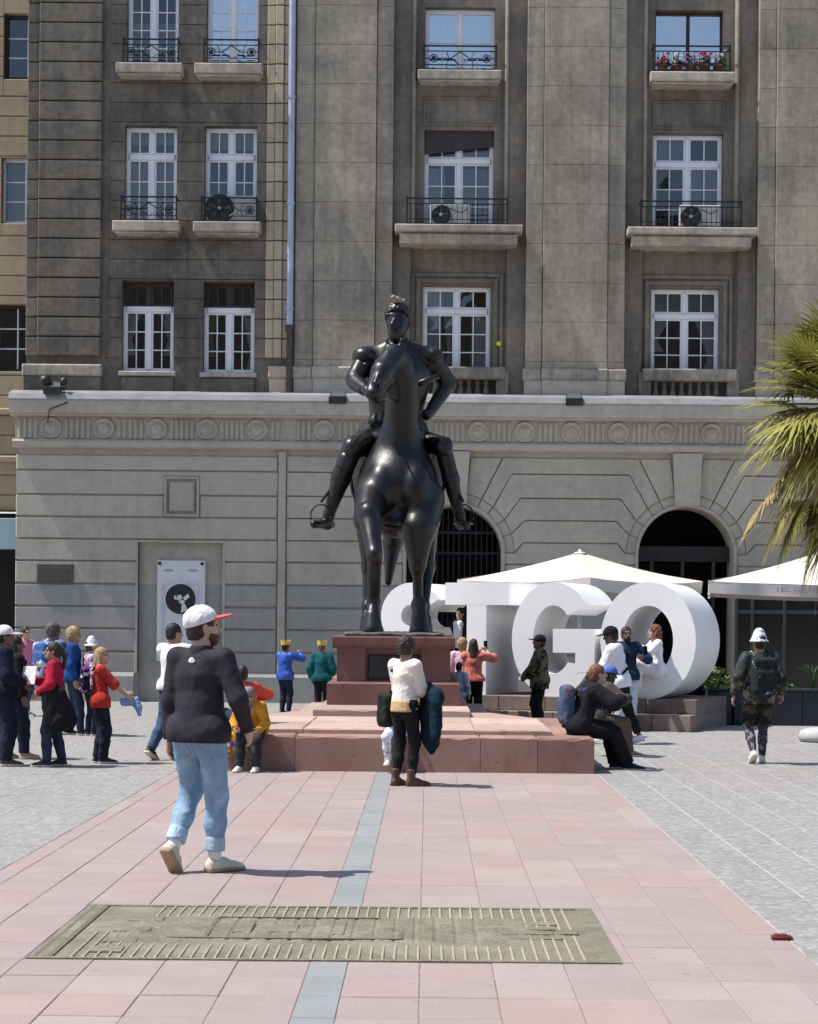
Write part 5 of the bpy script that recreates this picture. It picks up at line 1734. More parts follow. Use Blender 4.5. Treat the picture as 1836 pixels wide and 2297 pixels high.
# pedestal
pede = empty('pedestal', (AX, DP, T3), 'dark red granite pedestal with moulded cap under the bronze horse', 'pedestal')
DE = 31.1
def zp_(py, d=DP):
    return W(880, py, d).z
z1_, z2_, z3_ = zp_(1530), zp_(1455), 1.54
MB().tbox(AX - .94, AX + .94, DP - .06, DE + .06, T3 - .005, z1_, .03).build('base_block', m_pd, pede)
for s in (-1, 1):      # shaft: corner piers and sunk panels
    MB().box(AX + s * .60 - .20, AX + s * .60 + .20, DP, DP + .35, z1_ - .03, z2_).build('corner_pier', m_pd, pede)
MB().box(AX - .80, AX + .80, DP + .351, DE, z1_ - .03, z2_).build('shaft', m_pd, pede)
MB().box(AX - .40, AX + .40, DP + .06, DP + .349, z1_ - .03, z2_).build('panel', m_pd, pede)
MB().cbox(AX - .36, AX + .36, DP + .02, DP + .059, z1_ + .04, z2_ - .09, .012).build('bronze_plate', M('blackened_bronze', (.035, .04, .045), .45, .3, 8, metallic=.6), pede)
MB().profx([(DP, z2_ - .0), (DP - .035, z2_ + .03), (DP - .06, z2_ + .045), (DP - .06, z3_ - .02), (DP - .045, z3_), (DE + .05, z3_), (DE + .06, z2_ + .045), (DE, z2_)], AX - .865, AX + .865).build('cap', m_pd, pede)

def bronze(name, col, rough):
    t = NT(name)
    v = t.coords(world=True)
    n1 = t.noise(v, 2.2, 5, 0.6)
    c = t.mix(t.ramp(n1, [(0.35, 0.0), (0.7, 1.0)]), sc3(col, 0.7), sc3(col, 1.35))
    c = t.mix(t.ramp(t.noise(t.coords((1.5, 1.5, .3), world=True), 3.0, 4), [(0.58, 0.0), (0.75, 0.5)]), c, (0.013, 0.014, 0.014))
    nrm = t.bump(t.noise(v, 16.0, 3, 0.5), 0.15, 0.02)
    rr = t.n('ShaderNodeMapRange')
    t.l(n1, rr.inputs[0]); rr.inputs[3].default_value = rough - .02; rr.inputs[4].default_value = rough + .16
    t.principled(c, rr.outputs[0], 0.1, nrm, 0.5)
    return t.m
m_br = bronze('dark_patina_bronze', (0.0065, 0.0055, 0.0055), 0.33)
m_br2 = bronze('lighter_patina_bronze', (0.013, 0.0115, 0.011), 0.30)  # lighter copy; on the rider's left armour sun brightness is in the colour
st = empty('equestrian_statue', (AX, 28.5, z3_), 'dark bronze statue of an armoured rider on a striding horse', 'statue')
def z1p(x, y, d): return tuple(W(640 + x * .2902, 1000 + y * .2902, d))
def z2p(x, y, d): return tuple(W(640 + x * .2902, 620 + y * .2902, d))
def sp(x, y, d): return tuple(W(x, y, d))
def put(name, prims, mat, k=.06, vox=.024, noise=(), parent=None, cuts=()):
    V, Fq = sdf(prims, k, vox, cuts, noise)
    return link(name, np_mesh(name, V, Fq, mat), parent or st)
ZH = z3_ + .055      # top of the bronze ground under the hooves
def onz(px, d, z):   # point at a given height
    p = W(px, 1400, d)
    return (p.x, d, z)
H = []
# trunk
H += [cone(sp(893, 1088, 28.05), sp(893, 1078, 28.9), .60, .67), cone(sp(893, 1078, 28.9), sp(893, 1065, 29.7), .67, .64),
      ell(sp(893, 1085, 27.98), (.56, .44, .70)), ell(sp(859, 1098, 27.70), (.27, .29, .42), k=.035), ell(sp(929, 1098, 27.70), (.27, .29, .42), k=.035),
      ell(sp(853, 1045, 29.95), (.40, .55, .56)), ell(sp(933, 1045, 29.95), (.40, .55, .56)), ell(sp(893, 1168, 27.85), (.40, .30, .26))]
# neck and head
H += [cone(sp(895, 1050, 28.15), sp(900, 985, 28.0), .44, .33, k=.14), cone(sp(900, 985, 28.0), sp(903, 900, 27.80), .33, .29, (1, 0, 0), .86, k=.10),
      cone(sp(903, 900, 27.80), sp(898, 825, 27.60), .30, .24, (1, 0, 0), .80, k=.07)]
poll, muz, chk = sp(887, 800, 27.45), sp(837, 874, 26.90), sp(866, 842, 27.26)
H += [cone(sp(882, 800, 27.42), sp(858, 834, 27.06), .185, .165, k=.06), cone(sp(858, 834, 27.06), muz, .155, .105, k=.04), ell(chk, (.15, .21, .19), k=.05), cone(chk, sp(848, 886, 27.02), .11, .08, k=.04),
      ell(sp(837, 882, 26.88), (.125, .12, .10), k=.03), cone(sp(886, 802, 27.46), sp(903, 858, 27.66), .17, .24, k=.07), cone(sp(872, 792, 27.22), sp(842, 858, 26.80), .05, .04, k=.025), cone(sp(840, 893, 26.90), sp(849, 898, 27.0), .06, .055, k=.02),
      cone(sp(846, 812, 27.12), sp(852, 826, 27.02), .045, .035, k=.02), cone(sp(888, 816, 27.20), sp(884, 830, 27.08), .045, .035, k=.02)]
for s, ex in ((-1, 874), (1, 896)):
    H += [cone(sp(ex + s * 3, 790, 27.42), sp(ex + s * 5, 760, 27.38), .062, .02, k=.03)]
H += [ell(sp(826, 868, 26.90), (.03, .03, .035), k=.02, sub=True), ell(sp(846, 866, 26.86), (.03, .03, .035), k=.02, sub=True),
      ell(sp(845, 822, 27.0), (.03, .03, .025), k=.012), ell(sp(884, 826, 27.06), (.03, .03, .025), k=.012)]
# legs: (viewer's left fore is stepping forward)
hz_ = ZH
H += [cone(sp(838, 1105, 27.75), z1p(640, 520, 27.15), .28, .185, k=.09), ell(z1p(648, 530, 26.98), (.165, .17, .19), k=.05), cone(z1p(645, 540, 27.0), z1p(688, 830, 26.62), .165, .115, k=.03), ell(z1p(690, 850, 26.62), (.115, .12, .135), k=.035), ell(z1p(690, 835, 26.54), (.075, .06, .09), k=.03),
      cone(z1p(692, 890, 26.68), z1p(684, 1170, 27.02), .105, .092, k=.04), ell(z1p(682, 1205, 27.05), (.105, .12, .105), k=.04), cone(z1p(682, 1210, 27.04), z1p(676, 1310, 26.92), .085, .10, k=.035),
      cone(z1p(675, 1320, 26.91), (z1p(675, 1400, 26.86)[0], 26.86, hz_ + .03), .11, .15, k=.02)]
H += [cone(sp(952, 1120, 27.85), z1p(1030, 640, 27.6), .31, .27, k=.1), cone(z1p(1030, 640, 27.6), z1p(1024, 900, 27.55), .26, .135, k=.05), ell(z1p(1022, 930, 27.54), (.115, .135, .15), k=.04),
      cone(z1p(1022, 960, 27.55), z1p(1028, 1190, 27.55), .085, .075, k=.04), ell(z1p(1035, 1230, 27.55), (.12, .13, .11), k=.04), cone(z1p(1035, 1235, 27.53), z1p(1040, 1330, 27.42), .10, .11, k=.04),
      cone(z1p(1040, 1340, 27.40), (z1p(1040, 1400, 27.38)[0], 27.38, hz_ + .03), .12, .155, k=.03)]
for (hx, sx_, kx, fx_, d0, dk, df) in ((842, 826, 827, 827, 29.75, 30.35, 30.2), (946, 956, 960, 950, 29.75, 29.95, 29.6)):
    H += [cone(sp(hx, 1075, 30.0), sp(sx_, 1165, d0 - .1), .36, .22, k=.10), cone(sp(sx_, 1165, d0 - .1), sp(kx, 1262, dk), .21, .11, k=.07), ell(sp(kx, 1272, dk), (.12, .15, .15), k=.05),
          cone(sp(kx, 1275, dk), sp(fx_, 1358, df), .10, .09, k=.05), ell(sp(fx_, 1362, df), (.115, .125, .11), k=.05), cone(sp(fx_, 1365, df), sp(fx_, 1392, df - .1), .095, .11, k=.04),
          cone(onz(fx_, df - .12, hz_ + .2), onz(fx_, df - .14, hz_ + .03), .12, .15, k=.03)]
# tail
H += [cone(sp(890, 1030, 30.45), sp(886, 1090, 30.8), .14, .17, k=.08), cone(sp(886, 1090, 30.8), sp(882, 1220, 30.85), .17, .16, k=.06), cone(sp(882, 1220, 30.85), sp(872, 1306, 30.7), .15, .06, k=.05)]
put('horse', H, m_br, .05, .022, [(.006, 9.0, .3)], cuts=[((0, 0, ZH - .02), (0, 0, -1))])
# mane
mn = []
for i in range(7):
    t = i / 6
    mn.append(cone(sp(900 + 14 * t, 800 + 120 * t, 27.60 + .28 * t), sp(925 + 22 * t, 838 + 125 * t, 27.62 + .25 * t), .085, .03))
put('mane', mn, m_br, .05, .018, [(.012, 38, 0)])
# bronze ground under the hooves, a paler tone than the statue
put('bronze_ground', [bxp((AX, 28.65, z3_ + .018), (.70, 2.2, .036), .016)], M('pale_bronze_ground', (.10, .09, .085), .6, .3, 6, .3, 40), .03, .03, [(.012, 11, .5), (.006, 31, .2)])
# tack
tk = MB()
def ring_around(d, py, rx, rz, cxp=893, n=40, r=.028):
    c = W(cxp, py, d)
    return [(c.x + rx * math.cos(2 * PI * i / n), d, c.z + rz * math.sin(2 * PI * i / n)) for i in range(n + 1)]
MB().tube(ring_around(28.55, 1073, .715, .745), .03, 6).build('girth', m_br2, st, True)
bs = [sp(856, 1176, 27.66), sp(868, 1183, 27.58), sp(893, 1187, 27.555), sp(918, 1183, 27.58), sp(930, 1176, 27.66)]
MB().tube(bs, .026, 6).build('breast_strap', m_br2, st, True)
for pts in ([sp(846, 862, 26.98), sp(832, 890, 27.3), sp(828, 880, 27.62)], [sp(854, 868, 27.08), sp(893, 892, 27.40), sp(890, 905, 27.42), sp(850, 890, 27.6)]):
    MB().tube(pts, .018, 6).build('rein', m_br2, st, True)
MB().tube([sp(846, 850, 27.0), sp(860, 830, 27.0), sp(876, 838, 27.12), sp(876, 862, 27.2)], .018, 6).tube([sp(874, 800, 27.32), sp(868, 822, 27.1), sp(845, 850, 27.0)], .016, 6).build('bridle', m_br2, st, True)
# saddle with high cantle and cloth
put('saddle', [cone(sp(893, 985, 28.35), sp(893, 985, 29.2), .46, .46, (0, 0, 1), .5), cone(sp(853, 965, 29.25), sp(933, 965, 29.25), .2, .2, (0, 1, 0), .5), ell(sp(835, 1040, 28.75), (.20, .42, .5)), ell(sp(951, 1040, 28.75), (.20, .42, .5)), cone(sp(875, 968, 28.2), sp(911, 968, 28.2), .13, .13, (0, 1, 0), .6)], m_br, .06, .026)

# ---- rider: one continuous body
q = [cone(sp(888, 985, 28.72), sp(890, 905, 28.72), .40, .40, (0, 1, 0), .74), cone(sp(890, 905, 28.72), sp(893, 835, 28.62), .40, .50, (0, 1, 0), .66), cone(sp(893, 835, 28.62), sp(893, 782, 28.6), .46, .17, (0, 1, 0), .70),
     cone(sp(826, 803, 28.55), sp(962, 803, 28.6), .17, .17), cone(sp(893, 790, 28.6), sp(891, 745, 28.52), .15, .14), cone(sp(890, 775, 28.56), sp(838, 795, 28.55), .13, .12), cone(sp(896, 775, 28.56), sp(952, 795, 28.58), .13, .12),
     # head
     ell(sp(892, 718, 28.48), (.175, .2, .235)), ell(sp(890, 740, 28.38), (.125, .14, .135)), cone(sp(884, 716, 28.30), sp(881, 728, 28.24), .03, .04, k=.03), ell(sp(886, 748, 28.33), (.09, .10, .13), k=.04),
     ell(sp(877, 714, 28.275), (.032, .03, .022), k=.025, sub=True), ell(sp(897, 714, 28.285), (.032, .03, .022), k=.025, sub=True), ell(sp(877, 714, 28.31), (.022, .02, .016), k=.008), ell(sp(897, 714, 28.32), (.022, .02, .016), k=.008), cone(sp(868, 706, 28.33), sp(902, 706, 28.33), .028, .028, k=.03), cone(sp(878, 736, 28.25), sp(892, 737, 28.26), .022, .022, k=.02),
     # arms
     cone(sp(822, 803, 28.55), sp(796, 850, 28.30), .165, .135), cone(sp(796, 850, 28.30), sp(823, 876, 27.78), .125, .08), ell(sp(828, 876, 27.66), (.085, .12, .09)),
     cone(sp(966, 803, 28.6), sp(1005, 860, 28.85), .17, .135), cone(sp(1005, 860, 28.85), sp(966, 922, 28.55), .13, .085), ell(sp(958, 930, 28.48), (.09, .11, .09)),
     # legs
     cone(sp(862, 985, 28.68), sp(793, 1003, 28.02), .24, .165), cone(sp(793, 1003, 28.02), sp(766, 1070, 28.10), .145, .150), cone(sp(766, 1070, 28.10), sp(737, 1158, 28.12), .150, .08),
     cone(sp(738, 1176, 28.25), sp(704, 1176, 27.78), .075, .06), cone(sp(737, 1158, 28.12), sp(736, 1176, 28.15), .085, .08),
     cone(sp(924, 985, 28.68), sp(993, 1000, 28.05), .20, .14), cone(sp(993, 1000, 28.05), sp(1012, 1075, 28.12), .13, .125), cone(sp(1012, 1075, 28.12), sp(1031, 1158, 28.2), .125, .075),
     cone(sp(1031, 1174, 28.35), sp(1046, 1180, 27.88), .075, .06), cone(sp(1031, 1158, 28.2), sp(1033, 1176, 28.22), .085, .08)]
# fingers of the rein hand and of the hand on the hip
for i in range(4):
    a = sp(820 + 4.2 * i, 870 + 1.5 * i, 27.58); b = sp(822 + 4.2 * i, 880 + 1.5 * i, 27.55); c_ = sp(824 + 4 * i, 884 + 1 * i, 27.63)
    q += [cone(a, b, .026, .024, k=.012), cone(b, c_, .024, .02, k=.012)]
    a = sp(950 - 3 * i, 926 + 4 * i, 28.40); b = sp(944 - 3 * i, 932 + 4 * i, 28.42)
    q += [cone(a, b, .025, .02, k=.012)]
q += [cone(sp(832, 868, 27.65), sp(838, 876, 27.55), .03, .022, k=.015)]
put('rider', q, m_br, .05, .02, [(.005, 16, .1)])
# armour pieces; of each pair the sun-side one takes the lighter bronze
put('pauldron', [ell(sp(818, 799, 28.48), (.19, .20, .15)), cone(sp(798, 812, 28.40), sp(822, 818, 28.30), .028, .028), cone(sp(838, 784, 28.5), sp(842, 804, 28.36), .03, .03)], m_br2, .015, .018)
put('pauldron', [ell(sp(969, 800, 28.58), (.185, .20, .15)), cone(sp(985, 818, 28.52), sp(962, 822, 28.46), .028, .028)], m_br, .015, .018)
put('cuirass', [cone(sp(890, 912, 28.70), sp(893, 845, 28.60), .42, .52, (0, 1, 0), .68), ell(sp(893, 850, 28.34), (.34, .20, .34)), cone(sp(893, 812, 28.6), sp(893, 792, 28.58), .36, .20, (0, 1, 0), .8)], m_br2, .05, .02)
put('gauntlet_cuff', [cone(sp(799, 858, 28.15), sp(820, 874, 27.85), .125, .10, fe=True)], m_br2, .02, .016)
sk = []
for i in range(12):
    a = 2 * PI * i / 12
    c0, c1 = W(888, 932, 28.72), W(888, 978, 28.72)
    sk.append(cone((c0.x + .30 * math.cos(a), 28.72 + .24 * math.sin(a), c0.z), (c1.x + .46 * math.cos(a), 28.72 + .38 * math.sin(a), c1.z), .09, .085))
put('fauld', sk, m_br2, .03, .02, [(.008, 30, 0)])
put('tasset', [cone(sp(840, 958, 28.45), sp(815, 985, 28.15), .19, .17, (0, 0, 1), .6), cone(sp(815, 985, 28.15), sp(797, 997, 27.98), .17, .15, (0, 0, 1), .7)], m_br2, .03, .018, [(.01, 34, .5)])
put('knee_guard', [ell(sp(790, 1004, 27.93), (.135, .12, .15)), ell(sp(780, 1003, 28.0), (.06, .13, .12))], m_br2, .03, .016)
put('knee_guard', [ell(sp(996, 1001, 27.96), (.135, .12, .15)), ell(sp(1006, 1001, 28.02), (.06, .13, .12))], m_br, .03, .016)
put('boot_top', [cone(sp(780, 1032, 28.03), sp(772, 1052, 28.03), .155, .145, fe=True)], m_br2, .02, .016)
put('hair_and_laurel', [ell(sp(893, 706, 28.50), (.198, .235, .195)), cone(sp(911, 712, 28.50), sp(909, 745, 28.58), .07, .06), cone(sp(870, 714, 28.44), sp(872, 735, 28.50), .045, .04)] +
    [ell(sp(868 + 5.5 * i, 703 - 4 * math.sin(i * .6), 28.31 + .02 * abs(i - 4)), (.038, .04, .036), k=.010) for i in range(9)], m_br2, .02, .012, [(.012, 52, .3), (.007, 95, .8)], cuts=[((0, 28.36, sp(892, 708, 28.5)[2]), (0, -.62, -.78))])
put('beard', [ell(sp(887, 748, 28.33), (.10, .10, .12)), cone(sp(878, 734, 28.26), sp(896, 734, 28.28), .025, .025)], m_br2, .02, .012, [(.012, 60, .1)])
pg = empty('pigeon', sp(892, 683, 28.45), 'pale pigeon perched on the head of the bronze rider', 'pigeon')
m_pig = M('pigeon_feathers', (.30, .25, .20), .8, .3, 14, .3, 60)
V, Fq = sdf([cone(sp(897, 676, 28.5), sp(890, 673, 28.40), .055, .062), cone(sp(889, 672, 28.40), sp(884, 667, 28.35), .04, .032), ell(sp(883, 666, 28.33), (.034, .036, .034)), cone(sp(881, 666, 28.30), sp(879, 668, 28.27), .012, .006), cone(sp(900, 677, 28.52), sp(907, 671, 28.64), .04, .02, (0, 0, 1), .5)], .02, .009)
link('body', np_mesh('pigeon', V, Fq, m_pig), pg)
for q_ in (888, 893):
    MB().tube([sp(q_, 679, 28.44), sp(q_, 685, 28.44)], .009, 5).build('leg', M('pigeon_leg', (.4, .12, .1), .7), pg)
put('gorget', [cone(sp(893, 790, 28.58), sp(892, 765, 28.53), .23, .175, fe=True)], m_br2, .02, .016)
# baton, sword, stirrups, spurs
MB().tube([sp(934, 863, 28.05), sp(958, 853, 28.1), sp(984, 843, 28.15)], .045, 10).build('baton', m_br2, st, True)
sw = MB().tube([sp(915, 940, 28.3), sp(960, 1000, 28.7), sp(1000, 1060, 29.3)], [.035, .035, .02], 8).tube([sp(905, 935, 28.25), sp(925, 928, 28.3)], .022, 6).tube([sp(915, 940, 28.3), sp(908, 925, 28.2)], .028, 8)
sw.build('sword', m_br2, st, True)
for (ax_, tx, d_) in ((726, 715, 28.0), (1036, 1042, 28.05)):
    c = W(ax_ - (6 if ax_ < 800 else -4), 1174, d_)
    pts = [(c.x + .15 * math.cos(t), d_ - .04, c.z + .11 + .17 * math.sin(t)) for t in np.linspace(R(-20), R(200), 16)]
    MB().tube(pts, .014, 6).box(c.x - .15, c.x + .15, d_ - .14, d_ + .06, c.z - .01, c.z + .025).build('stirrup', m_br2, st)
    a = W(ax_ + 14 if ax_ < 800 else ax_ - 8, 1176, d_ + .3)
    MB().tube([(a.x, d_ + .26, a.z), (a.x + (.06 if ax_ < 800 else -.03), d_ + .4, a.z + .0)], .016, 6).lathe([(.05, -.008), (.05, .008)], (a.x + (.06 if ax_ < 800 else -.03), d_ + .42, a.z), 8, 'x').build('spur', m_br2, st)
    MB().tube([sp(800, 1020, 28.3), (c.x, d_, c.z + .32)] if ax_ < 800 else [sp(985, 1020, 28.3), (c.x, d_, c.z + .32)], .022, 6).build('stirrup_leather', m_br2, st)

# ================================================================== people
SK = {n: M('skin_' + n, c, 0.55, 0.08, 14, 0.1, 120, spec=0.35) for n, c in dict(fair=(.50, .31, .23), tan=(.36, .20, .135), brown=(.20, .105, .068), dark=(.10, .055, .038)).items()}
HR = {n: M('hair_' + n, c, 0.6, 0.35, 40, 0.5, 90) for n, c in dict(black=(.012, .010, .010), dark=(.028, .018, .014), brown=(.075, .038, .022), auburn=(.16, .062, .03), blond=(.36, .24, .12), grey=(.10, .075, .07)).items()}
m_eye = M('dark_eye', (.01, .008, .008), .2, .1, 5)
m_sole = M('rubber_sole', (.62, .58, .50), .8, .1, 8)
m_sole_d = M('dark_sole', (.05, .045, .04), .8, .2, 8)
def npv(*a): return np.array(a, float)
def ik(a, b, l1, l2, hint):
    d = b - a
    L = float(np.linalg.norm(d))
    if L > (l1 + l2) * .995:
        b = a + d / L * (l1 + l2) * .995; d = b - a; L = float(np.linalg.norm(d))
    x = (l1 * l1 - l2 * l2 + L * L) / (2 * L)
    y = math.sqrt(max(l1 * l1 - x * x, 0))
    u = d / L
    hn = np.array(hint, float); hn = hn - u * (hn @ u)
    hn /= max(np.linalg.norm(hn), 1e-6)
    return a + u * x + hn * y, b
def rotm(yaw, pitch=0.0, roll=0.0):
    "columns: right, forward, up; yaw clockwise, pitch up, degrees"
    return np.array((Matrix.Rotation(-R(yaw), 3, 'Z') @ Matrix.Rotation(R(pitch), 3, 'X') @ Matrix.Rotation(R(roll), 3, 'Y')))
_hand = {}
def hand_mesh(right, curl):
    key = (right, round(curl, 1))
    if key in _hand: return _hand[key]
    s = -1 if right else 1
    pr = [cone((0, 0, 0), (0, .03, 0), .027, .03, (0, 0, 1), .7), bxp((0, .055, 0), (.040, .038, .014), .012)]
    for i, (fx, fy, L, r) in enumerate(((-.030, .088, .066, .0092), (-.010, .094, .076, .0098), (.011, .092, .070, .0094), (.030, .082, .054, .0082))):
        fx = fx * (-s)
        p = npv(fx, fy, 0); a = curl * 28
        for k, l in enumerate((.45, .32, .23)):
            qn = p + L * l * npv(0, math.cos(R(a)), -math.sin(R(a)))
            pr.append(cone(p, qn, r * (1 - .08 * k), r * (1 - .08 * (k + 1)), k=.006))
            p = qn; a += curl * 38
    p0, p1, p2 = npv(s * .036, .03, -.006), npv(s * .062, .062, -.018), npv(s * .064, .092, -.03)
    pr += [cone(p0, p1, .015, .012, k=.012), cone(p1, p2, .0115, .009, k=.006)]
    _hand[key] = sdf(pr, .010, .0058)
    return _hand[key]
_shoe = {}
def shoe_mesh(kind):
    if kind in _shoe: return _shoe[kind]
    pr = [cone((0, -.035, .045), (0, .06, .05), .042, .046), cone((0, .06, .048), (0, .155, .030), .047, .038, (0, 0, 1), .85), cone((0, .14, .028), (0, .19, .026), .040, .032, (0, 0, 1), .75),
          bxp((0, .075, .014), (.047, .142, .016), .014)]
    if kind == 'boot': pr += [cone((0, -.01, .06), (0, -.005, .20), .046, .055, fe=True)]
    else: pr += [cone((0, -.01, .06), (0, -.004, .098), .043, .045, fe=True)]
    V, Fq = sdf(pr, .02, .0105, cuts=[((0, 0, 0), (0, 0, -1))])
    cz_ = V[Fq].mean(1)[:, 2]
    mi = (cz_ < (.026 if kind != 'boot' else .018)).astype(int)
    _shoe[kind] = (V, Fq, mi)
    return _shoe[kind]

class Pers: pass
def person(label, px, d, heading, h, z=0.0, feet=None, hands=None, elb=None, knees=None, pel=None, lean=(0, 0), hyaw=0, hpitch=0, sk='tan', hair=('short', 'dark'), hat=None,
           top=None, sleeve='long', hem=.10, bulk=.012, tshape=1.0, legs=None, legend=1.0, lbulk=.012, shoes=None, shoekind='shoe', sole=None, vox=.015, curl=(.6, .6), cat='person', group=None, cuff=None, female=False, x=None, shoulder=1.0, wrinkle=.004):
    o = Pers()
    s = h / 1.75
    if x is None and z == 0.0:          # the picture leans a little: correct distance and height read off it
        dr_ = (px - CX) * ROLL
        d2 = 7056.0 / (7056.0 / d - dr_)
        h = (h - CAMH) * d2 / d + CAMH + dr_ * d2 / FL
        d = d2
        s = h / 1.75
    X = (px - CX + (CAMH * FL / d) * ROLL * .5) / FL * d if x is None else x
    e = empty('person', (X, d, z), label, cat, group, rz=-R(heading))
    o.e, o.s = e, s
    ph = pel if pel is not None else (0, 0, .945)
    P = npv(*ph)
    u = npv(lean[0], lean[1], 1); u /= np.linalg.norm(u)
    u2 = npv(lean[0] * .55, lean[1] * .55, 1); u2 /= np.linalg.norm(u2)
    fw = npv(0, 1, 0); fw = fw - u * (fw @ u); fw /= np.linalg.norm(fw)
    wa, ch, nk = P + u * .14, P + u * .35, P + u * .505
    hw = (.165 if female else .18) * shoulder
    sh = [P + u * .455 + npv(-hw, 0, 0), P + u * .455 + npv(hw, 0, 0)]
    hd = nk + u2 * .155 + npv(0, .025, 0)
    feet = feet or [(-.10, 0, 0, -8), (.10, .03, 0, 8)]
    hands = hands or [(-.27, .05, .88), (.27, .05, .88)]
    elb = elb or [(-.5, -1, -.1), (.5, -1, -.1)]
    knees = knees or [(-.1, 1, .1), (.1, 1, .1)]
    el, wr, kn, an, hip = [], [], [], [], []
    for i in (0, 1):
        a, b = ik(sh[i], npv(*hands[i]), .285, .255, elb[i])
        el.append(a); wr.append(b)
        hip.append(P + npv((-1, 1)[i] * .092, 0, -.02))
        fx, fy, fz, fyaw = feet[i][:4]
        pt = math.asin(min(fz / .19, .95)) if len(feet[i]) < 5 else R(feet[i][4])
        rm = rotm(fyaw) @ np.array(Matrix.Rotation(-pt, 3, 'X'))
        ball = npv(0, .13, 0)
        base = npv(fx, fy, 0 if len(feet[i]) < 6 else feet[i][5])
        T = lambda v, rm=rm, base=base, fyaw=fyaw: (v - ball) @ rm.T + base + rotm(fyaw) @ ball
        o.__dict__.setdefault('ft', []).append(T)
        ak = T(npv(0, -.005, .085)[None, :])[0]
        a, b = ik(hip[i], ak, .43, .42, knees[i])
        kn.append(a); an.append(b)
    o.P, o.u, o.sh, o.el, o.wr, o.kn, o.an, o.hd, o.nk, o.ch, o.wa, o.hip = P, u, sh, el, wr, kn, an, hd, nk, ch, wa, hip
    def mk(name, V, Fq, mat, mi=None, parent=None):
        ob = link(name, np_mesh(name, V * s, Fq, mat, True, mi), parent or e, False)
        return ob
    o.mk = mk
    # ---- body, one continuous figure
    b = [cone(hip[0], hip[1], .10, .10, fw, .85), cone(P, wa, .13, .115, fw, .72), cone(wa, ch, .115, .14, fw, .68), cone(ch, nk, .13, .06, fw, .75), cone(sh[0], sh[1], .05, .05), cone(nk - u * .03, hd - u2 * .03, .056, .052)]
    for i in (0, 1):
        b += [cone(sh[i], el[i], .05, .04), cone(el[i], wr[i], .041, .027), cone(hip[i], kn[i], .085, .055), cone(kn[i] , kn[i] + (an[i] - kn[i]) * .4, .054, .052), cone(kn[i] + (an[i] - kn[i]) * .4, an[i], .052, .034)]
    parts = [sdf(b, .03, max(vox, .015))]
    rmh = rotm(hyaw, hpitch)
    o.rmh = rmh
    hp = [ell((0, -.012, .022), (.074, .094, .098)), ell((0, .022, -.045), (.056, .066, .072)), cone((0, .088, .012), (0, .106, -.026), .010, .0145, k=.012), ell((0, .062, -.098), (.028, .026, .022)),
          cone((-.032, .078, .030), (.032, .078, .030), .013, .013, k=.02), ell((-.030, .088, .012), (.016, .012, .011), k=.012, sub=True), ell((.030, .088, .012), (.016, .012, .011), k=.012, sub=True),
          cone((-.02, .083, -.062), (.02, .083, -.062), .008, .008, k=.01), ell((-.076, -.008, -.005), (.011, .020, .032), k=.008), ell((.076, -.008, -.005), (.011, .020, .032), k=.008), cone((0, -.02, -.05), (0, -.035, -.14), .056, .055)]
    hv, hf = sdf(hp, .025, .0085)
    parts.append((hv @ rmh.T + hd, hf))
    for i in (0, 1):
        dv = wr[i] - el[i]; dv /= np.linalg.norm(dv)
        out = npv((-1, 1)[i], 0.0, .15)
        out = out - dv * (out @ dv)
        if np.linalg.norm(out) < .2:
            out = npv(0, 0, 1) - dv * dv[2]
        out /= np.linalg.norm(out)
        xx_ = np.cross(dv, out)
        hv2, hf2 = hand_mesh(i == 1, curl[i])
        parts.append((hv2 @ np.stack([xx_, dv, out]) + wr[i] - dv * .01, hf2))
        o.__dict__.setdefault('palm', []).append(wr[i] + dv * .075 - out * .03)
    V, Fq = joinvf(parts)
    mk('body', V, Fq, SK[sk])
    for sx_ in (-1, 1):
        ev, ef = sdf([ell((0, 0, 0), (.011, .008, .0075))], .005, .004)
        mk('eye', (ev + npv(sx_ * .030, .079, .012)) @ rmh.T + hd, ef, m_eye)
    # ---- trousers
    if legs is not None:
        def tprims(add=0.0):
            lb = lbulk + add
            t = [cone(hip[0] + npv(.02, 0, .02), hip[1] + npv(-.02, 0, .02), .108 + lb, .108 + lb, fw, .88), cone(P - u * .02, P + u * .10, .145 + lb, .135 + lb * .6, fw, .72)]
            for i in (0, 1):
                k2 = kn[i] + (an[i] - kn[i]) * .45
                if legend <= .5:
                    t += [cone(hip[i], hip[i] + (kn[i] - hip[i]) * (legend * 2), .098 + lb, .080 + lb, fe=True)]
                else:
                    t += [cone(hip[i], kn[i], .098 + lb, .066 + lb), cone(kn[i], k2, .065 + lb, .060 + lb), cone(k2, kn[i] + (an[i] - kn[i]) * legend, .060 + lb, .046 + lb * 1.2, fe=True)]
            return t
        t, lb = tprims(), lbulk
        tn = [(wrinkle, 26, .3, (1, 1, .6)), (wrinkle * .8, 42, 1.1, (.4, .4, 1.5)), (wrinkle * .4, 90, .5, (.7, .7, 1))]
        o.tprims, o.tn = tprims, tn
        V, Fq = sdf(t, .035, vox, (), [(wrinkle, 26, .3, (1, 1, .6)), (wrinkle * .8, 42, 1.1, (.4, .4, 1.5)), (wrinkle * .4, 90, .5, (.7, .7, 1))])
        tr = mk('trousers', V, Fq, legs)
        if cuff is not None:
            for i in (0, 1):
                e0, e1 = kn[i] + (an[i] - kn[i]) * (legend - .16), kn[i] + (an[i] - kn[i]) * (legend + .005)
                V, Fq = sdf([cone(e0, e1, .058 + lb, .060 + lb, fe=True)], .02, .010)
                mk('turn_up', V, Fq, cuff, parent=tr)
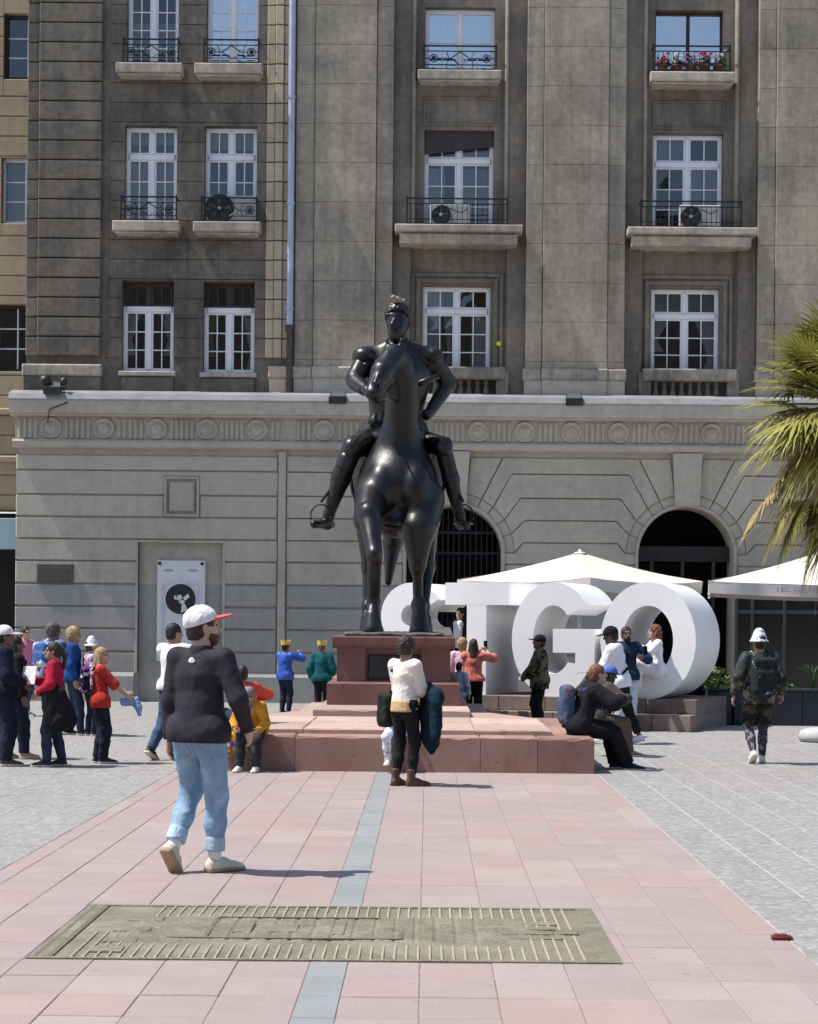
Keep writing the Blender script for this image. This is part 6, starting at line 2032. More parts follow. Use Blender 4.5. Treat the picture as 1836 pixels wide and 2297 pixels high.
    # ---- top
    if top is not None:
        bb = bulk
        hp0 = P - u * hem
        k_ = .92 if female else 1.0
        t = [cone(hp0, wa, (.152 + bb) * tshape, (.142 * k_ + bb) * (1 + (tshape - 1) * .6), fw, .80), cone(wa, ch, .142 * k_ + bb, .160 * k_ + bb, fw, .70), cone(ch, nk - u * .015, .150 * k_ + bb, .068 + bb * .4, fw, .76), cone(sh[0], sh[1], .058 + bb * .7, .058 + bb * .7)]
        if hem > 0: t += [cone(hip[0] + npv(.015, 0, 0), hip[1] - npv(.015, 0, 0), .112 + max(lbulk, 0) + bb * .7 + .010, None, fw, .97)] + [cone(hip[i], hip[i] + (kn[i] - hip[i]) * .35, .100 + max(lbulk, 0) + bb * .6 + .012, .095 + max(lbulk, 0) + bb * .6) for i in (0, 1)] * (pel is None)
        if female: t += [ell(ch + fw * .075 + u * .0 + npv(-.062, 0, 0), (.07, .07, .075)), ell(ch + fw * .075 + npv(.062, 0, 0), (.07, .07, .075))]
        for i in (0, 1):
            if sleeve == 'long':
                t += [cone(sh[i], el[i], .060 + bb, .050 + bb), cone(el[i], el[i] + (wr[i] - el[i]) * .97, .050 + bb, .036 + bb * .8, fe=True)]
            elif sleeve == 'elbow':
                t += [cone(sh[i], el[i], .062 + bb, .056 + bb), cone(el[i], el[i] + (wr[i] - el[i]) * .25, .054 + bb, .054 + bb, fe=True)]
            elif sleeve == 'short':
                t += [cone(sh[i], sh[i] + (el[i] - sh[i]) * .62, .062 + bb, .062 + bb, fe=True)]
        V, Fq = sdf(t, .03, vox, [(hp0 + u * .0, -u)], [(wrinkle, 21, .9, (1, 1, .5)), (wrinkle * .9, 38, .2, (.8, .8, 1.1)), (wrinkle * .45, 85, .6)])
        mk('top', V, Fq, top)
    # ---- shoes
    if shoes is not None:
        sv, sf, smi = shoe_mesh(shoekind)
        for i in (0, 1):
            mk('shoe', o.ft[i](sv), sf, [shoes, sole or m_sole], smi)
    # ---- hair and headwear
    hs, hc = hair
    if hs != 'none':
        face = [ell((0, .112, -.052), (.082, .088, .118), k=.02, sub=True), ell((-.085, .045, -.05), (.03, .055, .07), k=.015, sub=True), ell((.085, .045, -.05), (.03, .055, .07), k=.015, sub=True)]
        base = [ell((0, -.020, .028), (.086, .104, .108)), ell((0, -.05, -.03), (.074, .066, .075))]
        cut = [((0, 0, -.085), (0, 0, -1))]
        ns = [(.005, 70, .4), (.003, 140, 1.0)]
        if hs == 'curly':
            base = [ell((0, -.022, .03), (.104, .118, .12)), ell((0, -.05, -.04), (.092, .08, .085))]; ns = [(.012, 60, .4), (.008, 120, 1.0)]
        if hs == 'long':
            base += [cone((0, -.065, -.02), (0, -.095, -.22), .082, .075, (0, 1, 0), .7), cone((-.06, -.03, -.02), (-.08, -.03, -.18), .035, .04), cone((.06, -.03, -.02), (.08, -.03, -.18), .035, .04)]; cut = []
        if hs == 'longcurly':
            base = [ell((0, -.022, .03), (.10, .115, .118)), cone((0, -.065, -.02), (0, -.10, -.34), .10, .10, (0, 1, 0), .8), cone((-.07, -.03, -.02), (-.10, -.02, -.26), .05, .055), cone((.07, -.03, -.02), (.10, -.02, -.26), .05, .055)]; cut = []; ns = [(.014, 55, .4), (.008, 110, 1.0)]
        if hs == 'pony':
            base += [cone((0, -.12, .03), (0, -.17, -.05), .035, .04), cone((0, -.17, -.05), (0, -.15, -.24), .04, .022)]; cut = []
        if hs == 'bun':
            base += [ell((0, -.135, .05), (.045, .04, .045))]
        V, Fq = sdf(base + face, .02, .0095, cut, ns)
        mk('hair', V @ rmh.T + hd, Fq, HR[hc])
    if hat is not None:
        kind = hat[0]
        if kind in ('cap', 'cap_back'):
            tl = hat[3] if len(hat) > 3 else 0
            hr = rmh @ rotm(0, tl)
            V, Fq = sdf([ell((0, -.014, .05), (.093, .116, .098)), cone((0, -.014, .03), (0, -.014, .045), .094, .094)], .02, .0085, [((0, 0, .028), (0, .12, -.99))], [(.0025, 50, 0)])
            cp = mk('cap', V @ hr.T + hd, Fq, hat[1])
            V, Fq = sdf([ell((0, .125, .040), (.078, .088, .013)), cone((-.05, .075, .036), (.05, .075, .036), .016, .016)], .015, .0075)
            mk('brim', V @ hr.T + hd, Fq, hat[2], parent=cp)
            ev, ef = sdf([ell((0, -.014, .146), (.010, .010, .006))], .004, .004)
            mk('button', ev @ hr.T + hd, ef, hat[1], parent=cp)
        elif kind == 'bucket':
            V, Fq = sdf([cone((0, -.012, .045), (0, -.012, .125), .100, .076, fe=True), cone((0, -.012, .118), (0, -.012, .126), .074, .07), cone((0, -.012, .058), (0, -.012, .012), .098, .132, fe=True)], .012, .0085, [((0, 0, .0), (0, 0, -1))], [(.003, 60, 0)])
            mk('bucket_hat', V @ rmh.T + hd, Fq, hat[1])
        elif kind == 'crown':
            n = 20
            v, f = [], []
            for ring in (0, 1):
                rr = .106 - ring * .004
                for i in range(n):
                    a = 2 * PI * i / n
                    zt = .185 if i % 2 == 0 else .125
                    v += [(rr * math.cos(a), rr * 1.12 * math.sin(a) - .012, .055), (rr * 1.1 * math.cos(a), rr * 1.2 * math.sin(a) - .012, zt)]
            for i in range(n):
                j = (i + 1) % n
                a0, b0 = 2 * i, 2 * j
                f += [(a0, b0, b0 + 1, a0 + 1), (2 * n + b0, 2 * n + a0, 2 * n + a0 + 1, 2 * n + b0 + 1), (a0 + 1, b0 + 1, 2 * n + b0 + 1, 2 * n + a0 + 1), (b0, a0, 2 * n + a0, 2 * n + b0)]
            V = (np.array(v) @ rmh.T + hd) * s
            link('paper_crown', mesh('paper_crown', V, f, hat[1]), e, False)
        elif kind == 'headphones':
            V, Fq = sdf([ell((-.09, 0, 0), (.02, .035, .04)), ell((.09, 0, 0), (.02, .035, .04))], .01, .008)
            mk('headphones', V @ rmh.T + hd, Fq, hat[1])
    return o
def extra(o, name, label, cat, prims, mat, k=.03, vox=.014, noise=(), cuts=(), parts=()):
    "a separate thing carried by a person, modelled in that person's frame"
    V, Fq = sdf(prims, k, vox, cuts, noise)
    V = V * o.s
    c = V.mean(0); c[2] = V[:, 2].min()
    wm = o.e.matrix_basis
    t = empty(name, wm @ Vector(c), label, cat, rz=o.e.rotation_euler[2])
    link(name + '_body' if name in ('bag',) else 'main_' + name.split('_')[-1], np_mesh(name, V - c, Fq, mat), t, False)
    for (nm, pr2, m2) in parts:
        V2, F2 = sdf(pr2, .015, min(vox, .012))
        link(nm, np_mesh(nm, V2 * o.s - c, F2, m2), t, False)
    return t
def backpack(o, label, mat, w=.15, h_=.21, dp=.085, zc=0.30, mat2=None, noise=((.004, 30, .2),)):
    u, P = o.u, o.P
    c = P + u * zc + npv(0, -.155 - dp, 0)
    pr = [bxp(c, (w, dp, h_), .06), bxp(c + npv(0, -dp * .8, -.06), (w * .8, dp * .45, h_ * .55), .04)]
    st_ = []
    for i in (0, 1):
        s_ = o.sh[i] * .6 + (P + u * .455) * .4
        st_ += [cone(s_ + npv(0, -.13, .0), s_ + npv(0, 0, .075), .022, .022), cone(s_ + npv(0, 0, .075), s_ + npv(0, .125, -.03), .022, .022), cone(s_ + npv(0, .125, -.03), s_ + npv(0, .10, -.22), .02, .018)]
    return extra(o, 'backpack', label, 'backpack', pr, mat, .03, .014, noise, parts=[('strap', st_, mat2 or mat)])

c_ = cloth
blk = c_('black_cloth', (.012, .012, .014)); nvy = c_('navy_cloth', (.016, .02, .038)); jean = c_('dark_denim', (.028, .04, .075)); ljean = c_('light_denim', (.22, .35, .50), .2, fold=.35, fscale=9.0, pattern=[((.36, .50, .62), 5, .52, .66)]); wht = c_('white_cloth', (.74, .74, .76), .04)
charc = c_('charcoal_jacket', (.030, .026, .036), .15, .75, fold=.28, fscale=6.0)
shw = M('white_leather_shoe', (.66, .65, .62), .6, .1, 8); shb = M('black_shoe', (.015, .014, .014), .55, .2, 8); shcr = M('cream_sneaker', (.56, .52, .42), .7, .15, 10); bbr = M('brown_boot', (.085, .040, .025), .6, .3, 9)
# 1 -- the man in front
p = person('man in dark jacket, rolled light jeans and white cap with red brim walking away', 446, 12.72, 24, 1.83, feet=[(-.17, -.15, .15, 2), (.055, .13, 0, 26)], hands=[(-.235, .03, .86), (.27, .16, .94)],
           elb=[(-.4, -1, 0), (.6, -1, .1)], lean=(0, .04), hyaw=46, hpitch=3, sk='fair', hair=('short', 'dark'), hat=('cap', c_('white_cap', (.72, .72, .73), .05), c_('red_cap_brim', (.62, .12, .11)), 10), top=charc, hem=.085, bulk=.013, tshape=1.05, legs=ljean, legend=.87, lbulk=.008, cuff=c_('denim_turn_up', (.36, .48, .60)), shoes=shcr, sole=M('gum_sole', (.36, .27, .17), .8, .15, 8), vox=.0085, wrinkle=.003, shoulder=.96)
man = p
V, Fq = sdf([ell((0, 0, 0), (.026, .0035, .015)), ell((0, 0, .013), (.013, .0035, .012))], .006, .003)
u = p.u
p.mk('jacket_logo', V + p.P + u * .44 + npv(.0, -.1145, 0), Fq, wht)
V, Fq = sdf([cone(p.nk - u * .03, p.nk + u * .035, .082, .072, fe=True)], .02, .01)
p.mk('collar', V, Fq, charc)
V, Fq = sdf([ell((0, .052, -.082), (.054, .050, .050)), ell((0, .02, -.05), (.061, .055, .05))], .02, .007, [((0, 0, -.05), (0, -.45, .89))], [(.003, 90, 0)])
p.mk('beard', V @ p.rmh.T + p.hd, Fq, HR['brown'])
for i in (0, 1):
    V, Fq = sdf([cone(p.an[i] + npv(0, 0, .0), p.kn[i] + (p.an[i] - p.kn[i]) * .80, .043, .046, fe=True)], .02, .010)
    p.mk('sock', V, Fq, wht)
# seams, ribbed hem, cuffs and pockets of the man in front
rib = c_('ribbed_trim', (.024, .020, .030), .3)
V, Fq = sdf([cone(p.P - p.u * .085, p.P - p.u * .045, .172, .170, npv(0, 1, 0), .82)] + [cone(p.hip[0] + npv(.015, 0, 0), p.hip[1] - npv(.015, 0, 0), .139, None, npv(0, 1, 0), .97)], .03, .009, [(tuple(p.P - p.u * .092), tuple(-p.u)), (tuple(p.P - p.u * .045), tuple(p.u))])
p.mk('jacket_hem', V, Fq, rib)
for i in (0, 1):
    dv = (p.wr[i] - p.el[i]) / np.linalg.norm(p.wr[i] - p.el[i])
    V, Fq = sdf([cone(p.wr[i] - dv * .055, p.wr[i] - dv * .002, .050, .047, fe=True)], .01, .008, [(tuple(p.wr[i] - dv * .055), tuple(-dv))])
    p.mk('cuff', V, Fq, rib)
P_ = p.P
stitch = c_('denim_seam', (.20, .30, .44), .1)
for i in (-1, 1):      # back pockets and side seams
    cx_ = i * .078
    V, Fq = sdf(p.tprims(.0035), .035, .0075, [((cx_ - .052, 0, 0), (-1, 0, 0)), ((cx_ + .052, 0, 0), (1, 0, 0)), ((0, 0, P_[2] - .195), (0, 0, -1)), ((0, 0, P_[2] - .075), (0, 0, 1)), ((0, -.02, 0), (0, 1, 0))], p.tn)
    p.mk('back_pocket', V, Fq, stitch)
V, Fq = sdf(p.tprims(.003), .035, .006, [((-.006, 0, 0), (-1, 0, 0)), ((.006, 0, 0), (1, 0, 0)), ((0, 0, P_[2] - .20), (0, 0, -1)), ((0, -.01, 0), (0, 1, 0))], p.tn)
p.mk('seat_seam', V, Fq, stitch)
# 2 -- woman in the white sweater
p = person('woman in cream sweater, black leggings and brown boots standing before the platform', 908, 19.75, 42, 1.585, feet=[(-.10, -.03, 0, -15), (.09, .04, 0, 40)], hands=[(.00, .24, 1.06), (.02, .27, 1.04)], elb=[(-.7, -.3, -1), (.8, -.3, -1)], hyaw=-10, hpitch=-4,
           sk='tan', hair=('curly', 'dark'), top=c_('cream_knit', (.70, .63, .58), .06), hem=-.02, bulk=.02, legs=blk, lbulk=.0, legend=.9, shoes=bbr, shoekind='boot', sole=m_sole_d, female=True, vox=.0125, wrinkle=.005)
V, Fq = sdf([cone(p.P - p.u * .09, p.P + p.u * .045, .182, .168, npv(0, 1, 0), .84)], .02, .012, [(tuple(p.P - p.u * .08), (0, 0, -1)), (tuple(p.P + p.u * .05), (0, 0, 1))])
p.mk('tan_waist_band', V, Fq, c_('tan_knit', (.50, .34, .17)))
extra(p, 'coat', 'dark teal coat draped over the arm of the woman in the cream sweater', 'coat', [cone((.16, .22, 1.14), (.40, .10, 1.06), .07, .06), cone((.40, .10, 1.06), (.46, .06, .98), .08, .06), cone((.26, .19, 1.05), (.25, .20, .52), .10, .11, (0, 1, 0), .5), cone((.36, .13, 1.05), (.35, .15, .62), .10, .09, (0, 1, 0), .5), cone((.12, .22, 1.0), (.14, .22, .60), .08, .09, (0, 1, 0), .5), cone((.20, .2, .55), (.24, .2, .40), .07, .03)], c_('teal_coat', (.004, .020, .032), .3), .06, .014, [(.012, 24, .6), (.006, 50, 0)])
extra(p, 'bag', 'black backpack carried at the left side of the woman in the cream sweater', 'bag', [bxp((-.33, .08, .88), (.10, .13, .20), .07), bxp((-.38, .10, .77), (.08, .10, .10), .05)], c_('black_nylon', (.018, .022, .02), .4), .04, .013, [(.010, 26, .1)], parts=[('strap', [cone((-.31, .08, 1.05), (-.16, .06, 1.36), .018, .018), cone((-.16, .06, 1.36), (-.12, -.10, 1.34), .018, .018)], blk)])
# 3 -- child seated on the platform behind her
person('child in blue top and white leggings sitting on the platform behind the cream-sweater woman', 893, 21.75, 190, 1.15, z=T1, pel=(0, .0, .13), feet=[(-.10, .36, 0, 0, 0, -.52), (.10, .34, 0, 0, 0, -.50)], hands=[(-.15, .25, .35), (.15, .25, .35)], sk='tan', hair=('short', 'dark'), top=c_('royal_blue', (.03, .05, .28)), legs=c_('white_print_legging', (.68, .68, .74), .06, pattern=[((.25, .3, .5), 30, .58, .64)]), shoes=shw)
# 4, 5 -- pair at the left end of the platform
p = person('person in bright coral-red top sitting on the platform behind the walking man', 560, 23.0, 320, 1.50, z=T1, pel=(0, 0, .13), lean=(-.15, .12), feet=[(-.12, .40, 0, -10, 0, -.30), (.12, .42, 0, 5, 0, -.30)], hands=[(-.30, .36, .98), (.24, .28, .40)], elb=[(-.2, .5, -1), (1, -.5, 0)], sk='brown', hair=('short', 'black'), top=c_('coral_red', (.56, .085, .055)), bulk=.03, legs=jean, shoes=shb)
p = person('child in grey cap and yellow jacket hunched on the left front corner of the platform', 572, 21.66, 190, 1.22, z=T1, pel=(0, -.02, .12), lean=(0, .75), feet=[(-.14, .40, 0, 0, 0, -.585), (.15, .40, 0, 6, 0, -.585)], hands=[(-.20, .50, .10), (.20, .50, .12)], hpitch=-40, sk='tan', hair=('short', 'dark'), hat=('cap', c_('grey_cap', (.20, .19, .20)), c_('grey_cap_brim', (.12, .12, .13))), top=c_('mustard_jacket', (.50, .24, .025), .2), bulk=.03, legs=c_('washed_black_denim', (.03, .034, .04), .4), lbulk=.022, shoes=shw)
V, Fq = sdf([cone(p.nk - p.u * .05, p.nk + p.u * .02, .105, .09, fe=True), cone(p.sh[0], p.sh[1], .07, .07)], .03, .012)
p.mk('blue_collar', V, Fq, c_('violet_blue', (.12, .11, .42)))
extra(p, 'bag', 'yellow and blue cloth bag hanging at the platform corner', 'bag', [bxp((.34, .22, -.14), (.15, .07, .20), .05), bxp((.40, .28, -.26), (.10, .05, .10), .04)], c_('yellow_blue_bag', (.58, .26, .02), .1, pattern=[((.02, .05, .42), 6, .50, .53)]), .03, .014, [(.006, 30, 0)])
# 6 -- man photographing the memorial
p = person('man in white t-shirt holding a camera up towards the marble memorial', 388, 23.6, 35, 1.74, feet=[(-.14, -.30, .10, -5), (.08, .10, 0, 5)], hands=[(.12, .42, 1.46), (.22, .44, 1.48)], elb=[(-.3, 0, -1), (1, 0, -.8)], hyaw=20, sk='tan', hair=('short', 'black'), top=c_('white_tee', (.70, .69, .68), .04), sleeve='short', bulk=.02, hem=.06, legs=c_('blue_denim', (.05, .09, .17)), shoes=shb)
extra(p, 'camera', 'small dark camera held up by the man in the white t-shirt', 'camera', [bxp((.17, .53, 1.52), (.06, .03, .04), .01), cone((.17, .55, 1.52), (.17, .60, 1.52), .028, .028)], blk, .01, .008)
# 7, 8 -- two with paper crowns
gold = M('gold_card', (.62, .43, .06), .45, .12, 20)
p = person('figure in shiny blue rain jacket and gold paper crown raising a phone', 640, 36.0, 38, 1.40, feet=[(-.09, 0, 0, 0), (.09, .04, 0, 10)], hands=[(.06, .34, 1.44), (.16, .36, 1.46)], elb=[(-.6, 0, -1), (1, 0, -.6)], sk='tan', hair=('short', 'black'), hat=('crown', gold), top=c_('blue_rain_jacket', (.012, .06, .36), .25, .42), bulk=.035, hem=.12, legs=nvy, shoes=shb)
person('figure in teal jacket and gold paper crown beside the pedestal', 722, 34.5, 14, 1.41, feet=[(-.09, 0, 0, 0), (.09, .02, 0, 8)], hands=[(-.26, .05, .90), (.22, .20, 1.0)], sk='tan', hair=('short', 'grey'), hat=('crown', gold), top=c_('teal_jacket', (.008, .085, .10), .25), bulk=.038, hem=.10, legs=blk, shoes=shb)
# ---- group at the left edge
person('man in white cap and dark navy jacket cut by the left edge', 6, 22.6, 70, 1.70, hands=[(-.27, .05, .9), (.20, .24, 1.02)], hyaw=5, sk='brown', hair=('short', 'black'), hat=('cap', c_('white_cap_printed', (.70, .71, .70), .05, pattern=[((.6, .25, .12), 12, .60, .66)]), wht), top=c_('navy_jacket', (.010, .013, .028), .3), bulk=.04, legs=nvy, lbulk=.03, shoes=bbr)
p = person('dark-haired person in black with floral backpack, right of the white cap', 33, 23.8, 62, 1.58, feet=[(-.1, -.12, .03, 0), (.1, .12, 0, 5)], hyaw=10, sk='brown', hair=('long', 'black'), top=blk, bulk=.03, legs=nvy, lbulk=.025, shoes=M('tan_shoe', (.42, .30, .14), .7), female=True)
backpack(p, 'black backpack with faint floral print at the left edge', c_('black_floral', (.014, .014, .018), .2, pattern=[((.09, .06, .07), 22, .55, .62)]), .16, .23, .09)
person('man in pink shirt and sunglasses far behind at the left edge', 55, 35.3, 128, 1.70, feet=[(-.09, -.2, .08, 0), (.09, .2, 0, 0)], hands=[(-.2, .25, 1.05), (.30, .22, 1.05)], sk='fair', hair=('short', 'dark'), hat=None, top=c_('pink_shirt', (.62, .20, .34), .1), bulk=.015, legs=c_('mid_denim', (.05, .09, .16)), shoes=shb)
p = person('tall dark-haired man with blue backpack seen from behind in the left group', 118, 29.2, 34, 1.75, feet=[(-.10, 0, 0, -5), (.09, .10, 0, 8)], hands=[(-.26, .08, .9), (.18, .26, 1.05)], hyaw=15, sk='tan', hair=('curly', 'grey'), top=c_('slate_blue_top', (.11, .15, .26)), bulk=.02, legs=jean, shoes=shw)
backpack(p, 'blue and white backpack on the tall dark-haired man', c_('blue_white_pack', (.06, .12, .30), .1, pattern=[((.5, .55, .62), 5, .52, .56)]), .15, .20, .08)
person('fair-haired person in blue jacket and sunglasses in the left group', 163, 29.0, 82, 1.69, feet=[(-.09, -.1, .02, 0), (.09, .14, 0, 0)], sk='tan', hair=('curly', 'blond'), top=c_('deep_blue_jacket', (.012, .055, .20), .25), bulk=.03, legs=jean, shoes=shb)
p = person('woman in crimson top with dark ponytail holding white papers', 122, 22.5, 268, 1.51, feet=[(-.10, .08, 0, -10), (.08, -.10, 0, 5)], hands=[(-.17, .20, 1.02), (.02, .30, 1.20)], elb=[(-1, -.8, -.3), (.6, -.5, -1)], hyaw=-6, sk='tan', hair=('pony', 'dark'), top=c_('crimson_top', (.34, .014, .040), .15), bulk=.025, hem=.10, legs=jean, lbulk=.012, shoes=shb, female=True, vox=.0125)
extra(p, 'papers', 'white folded papers held by the woman in crimson', 'papers', [bxp((-.07, .34, 1.27), (.12, .006, .13), .004, rot=rotm(-62, 14))], wht, .01, .008)
extra(p, 'coat', 'black coat hanging over the arm of the woman in crimson', 'coat', [cone((-.20, .10, 1.06), (-.26, -.08, 1.06), .07, .07), cone((-.24, .04, 1.05), (-.24, -.04, .62), .11, .14, (1, 0, 0), .6), cone((-.26, -.12, 1.0), (-.24, -.24, .66), .10, .12, (1, 0, 0), .7), cone((-.24, -.14, .66), (-.22, -.26, .52), .10, .05)], blk, .06, .015, [(.012, 23, .4)])
p = person('person in white bucket hat and flowered top in the left group', 203, 28.8, 60, 1.50, feet=[(-.09, 0, 0, 0), (.09, .05, 0, 0)], sk='fair', hair=('short', 'brown'), hat=('bucket', c_('white_bucket_hat', (.70, .68, .70), .05)), top=c_('flowered_top', (.30, .16, .26), .2, pattern=[((.55, .45, .55), 14, .5, .56), ((.05, .05, .16), 9, .55, .6)]), bulk=.02, legs=nvy, shoes=shb, female=True)
p = person('fair-haired woman in red t-shirt reaching an arm out to the right', 225, 23.0, 78, 1.44, feet=[(-.08, -.03, 0, -4), (.08, .05, 0, 4)], hands=[(-.06, .46, .98), (.12, .50, .92)], elb=[(-.5, -.2, -1), (.6, -.2, -1)], hyaw=6, sk='fair', hair=('long', 'blond'), top=c_('brick_red_tee', (.42, .040, .03), .12), sleeve='elbow', bulk=.02, hem=.11, legs=nvy, lbulk=.022, shoes=shb, female=True, vox=.0125)
backpack(p, 'dark backpack with purple and white print on the woman in the red t-shirt', c_('printed_pack', (.014, .014, .03), .1, pattern=[((.55, .55, .55), 11, .56, .60), ((.18, .04, .32), 8, .56, .6)]), .13, .20, .07)
extra(p, 'bag', 'light blue plastic bag dangling from the hand of the woman in the red t-shirt', 'bag', [bxp((.06, .42, .92), (.05, .13, .06), .04), cone((.10, .54, .98), (.10, .56, .86), .025, .045), cone((.1, .56, .84), (.1, .58, .74), .045, .03)], c_('pale_blue_plastic', (.20, .32, .62), .2, .4), .05, .011, [(.010, 34, .2)])
# ---- right of the pedestal
p = person('woman in coral top with dark tied hair photographing the letters', 1062, 31.2, 4, 1.49, feet=[(-.09, 0, 0, 0), (.09, .03, 0, 6)], hands=[(.10, .34, 1.50), (.24, .32, 1.50)], elb=[(-.8, 0, -1), (1, 0, -.5)], sk='fair', hair=('long', 'dark'), top=c_('coral_top', (.66, .20, .145), .08), sleeve='elbow', bulk=.03, hem=.04, legs=blk, lbulk=.012, shoes=shb, female=True)
extra(p, 'phone', 'phone raised by the woman in the coral top', 'phone', [bxp((.22, .40, 1.62), (.04, .006, .08), .004)], blk, .008, .007)
p = person('small dark-haired child in pale shirt beside the woman in coral', 1030, 30.9, 25, 1.10, sk='tan', hair=('short', 'black'), top=c_('pale_lilac_print', (.52, .52, .64), .08, pattern=[((.2, .2, .45), 9, .58, .63)]), bulk=.03, legs=c_('grey_pants', (.25, .25, .30)), shoes=shw)
person('fair-haired person in lilac shirt half hidden behind the coral woman', 1037, 31.75, 10, 1.50, sk='fair', hair=('curly', 'blond'), top=c_('lilac_shirt', (.58, .42, .52), .08), legs=nvy, shoes=shb, bulk=.02, female=True)
extra(p, 'bag', 'bright red bag on the ground beside the woman in coral', 'bag', [ell((.78, .0, .30), (.20, .15, .22)), cone((.70, 0, .46), (.86, 0, .46), .05, .05)], c_('bright_red_bag', (.56, .03, .04), .2), .06, .016, [(.012, 22, 0)])
sg = lambda lx, ly: (4.43 + lx * math.cos(SA) + ly * math.sin(SA), 30.9 - lx * math.sin(SA) + ly * math.cos(SA))
gx_, gy_ = sg(-4.38, .55)
p = person('dark-haired woman in dark jacket and white scarf posing between the letters S and T', 0, gy_, 205, 1.52, z=ZL, x=gx_, hands=[(.10, .22, 1.0), (-.10, .24, 1.02)], sk='fair', hair=('long', 'black'), top=c_('plum_black', (.02, .012, .016)), bulk=.02, legs=blk, shoes=shb, female=True)
V, Fq = sdf([cone((-.05, .10, 1.42), (-.03, .16, 1.05), .06, .07), cone((.06, .10, 1.42), (.03, .16, 1.12), .05, .05), ell((0, .15, 1.02), (.12, .08, .1))], .04, .013, (), [(.008, 30, 0)])
p.mk('scarf', V, Fq, c_('white_scarf', (.62, .66, .70), .1))
camo = c_('camouflage', (.060, .062, .034), .2, pattern=[((.15, .13, .075), 7, .48, .52), ((.02, .022, .014), 9, .54, .57)])
person('man in camouflage jacket and cap facing left in front of the letter G', 1212, 30.2, 268, 1.555, feet=[(-.10, 0, 0, -8), (.10, .03, 0, 8)], hands=[(-.05, .26, .98), (.05, .27, 1.0)], elb=[(-1, -.6, -.3), (1, -.6, -.3)], hpitch=6, sk='brown', hair=('short', 'black'), hat=('cap', blk, blk), top=camo, bulk=.045, tshape=1.05, hem=.18, legs=blk, lbulk=.03, shoes=shb)
p = person('man in white hoodie and black cap striding left beside the platform', 1392, 26.8, 285, 1.70, feet=[(-.14, .28, 0, 0), (.10, -.30, .05, 8)], hands=[(-.05, .42, 1.02), (.22, .16, .98)], elb=[(-.6, -.5, -1), (1, -1, 0)], lean=(0, .22), hpitch=-12, sk='dark', hair=('short', 'black'), hat=('cap', blk, blk), top=c_('white_hoodie', (.76, .77, .82), .05), bulk=.035, hem=.12, legs=blk, lbulk=.01, legend=.9, shoes=shw)
V, Fq = sdf([cone(p.nk + npv(-.08, -.06, -.0), p.nk + npv(.08, -.06, 0), .05, .05), ell(p.nk + npv(0, -.09, -.03), (.10, .06, .08))], .03, .012)
p.mk('hood', V, Fq, c_('white_hoodie', (.76, .77, .82)))
extra(p, 'sling_bag', 'black sling bag strap across the back of the white hoodie', 'bag', [cone(p.sh[1] + npv(-.04, -.06, .05), p.P + p.u * .20 + npv(-.02, -.185, 0), .022, .022), cone(p.P + p.u * .20 + npv(-.02, -.185, 0), p.P + npv(-.17, -.06, .10), .02, .02), bxp(p.P + p.u * .34 + npv(.12, -.15, 0), (.035, .03, .07), .02)], blk, .02, .011)
p = person('bearded man in dark blue vest and pale jeans holding a phone by the letter O', 1404, 30.1, 168, 1.70, hands=[(-.20, .26, 1.22), (.24, .16, .98)], elb=[(-1, -.5, -.6), (1, -.8, 0)], sk='brown', hair=('short', 'black'), top=c_('dark_blue_vest', (.018, .032, .07), .2), bulk=.03, legs=c_('pale_denim', (.48, .55, .62), .1), lbulk=.018, shoes=shw)
V, Fq = sdf([ell((0, .055, -.078), (.060, .056, .060))], .02, .008, [((0, 0, -.045), (0, -.3, .95))])
p.mk('beard', V @ p.rmh.T + p.hd, Fq, HR['black'])
extra(p, 'phone', 'phone held up by the bearded man in the dark vest', 'phone', [bxp((-.22, .36, 1.34), (.038, .006, .078), .004)], blk, .008, .007)
gx_, gy_ = sg(-.66, -.02)
p = person('woman with long curly auburn hair in white sitting inside the letter O', 0, gy_, 262, 1.62, z=ZL + ST, x=gx_, pel=(0, 0, .12), lean=(0, .04), feet=[(-.10, .40, 0, 0, 0, -.30), (.10, .44, 0, 0, 0, -.30)], hands=[(-.10, .34, .52), (.12, .36, .40)], elb=[(-1, -.5, -.5), (1, -.5, -.5)], hyaw=8, hpitch=6, sk='fair', hair=('longcurly', 'auburn'), top=c_('white_blouse', (.74, .74, .78), .04), bulk=.02, legs=c_('white_skirt', (.72, .73, .80), .05), lbulk=.045, shoes=shw, female=True)
p = person('man in black jacket hunched on the right corner of the platform facing right', 1306, 22.35, 82, 1.70, z=T1, pel=(0, -.05, .12), lean=(0, .42), feet=[(-.14, .46, 0, -4, 0, -.44), (.12, .56, 0, 8, 0, -.44)], hands=[(-.10, .46, .44), (.12, .48, .44)], elb=[(-1, -.2, -.4), (1, -.2, -.4)], hpitch=4, hyaw=-4, sk='fair', hair=('short', 'auburn'), top=c_('black_jacket', (.014, .012, .018), .3), bulk=.045, legs=blk, lbulk=.03, shoes=c_('navy_sneaker', (.015, .025, .06)), vox=.013)
backpack(p, 'blue-grey backpack on the hunched man in the black jacket', c_('blue_grey_pack', (.045, .075, .15), .25, pattern=[((.10, .10, .13), 6, .52, .56)]), .15, .25, .08, .26)
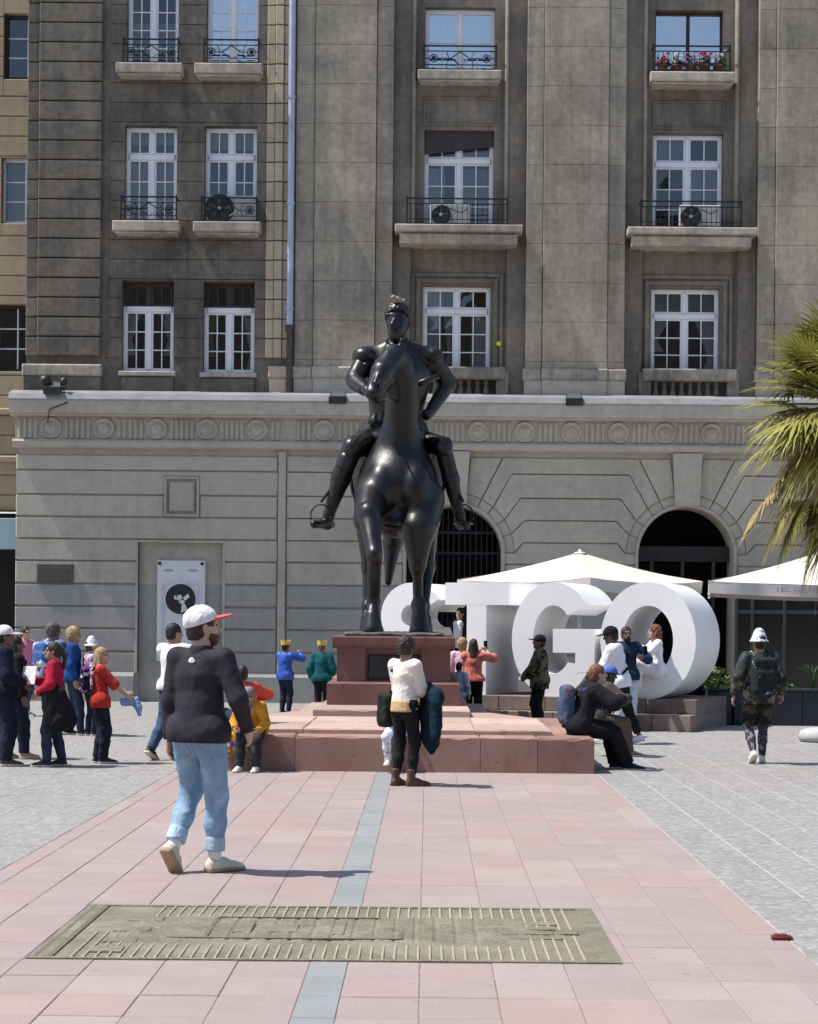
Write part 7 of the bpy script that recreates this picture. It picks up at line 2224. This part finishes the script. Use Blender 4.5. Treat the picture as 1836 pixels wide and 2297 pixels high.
p = person('person in blue cap and dark clothes sitting beyond the hunched man', 1338, 24.6, 78, 1.55, z=T1, pel=(0, -.02, .12), lean=(0, .38), feet=[(-.14, .44, 0, -6, 0, -.47), (.12, .48, 0, 8, 0, -.47)], hands=[(-.12, .44, .40), (.14, .46, .40)], elb=[(-1, -.2, -.4), (1, -.2, -.4)], hpitch=-12, sk='dark', hair=('short', 'black'), hat=('cap', c_('blue_cap', (.10, .17, .48)), c_('blue_cap', (.10, .17, .48))), top=c_('dark_olive', (.07, .062, .05), .3), bulk=.04, legs=c_('taupe_pants', (.12, .09, .075)), lbulk=.025, shoes=c_('grey_sneaker', (.20, .19, .18)))
flor = c_('floral_jacket', (.032, .035, .042), .25, pattern=[((.20, .16, .13), 7, .56, .62), ((.06, .08, .05), 11, .54, .60), ((.30, .29, .33), 14, .64, .68)])
p = person('man in printed bucket hat and patterned jacket walking away at right', 1703, 23.0, 354, 1.62, feet=[(-.09, -.16, .11, 0), (.08, .10, 0, 6)], hands=[(-.33, .02, .90), (.33, .04, .92)], hyaw=-18, sk='tan', hair=('short', 'dark'), hat=('bucket', c_('printed_bucket_hat', (.60, .64, .72), .06, pattern=[((.10, .10, .25), 22, .58, .63)])), top=flor, bulk=.028, tshape=1.03, hem=.15, legs=c_('patterned_legging', (.05, .045, .07), .3, pattern=[((.26, .24, .28), 16, .52, .58)]), lbulk=.0, legend=.98, shoes=shw, vox=.0125)
V, Fq = sdf([cone(p.hip[0], p.kn[0] + (p.hip[0] - p.kn[0]) * .05, .118, .105, fe=True), cone(p.hip[1], p.kn[1] + (p.hip[1] - p.kn[1]) * .05, .118, .105, fe=True), cone(p.hip[0], p.hip[1], .12, .12)], .03, .013, (), [(.006, 24, 0)])
p.mk('shorts', V, Fq, c_('black_shorts', (.016, .016, .014), .4, pattern=[((.07, .06, .045), 9, .55, .6)]))
backpack(p, 'black backpack with pale print on the man in the bucket hat', c_('black_print_pack', (.02, .024, .028), .2, pattern=[((.34, .36, .38), 8, .64, .67)]), .17, .25, .09, .22)

# ================================================================== palm at the right edge
def frond_mat(name, a, b, tr):
    t = NT(name)
    v = t.coords()
    f = t.noise(v, 3.0, 4)
    oi = t.n('ShaderNodeObjectInfo')
    c = t.mix(t.ramp(f, [(0.3, 0.0), (0.7, 1.0)]), a, b)
    k = t.math('ADD', t.math('MULTIPLY', oi.outputs['Random'], 0.5), 0.75)
    cb = t.n('ShaderNodeCombineXYZ')
    for i in range(3):
        t.l(k, cb.inputs[i])
    c = t.mix(1.0, c, cb.outputs[0], 'MULTIPLY')
    p = t.principled(c, 0.5, 0.0, None, 0.4)
    td = t.n('ShaderNodeBsdfTranslucent')
    t.l(c, td.inputs[0])
    mx = t.n('ShaderNodeMixShader'); mx.inputs[0].default_value = tr
    t.l(p.outputs[0], mx.inputs[1]); t.l(td.outputs[0], mx.inputs[2]); t.l(mx.outputs[0], t.out.inputs[0])
    return t.m
m_fg = frond_mat('palm_green', (0.15, 0.165, 0.025), (0.36, 0.34, 0.08), 0.3)
m_fy = frond_mat('palm_yellowing', (0.30, 0.25, 0.07), (0.42, 0.36, 0.14), 0.25)
m_fb = frond_mat('palm_dead', (0.26, 0.17, 0.06), (0.38, 0.28, 0.11), 0.15)
m_trunk = M('palm_trunk', (0.17, 0.13, 0.10), 0.95, 0.35, 6, 0.8, 20)
pc = W(1918, 900, 22.0)
palm = empty('fan_palm', (pc.x, 22.0, 0), 'fan palm with green and browning fronds at the right edge', 'palm tree')
tr_ = MB()
pts = [(pc.x + .05 * math.sin(z_ * 1.3), 22.0, z_) for z_ in np.linspace(-.05, pc.z - .2, 26)]
tr_.tube(pts, [(.24 + .05 * (i % 2) - .002 * i) for i in range(26)], 14)
tr_.build('trunk', m_trunk, palm)
rg = random.Random(3)
def frond(az, el, plen, flen, droop, mat, nseg=32):
    m = MB()
    d = Vector((math.cos(az) * math.cos(el), math.sin(az) * math.cos(el), math.sin(el)))
    p0 = Vector((pc.x, 22.0, pc.z))
    side = d.cross(Vector((0, 0, 1)))
    if side.length < .1: side = Vector((1, 0, 0))
    side.normalize()
    upv = side.cross(d).normalized()
    mid = p0 + d * plen * .5 + Vector((0, 0, -.03))
    hub = p0 + d * plen + Vector((0, 0, -droop * .12))
    m.tube([p0, mid, hub], [.022, .016, .012], 5)
    for i in range(nseg):
        t = (i / (nseg - 1) - .5) * 2
        a = t * R(112) + rg.uniform(-.05, .05)
        L = flen * (1 - .28 * abs(t) ** 1.5) * rg.uniform(.86, 1.08)
        sd = (d * math.cos(a) + side * math.sin(a)).normalized()
        fold = upv * (.10 + .16 * abs(t))
        w = .021
        pr = []
        n = 5
        wd = sd.cross(upv).normalized()
        for k in range(n + 1):
            s = k / n
            q = hub + sd * L * s + fold * L * s * .35 + Vector((0, 0, -droop * L * (s ** 2.4) * rg.uniform(.7, 1.2)))
            ww = w * (.35 + 1.3 * s if s < .45 else .94 * (1 - (s - .45) / .55) ** .8 + .02)
            pr.append((q - wd * ww, q + wd * ww + upv * ww * .5))
        vv = [x for ab in pr for x in ab]
        m.add(vv, [(2 * k, 2 * k + 1, 2 * k + 3, 2 * k + 2) for k in range(n)])
    return m.build('frond', mat, palm)
for i in range(76):
    az = rg.uniform(0, 2 * PI)
    if i % 3: az = PI + rg.gauss(0, .8)
    t = rg.random()
    el = R(rg.uniform(-50, 66))
    mt = m_fg if el > R(-5) or rg.random() < .55 else (m_fy if rg.random() < .8 else m_fb)
    if rg.random() < .14: mt = m_fy
    frond(az, el, rg.uniform(.50, .85), rg.uniform(.55, .78), .22 + .18 * (el < 0), mt)
for i in range(34):
    az = rg.uniform(0, 2 * PI) if i % 3 else PI + rg.gauss(0, .6)
    el = R(rg.uniform(-82, -45))
    frond(az, el, rg.uniform(.6, 1.55), rg.uniform(.50, .70), .5, m_fb if rg.random() < .4 else (m_fy if rg.random() < .5 else m_fg))
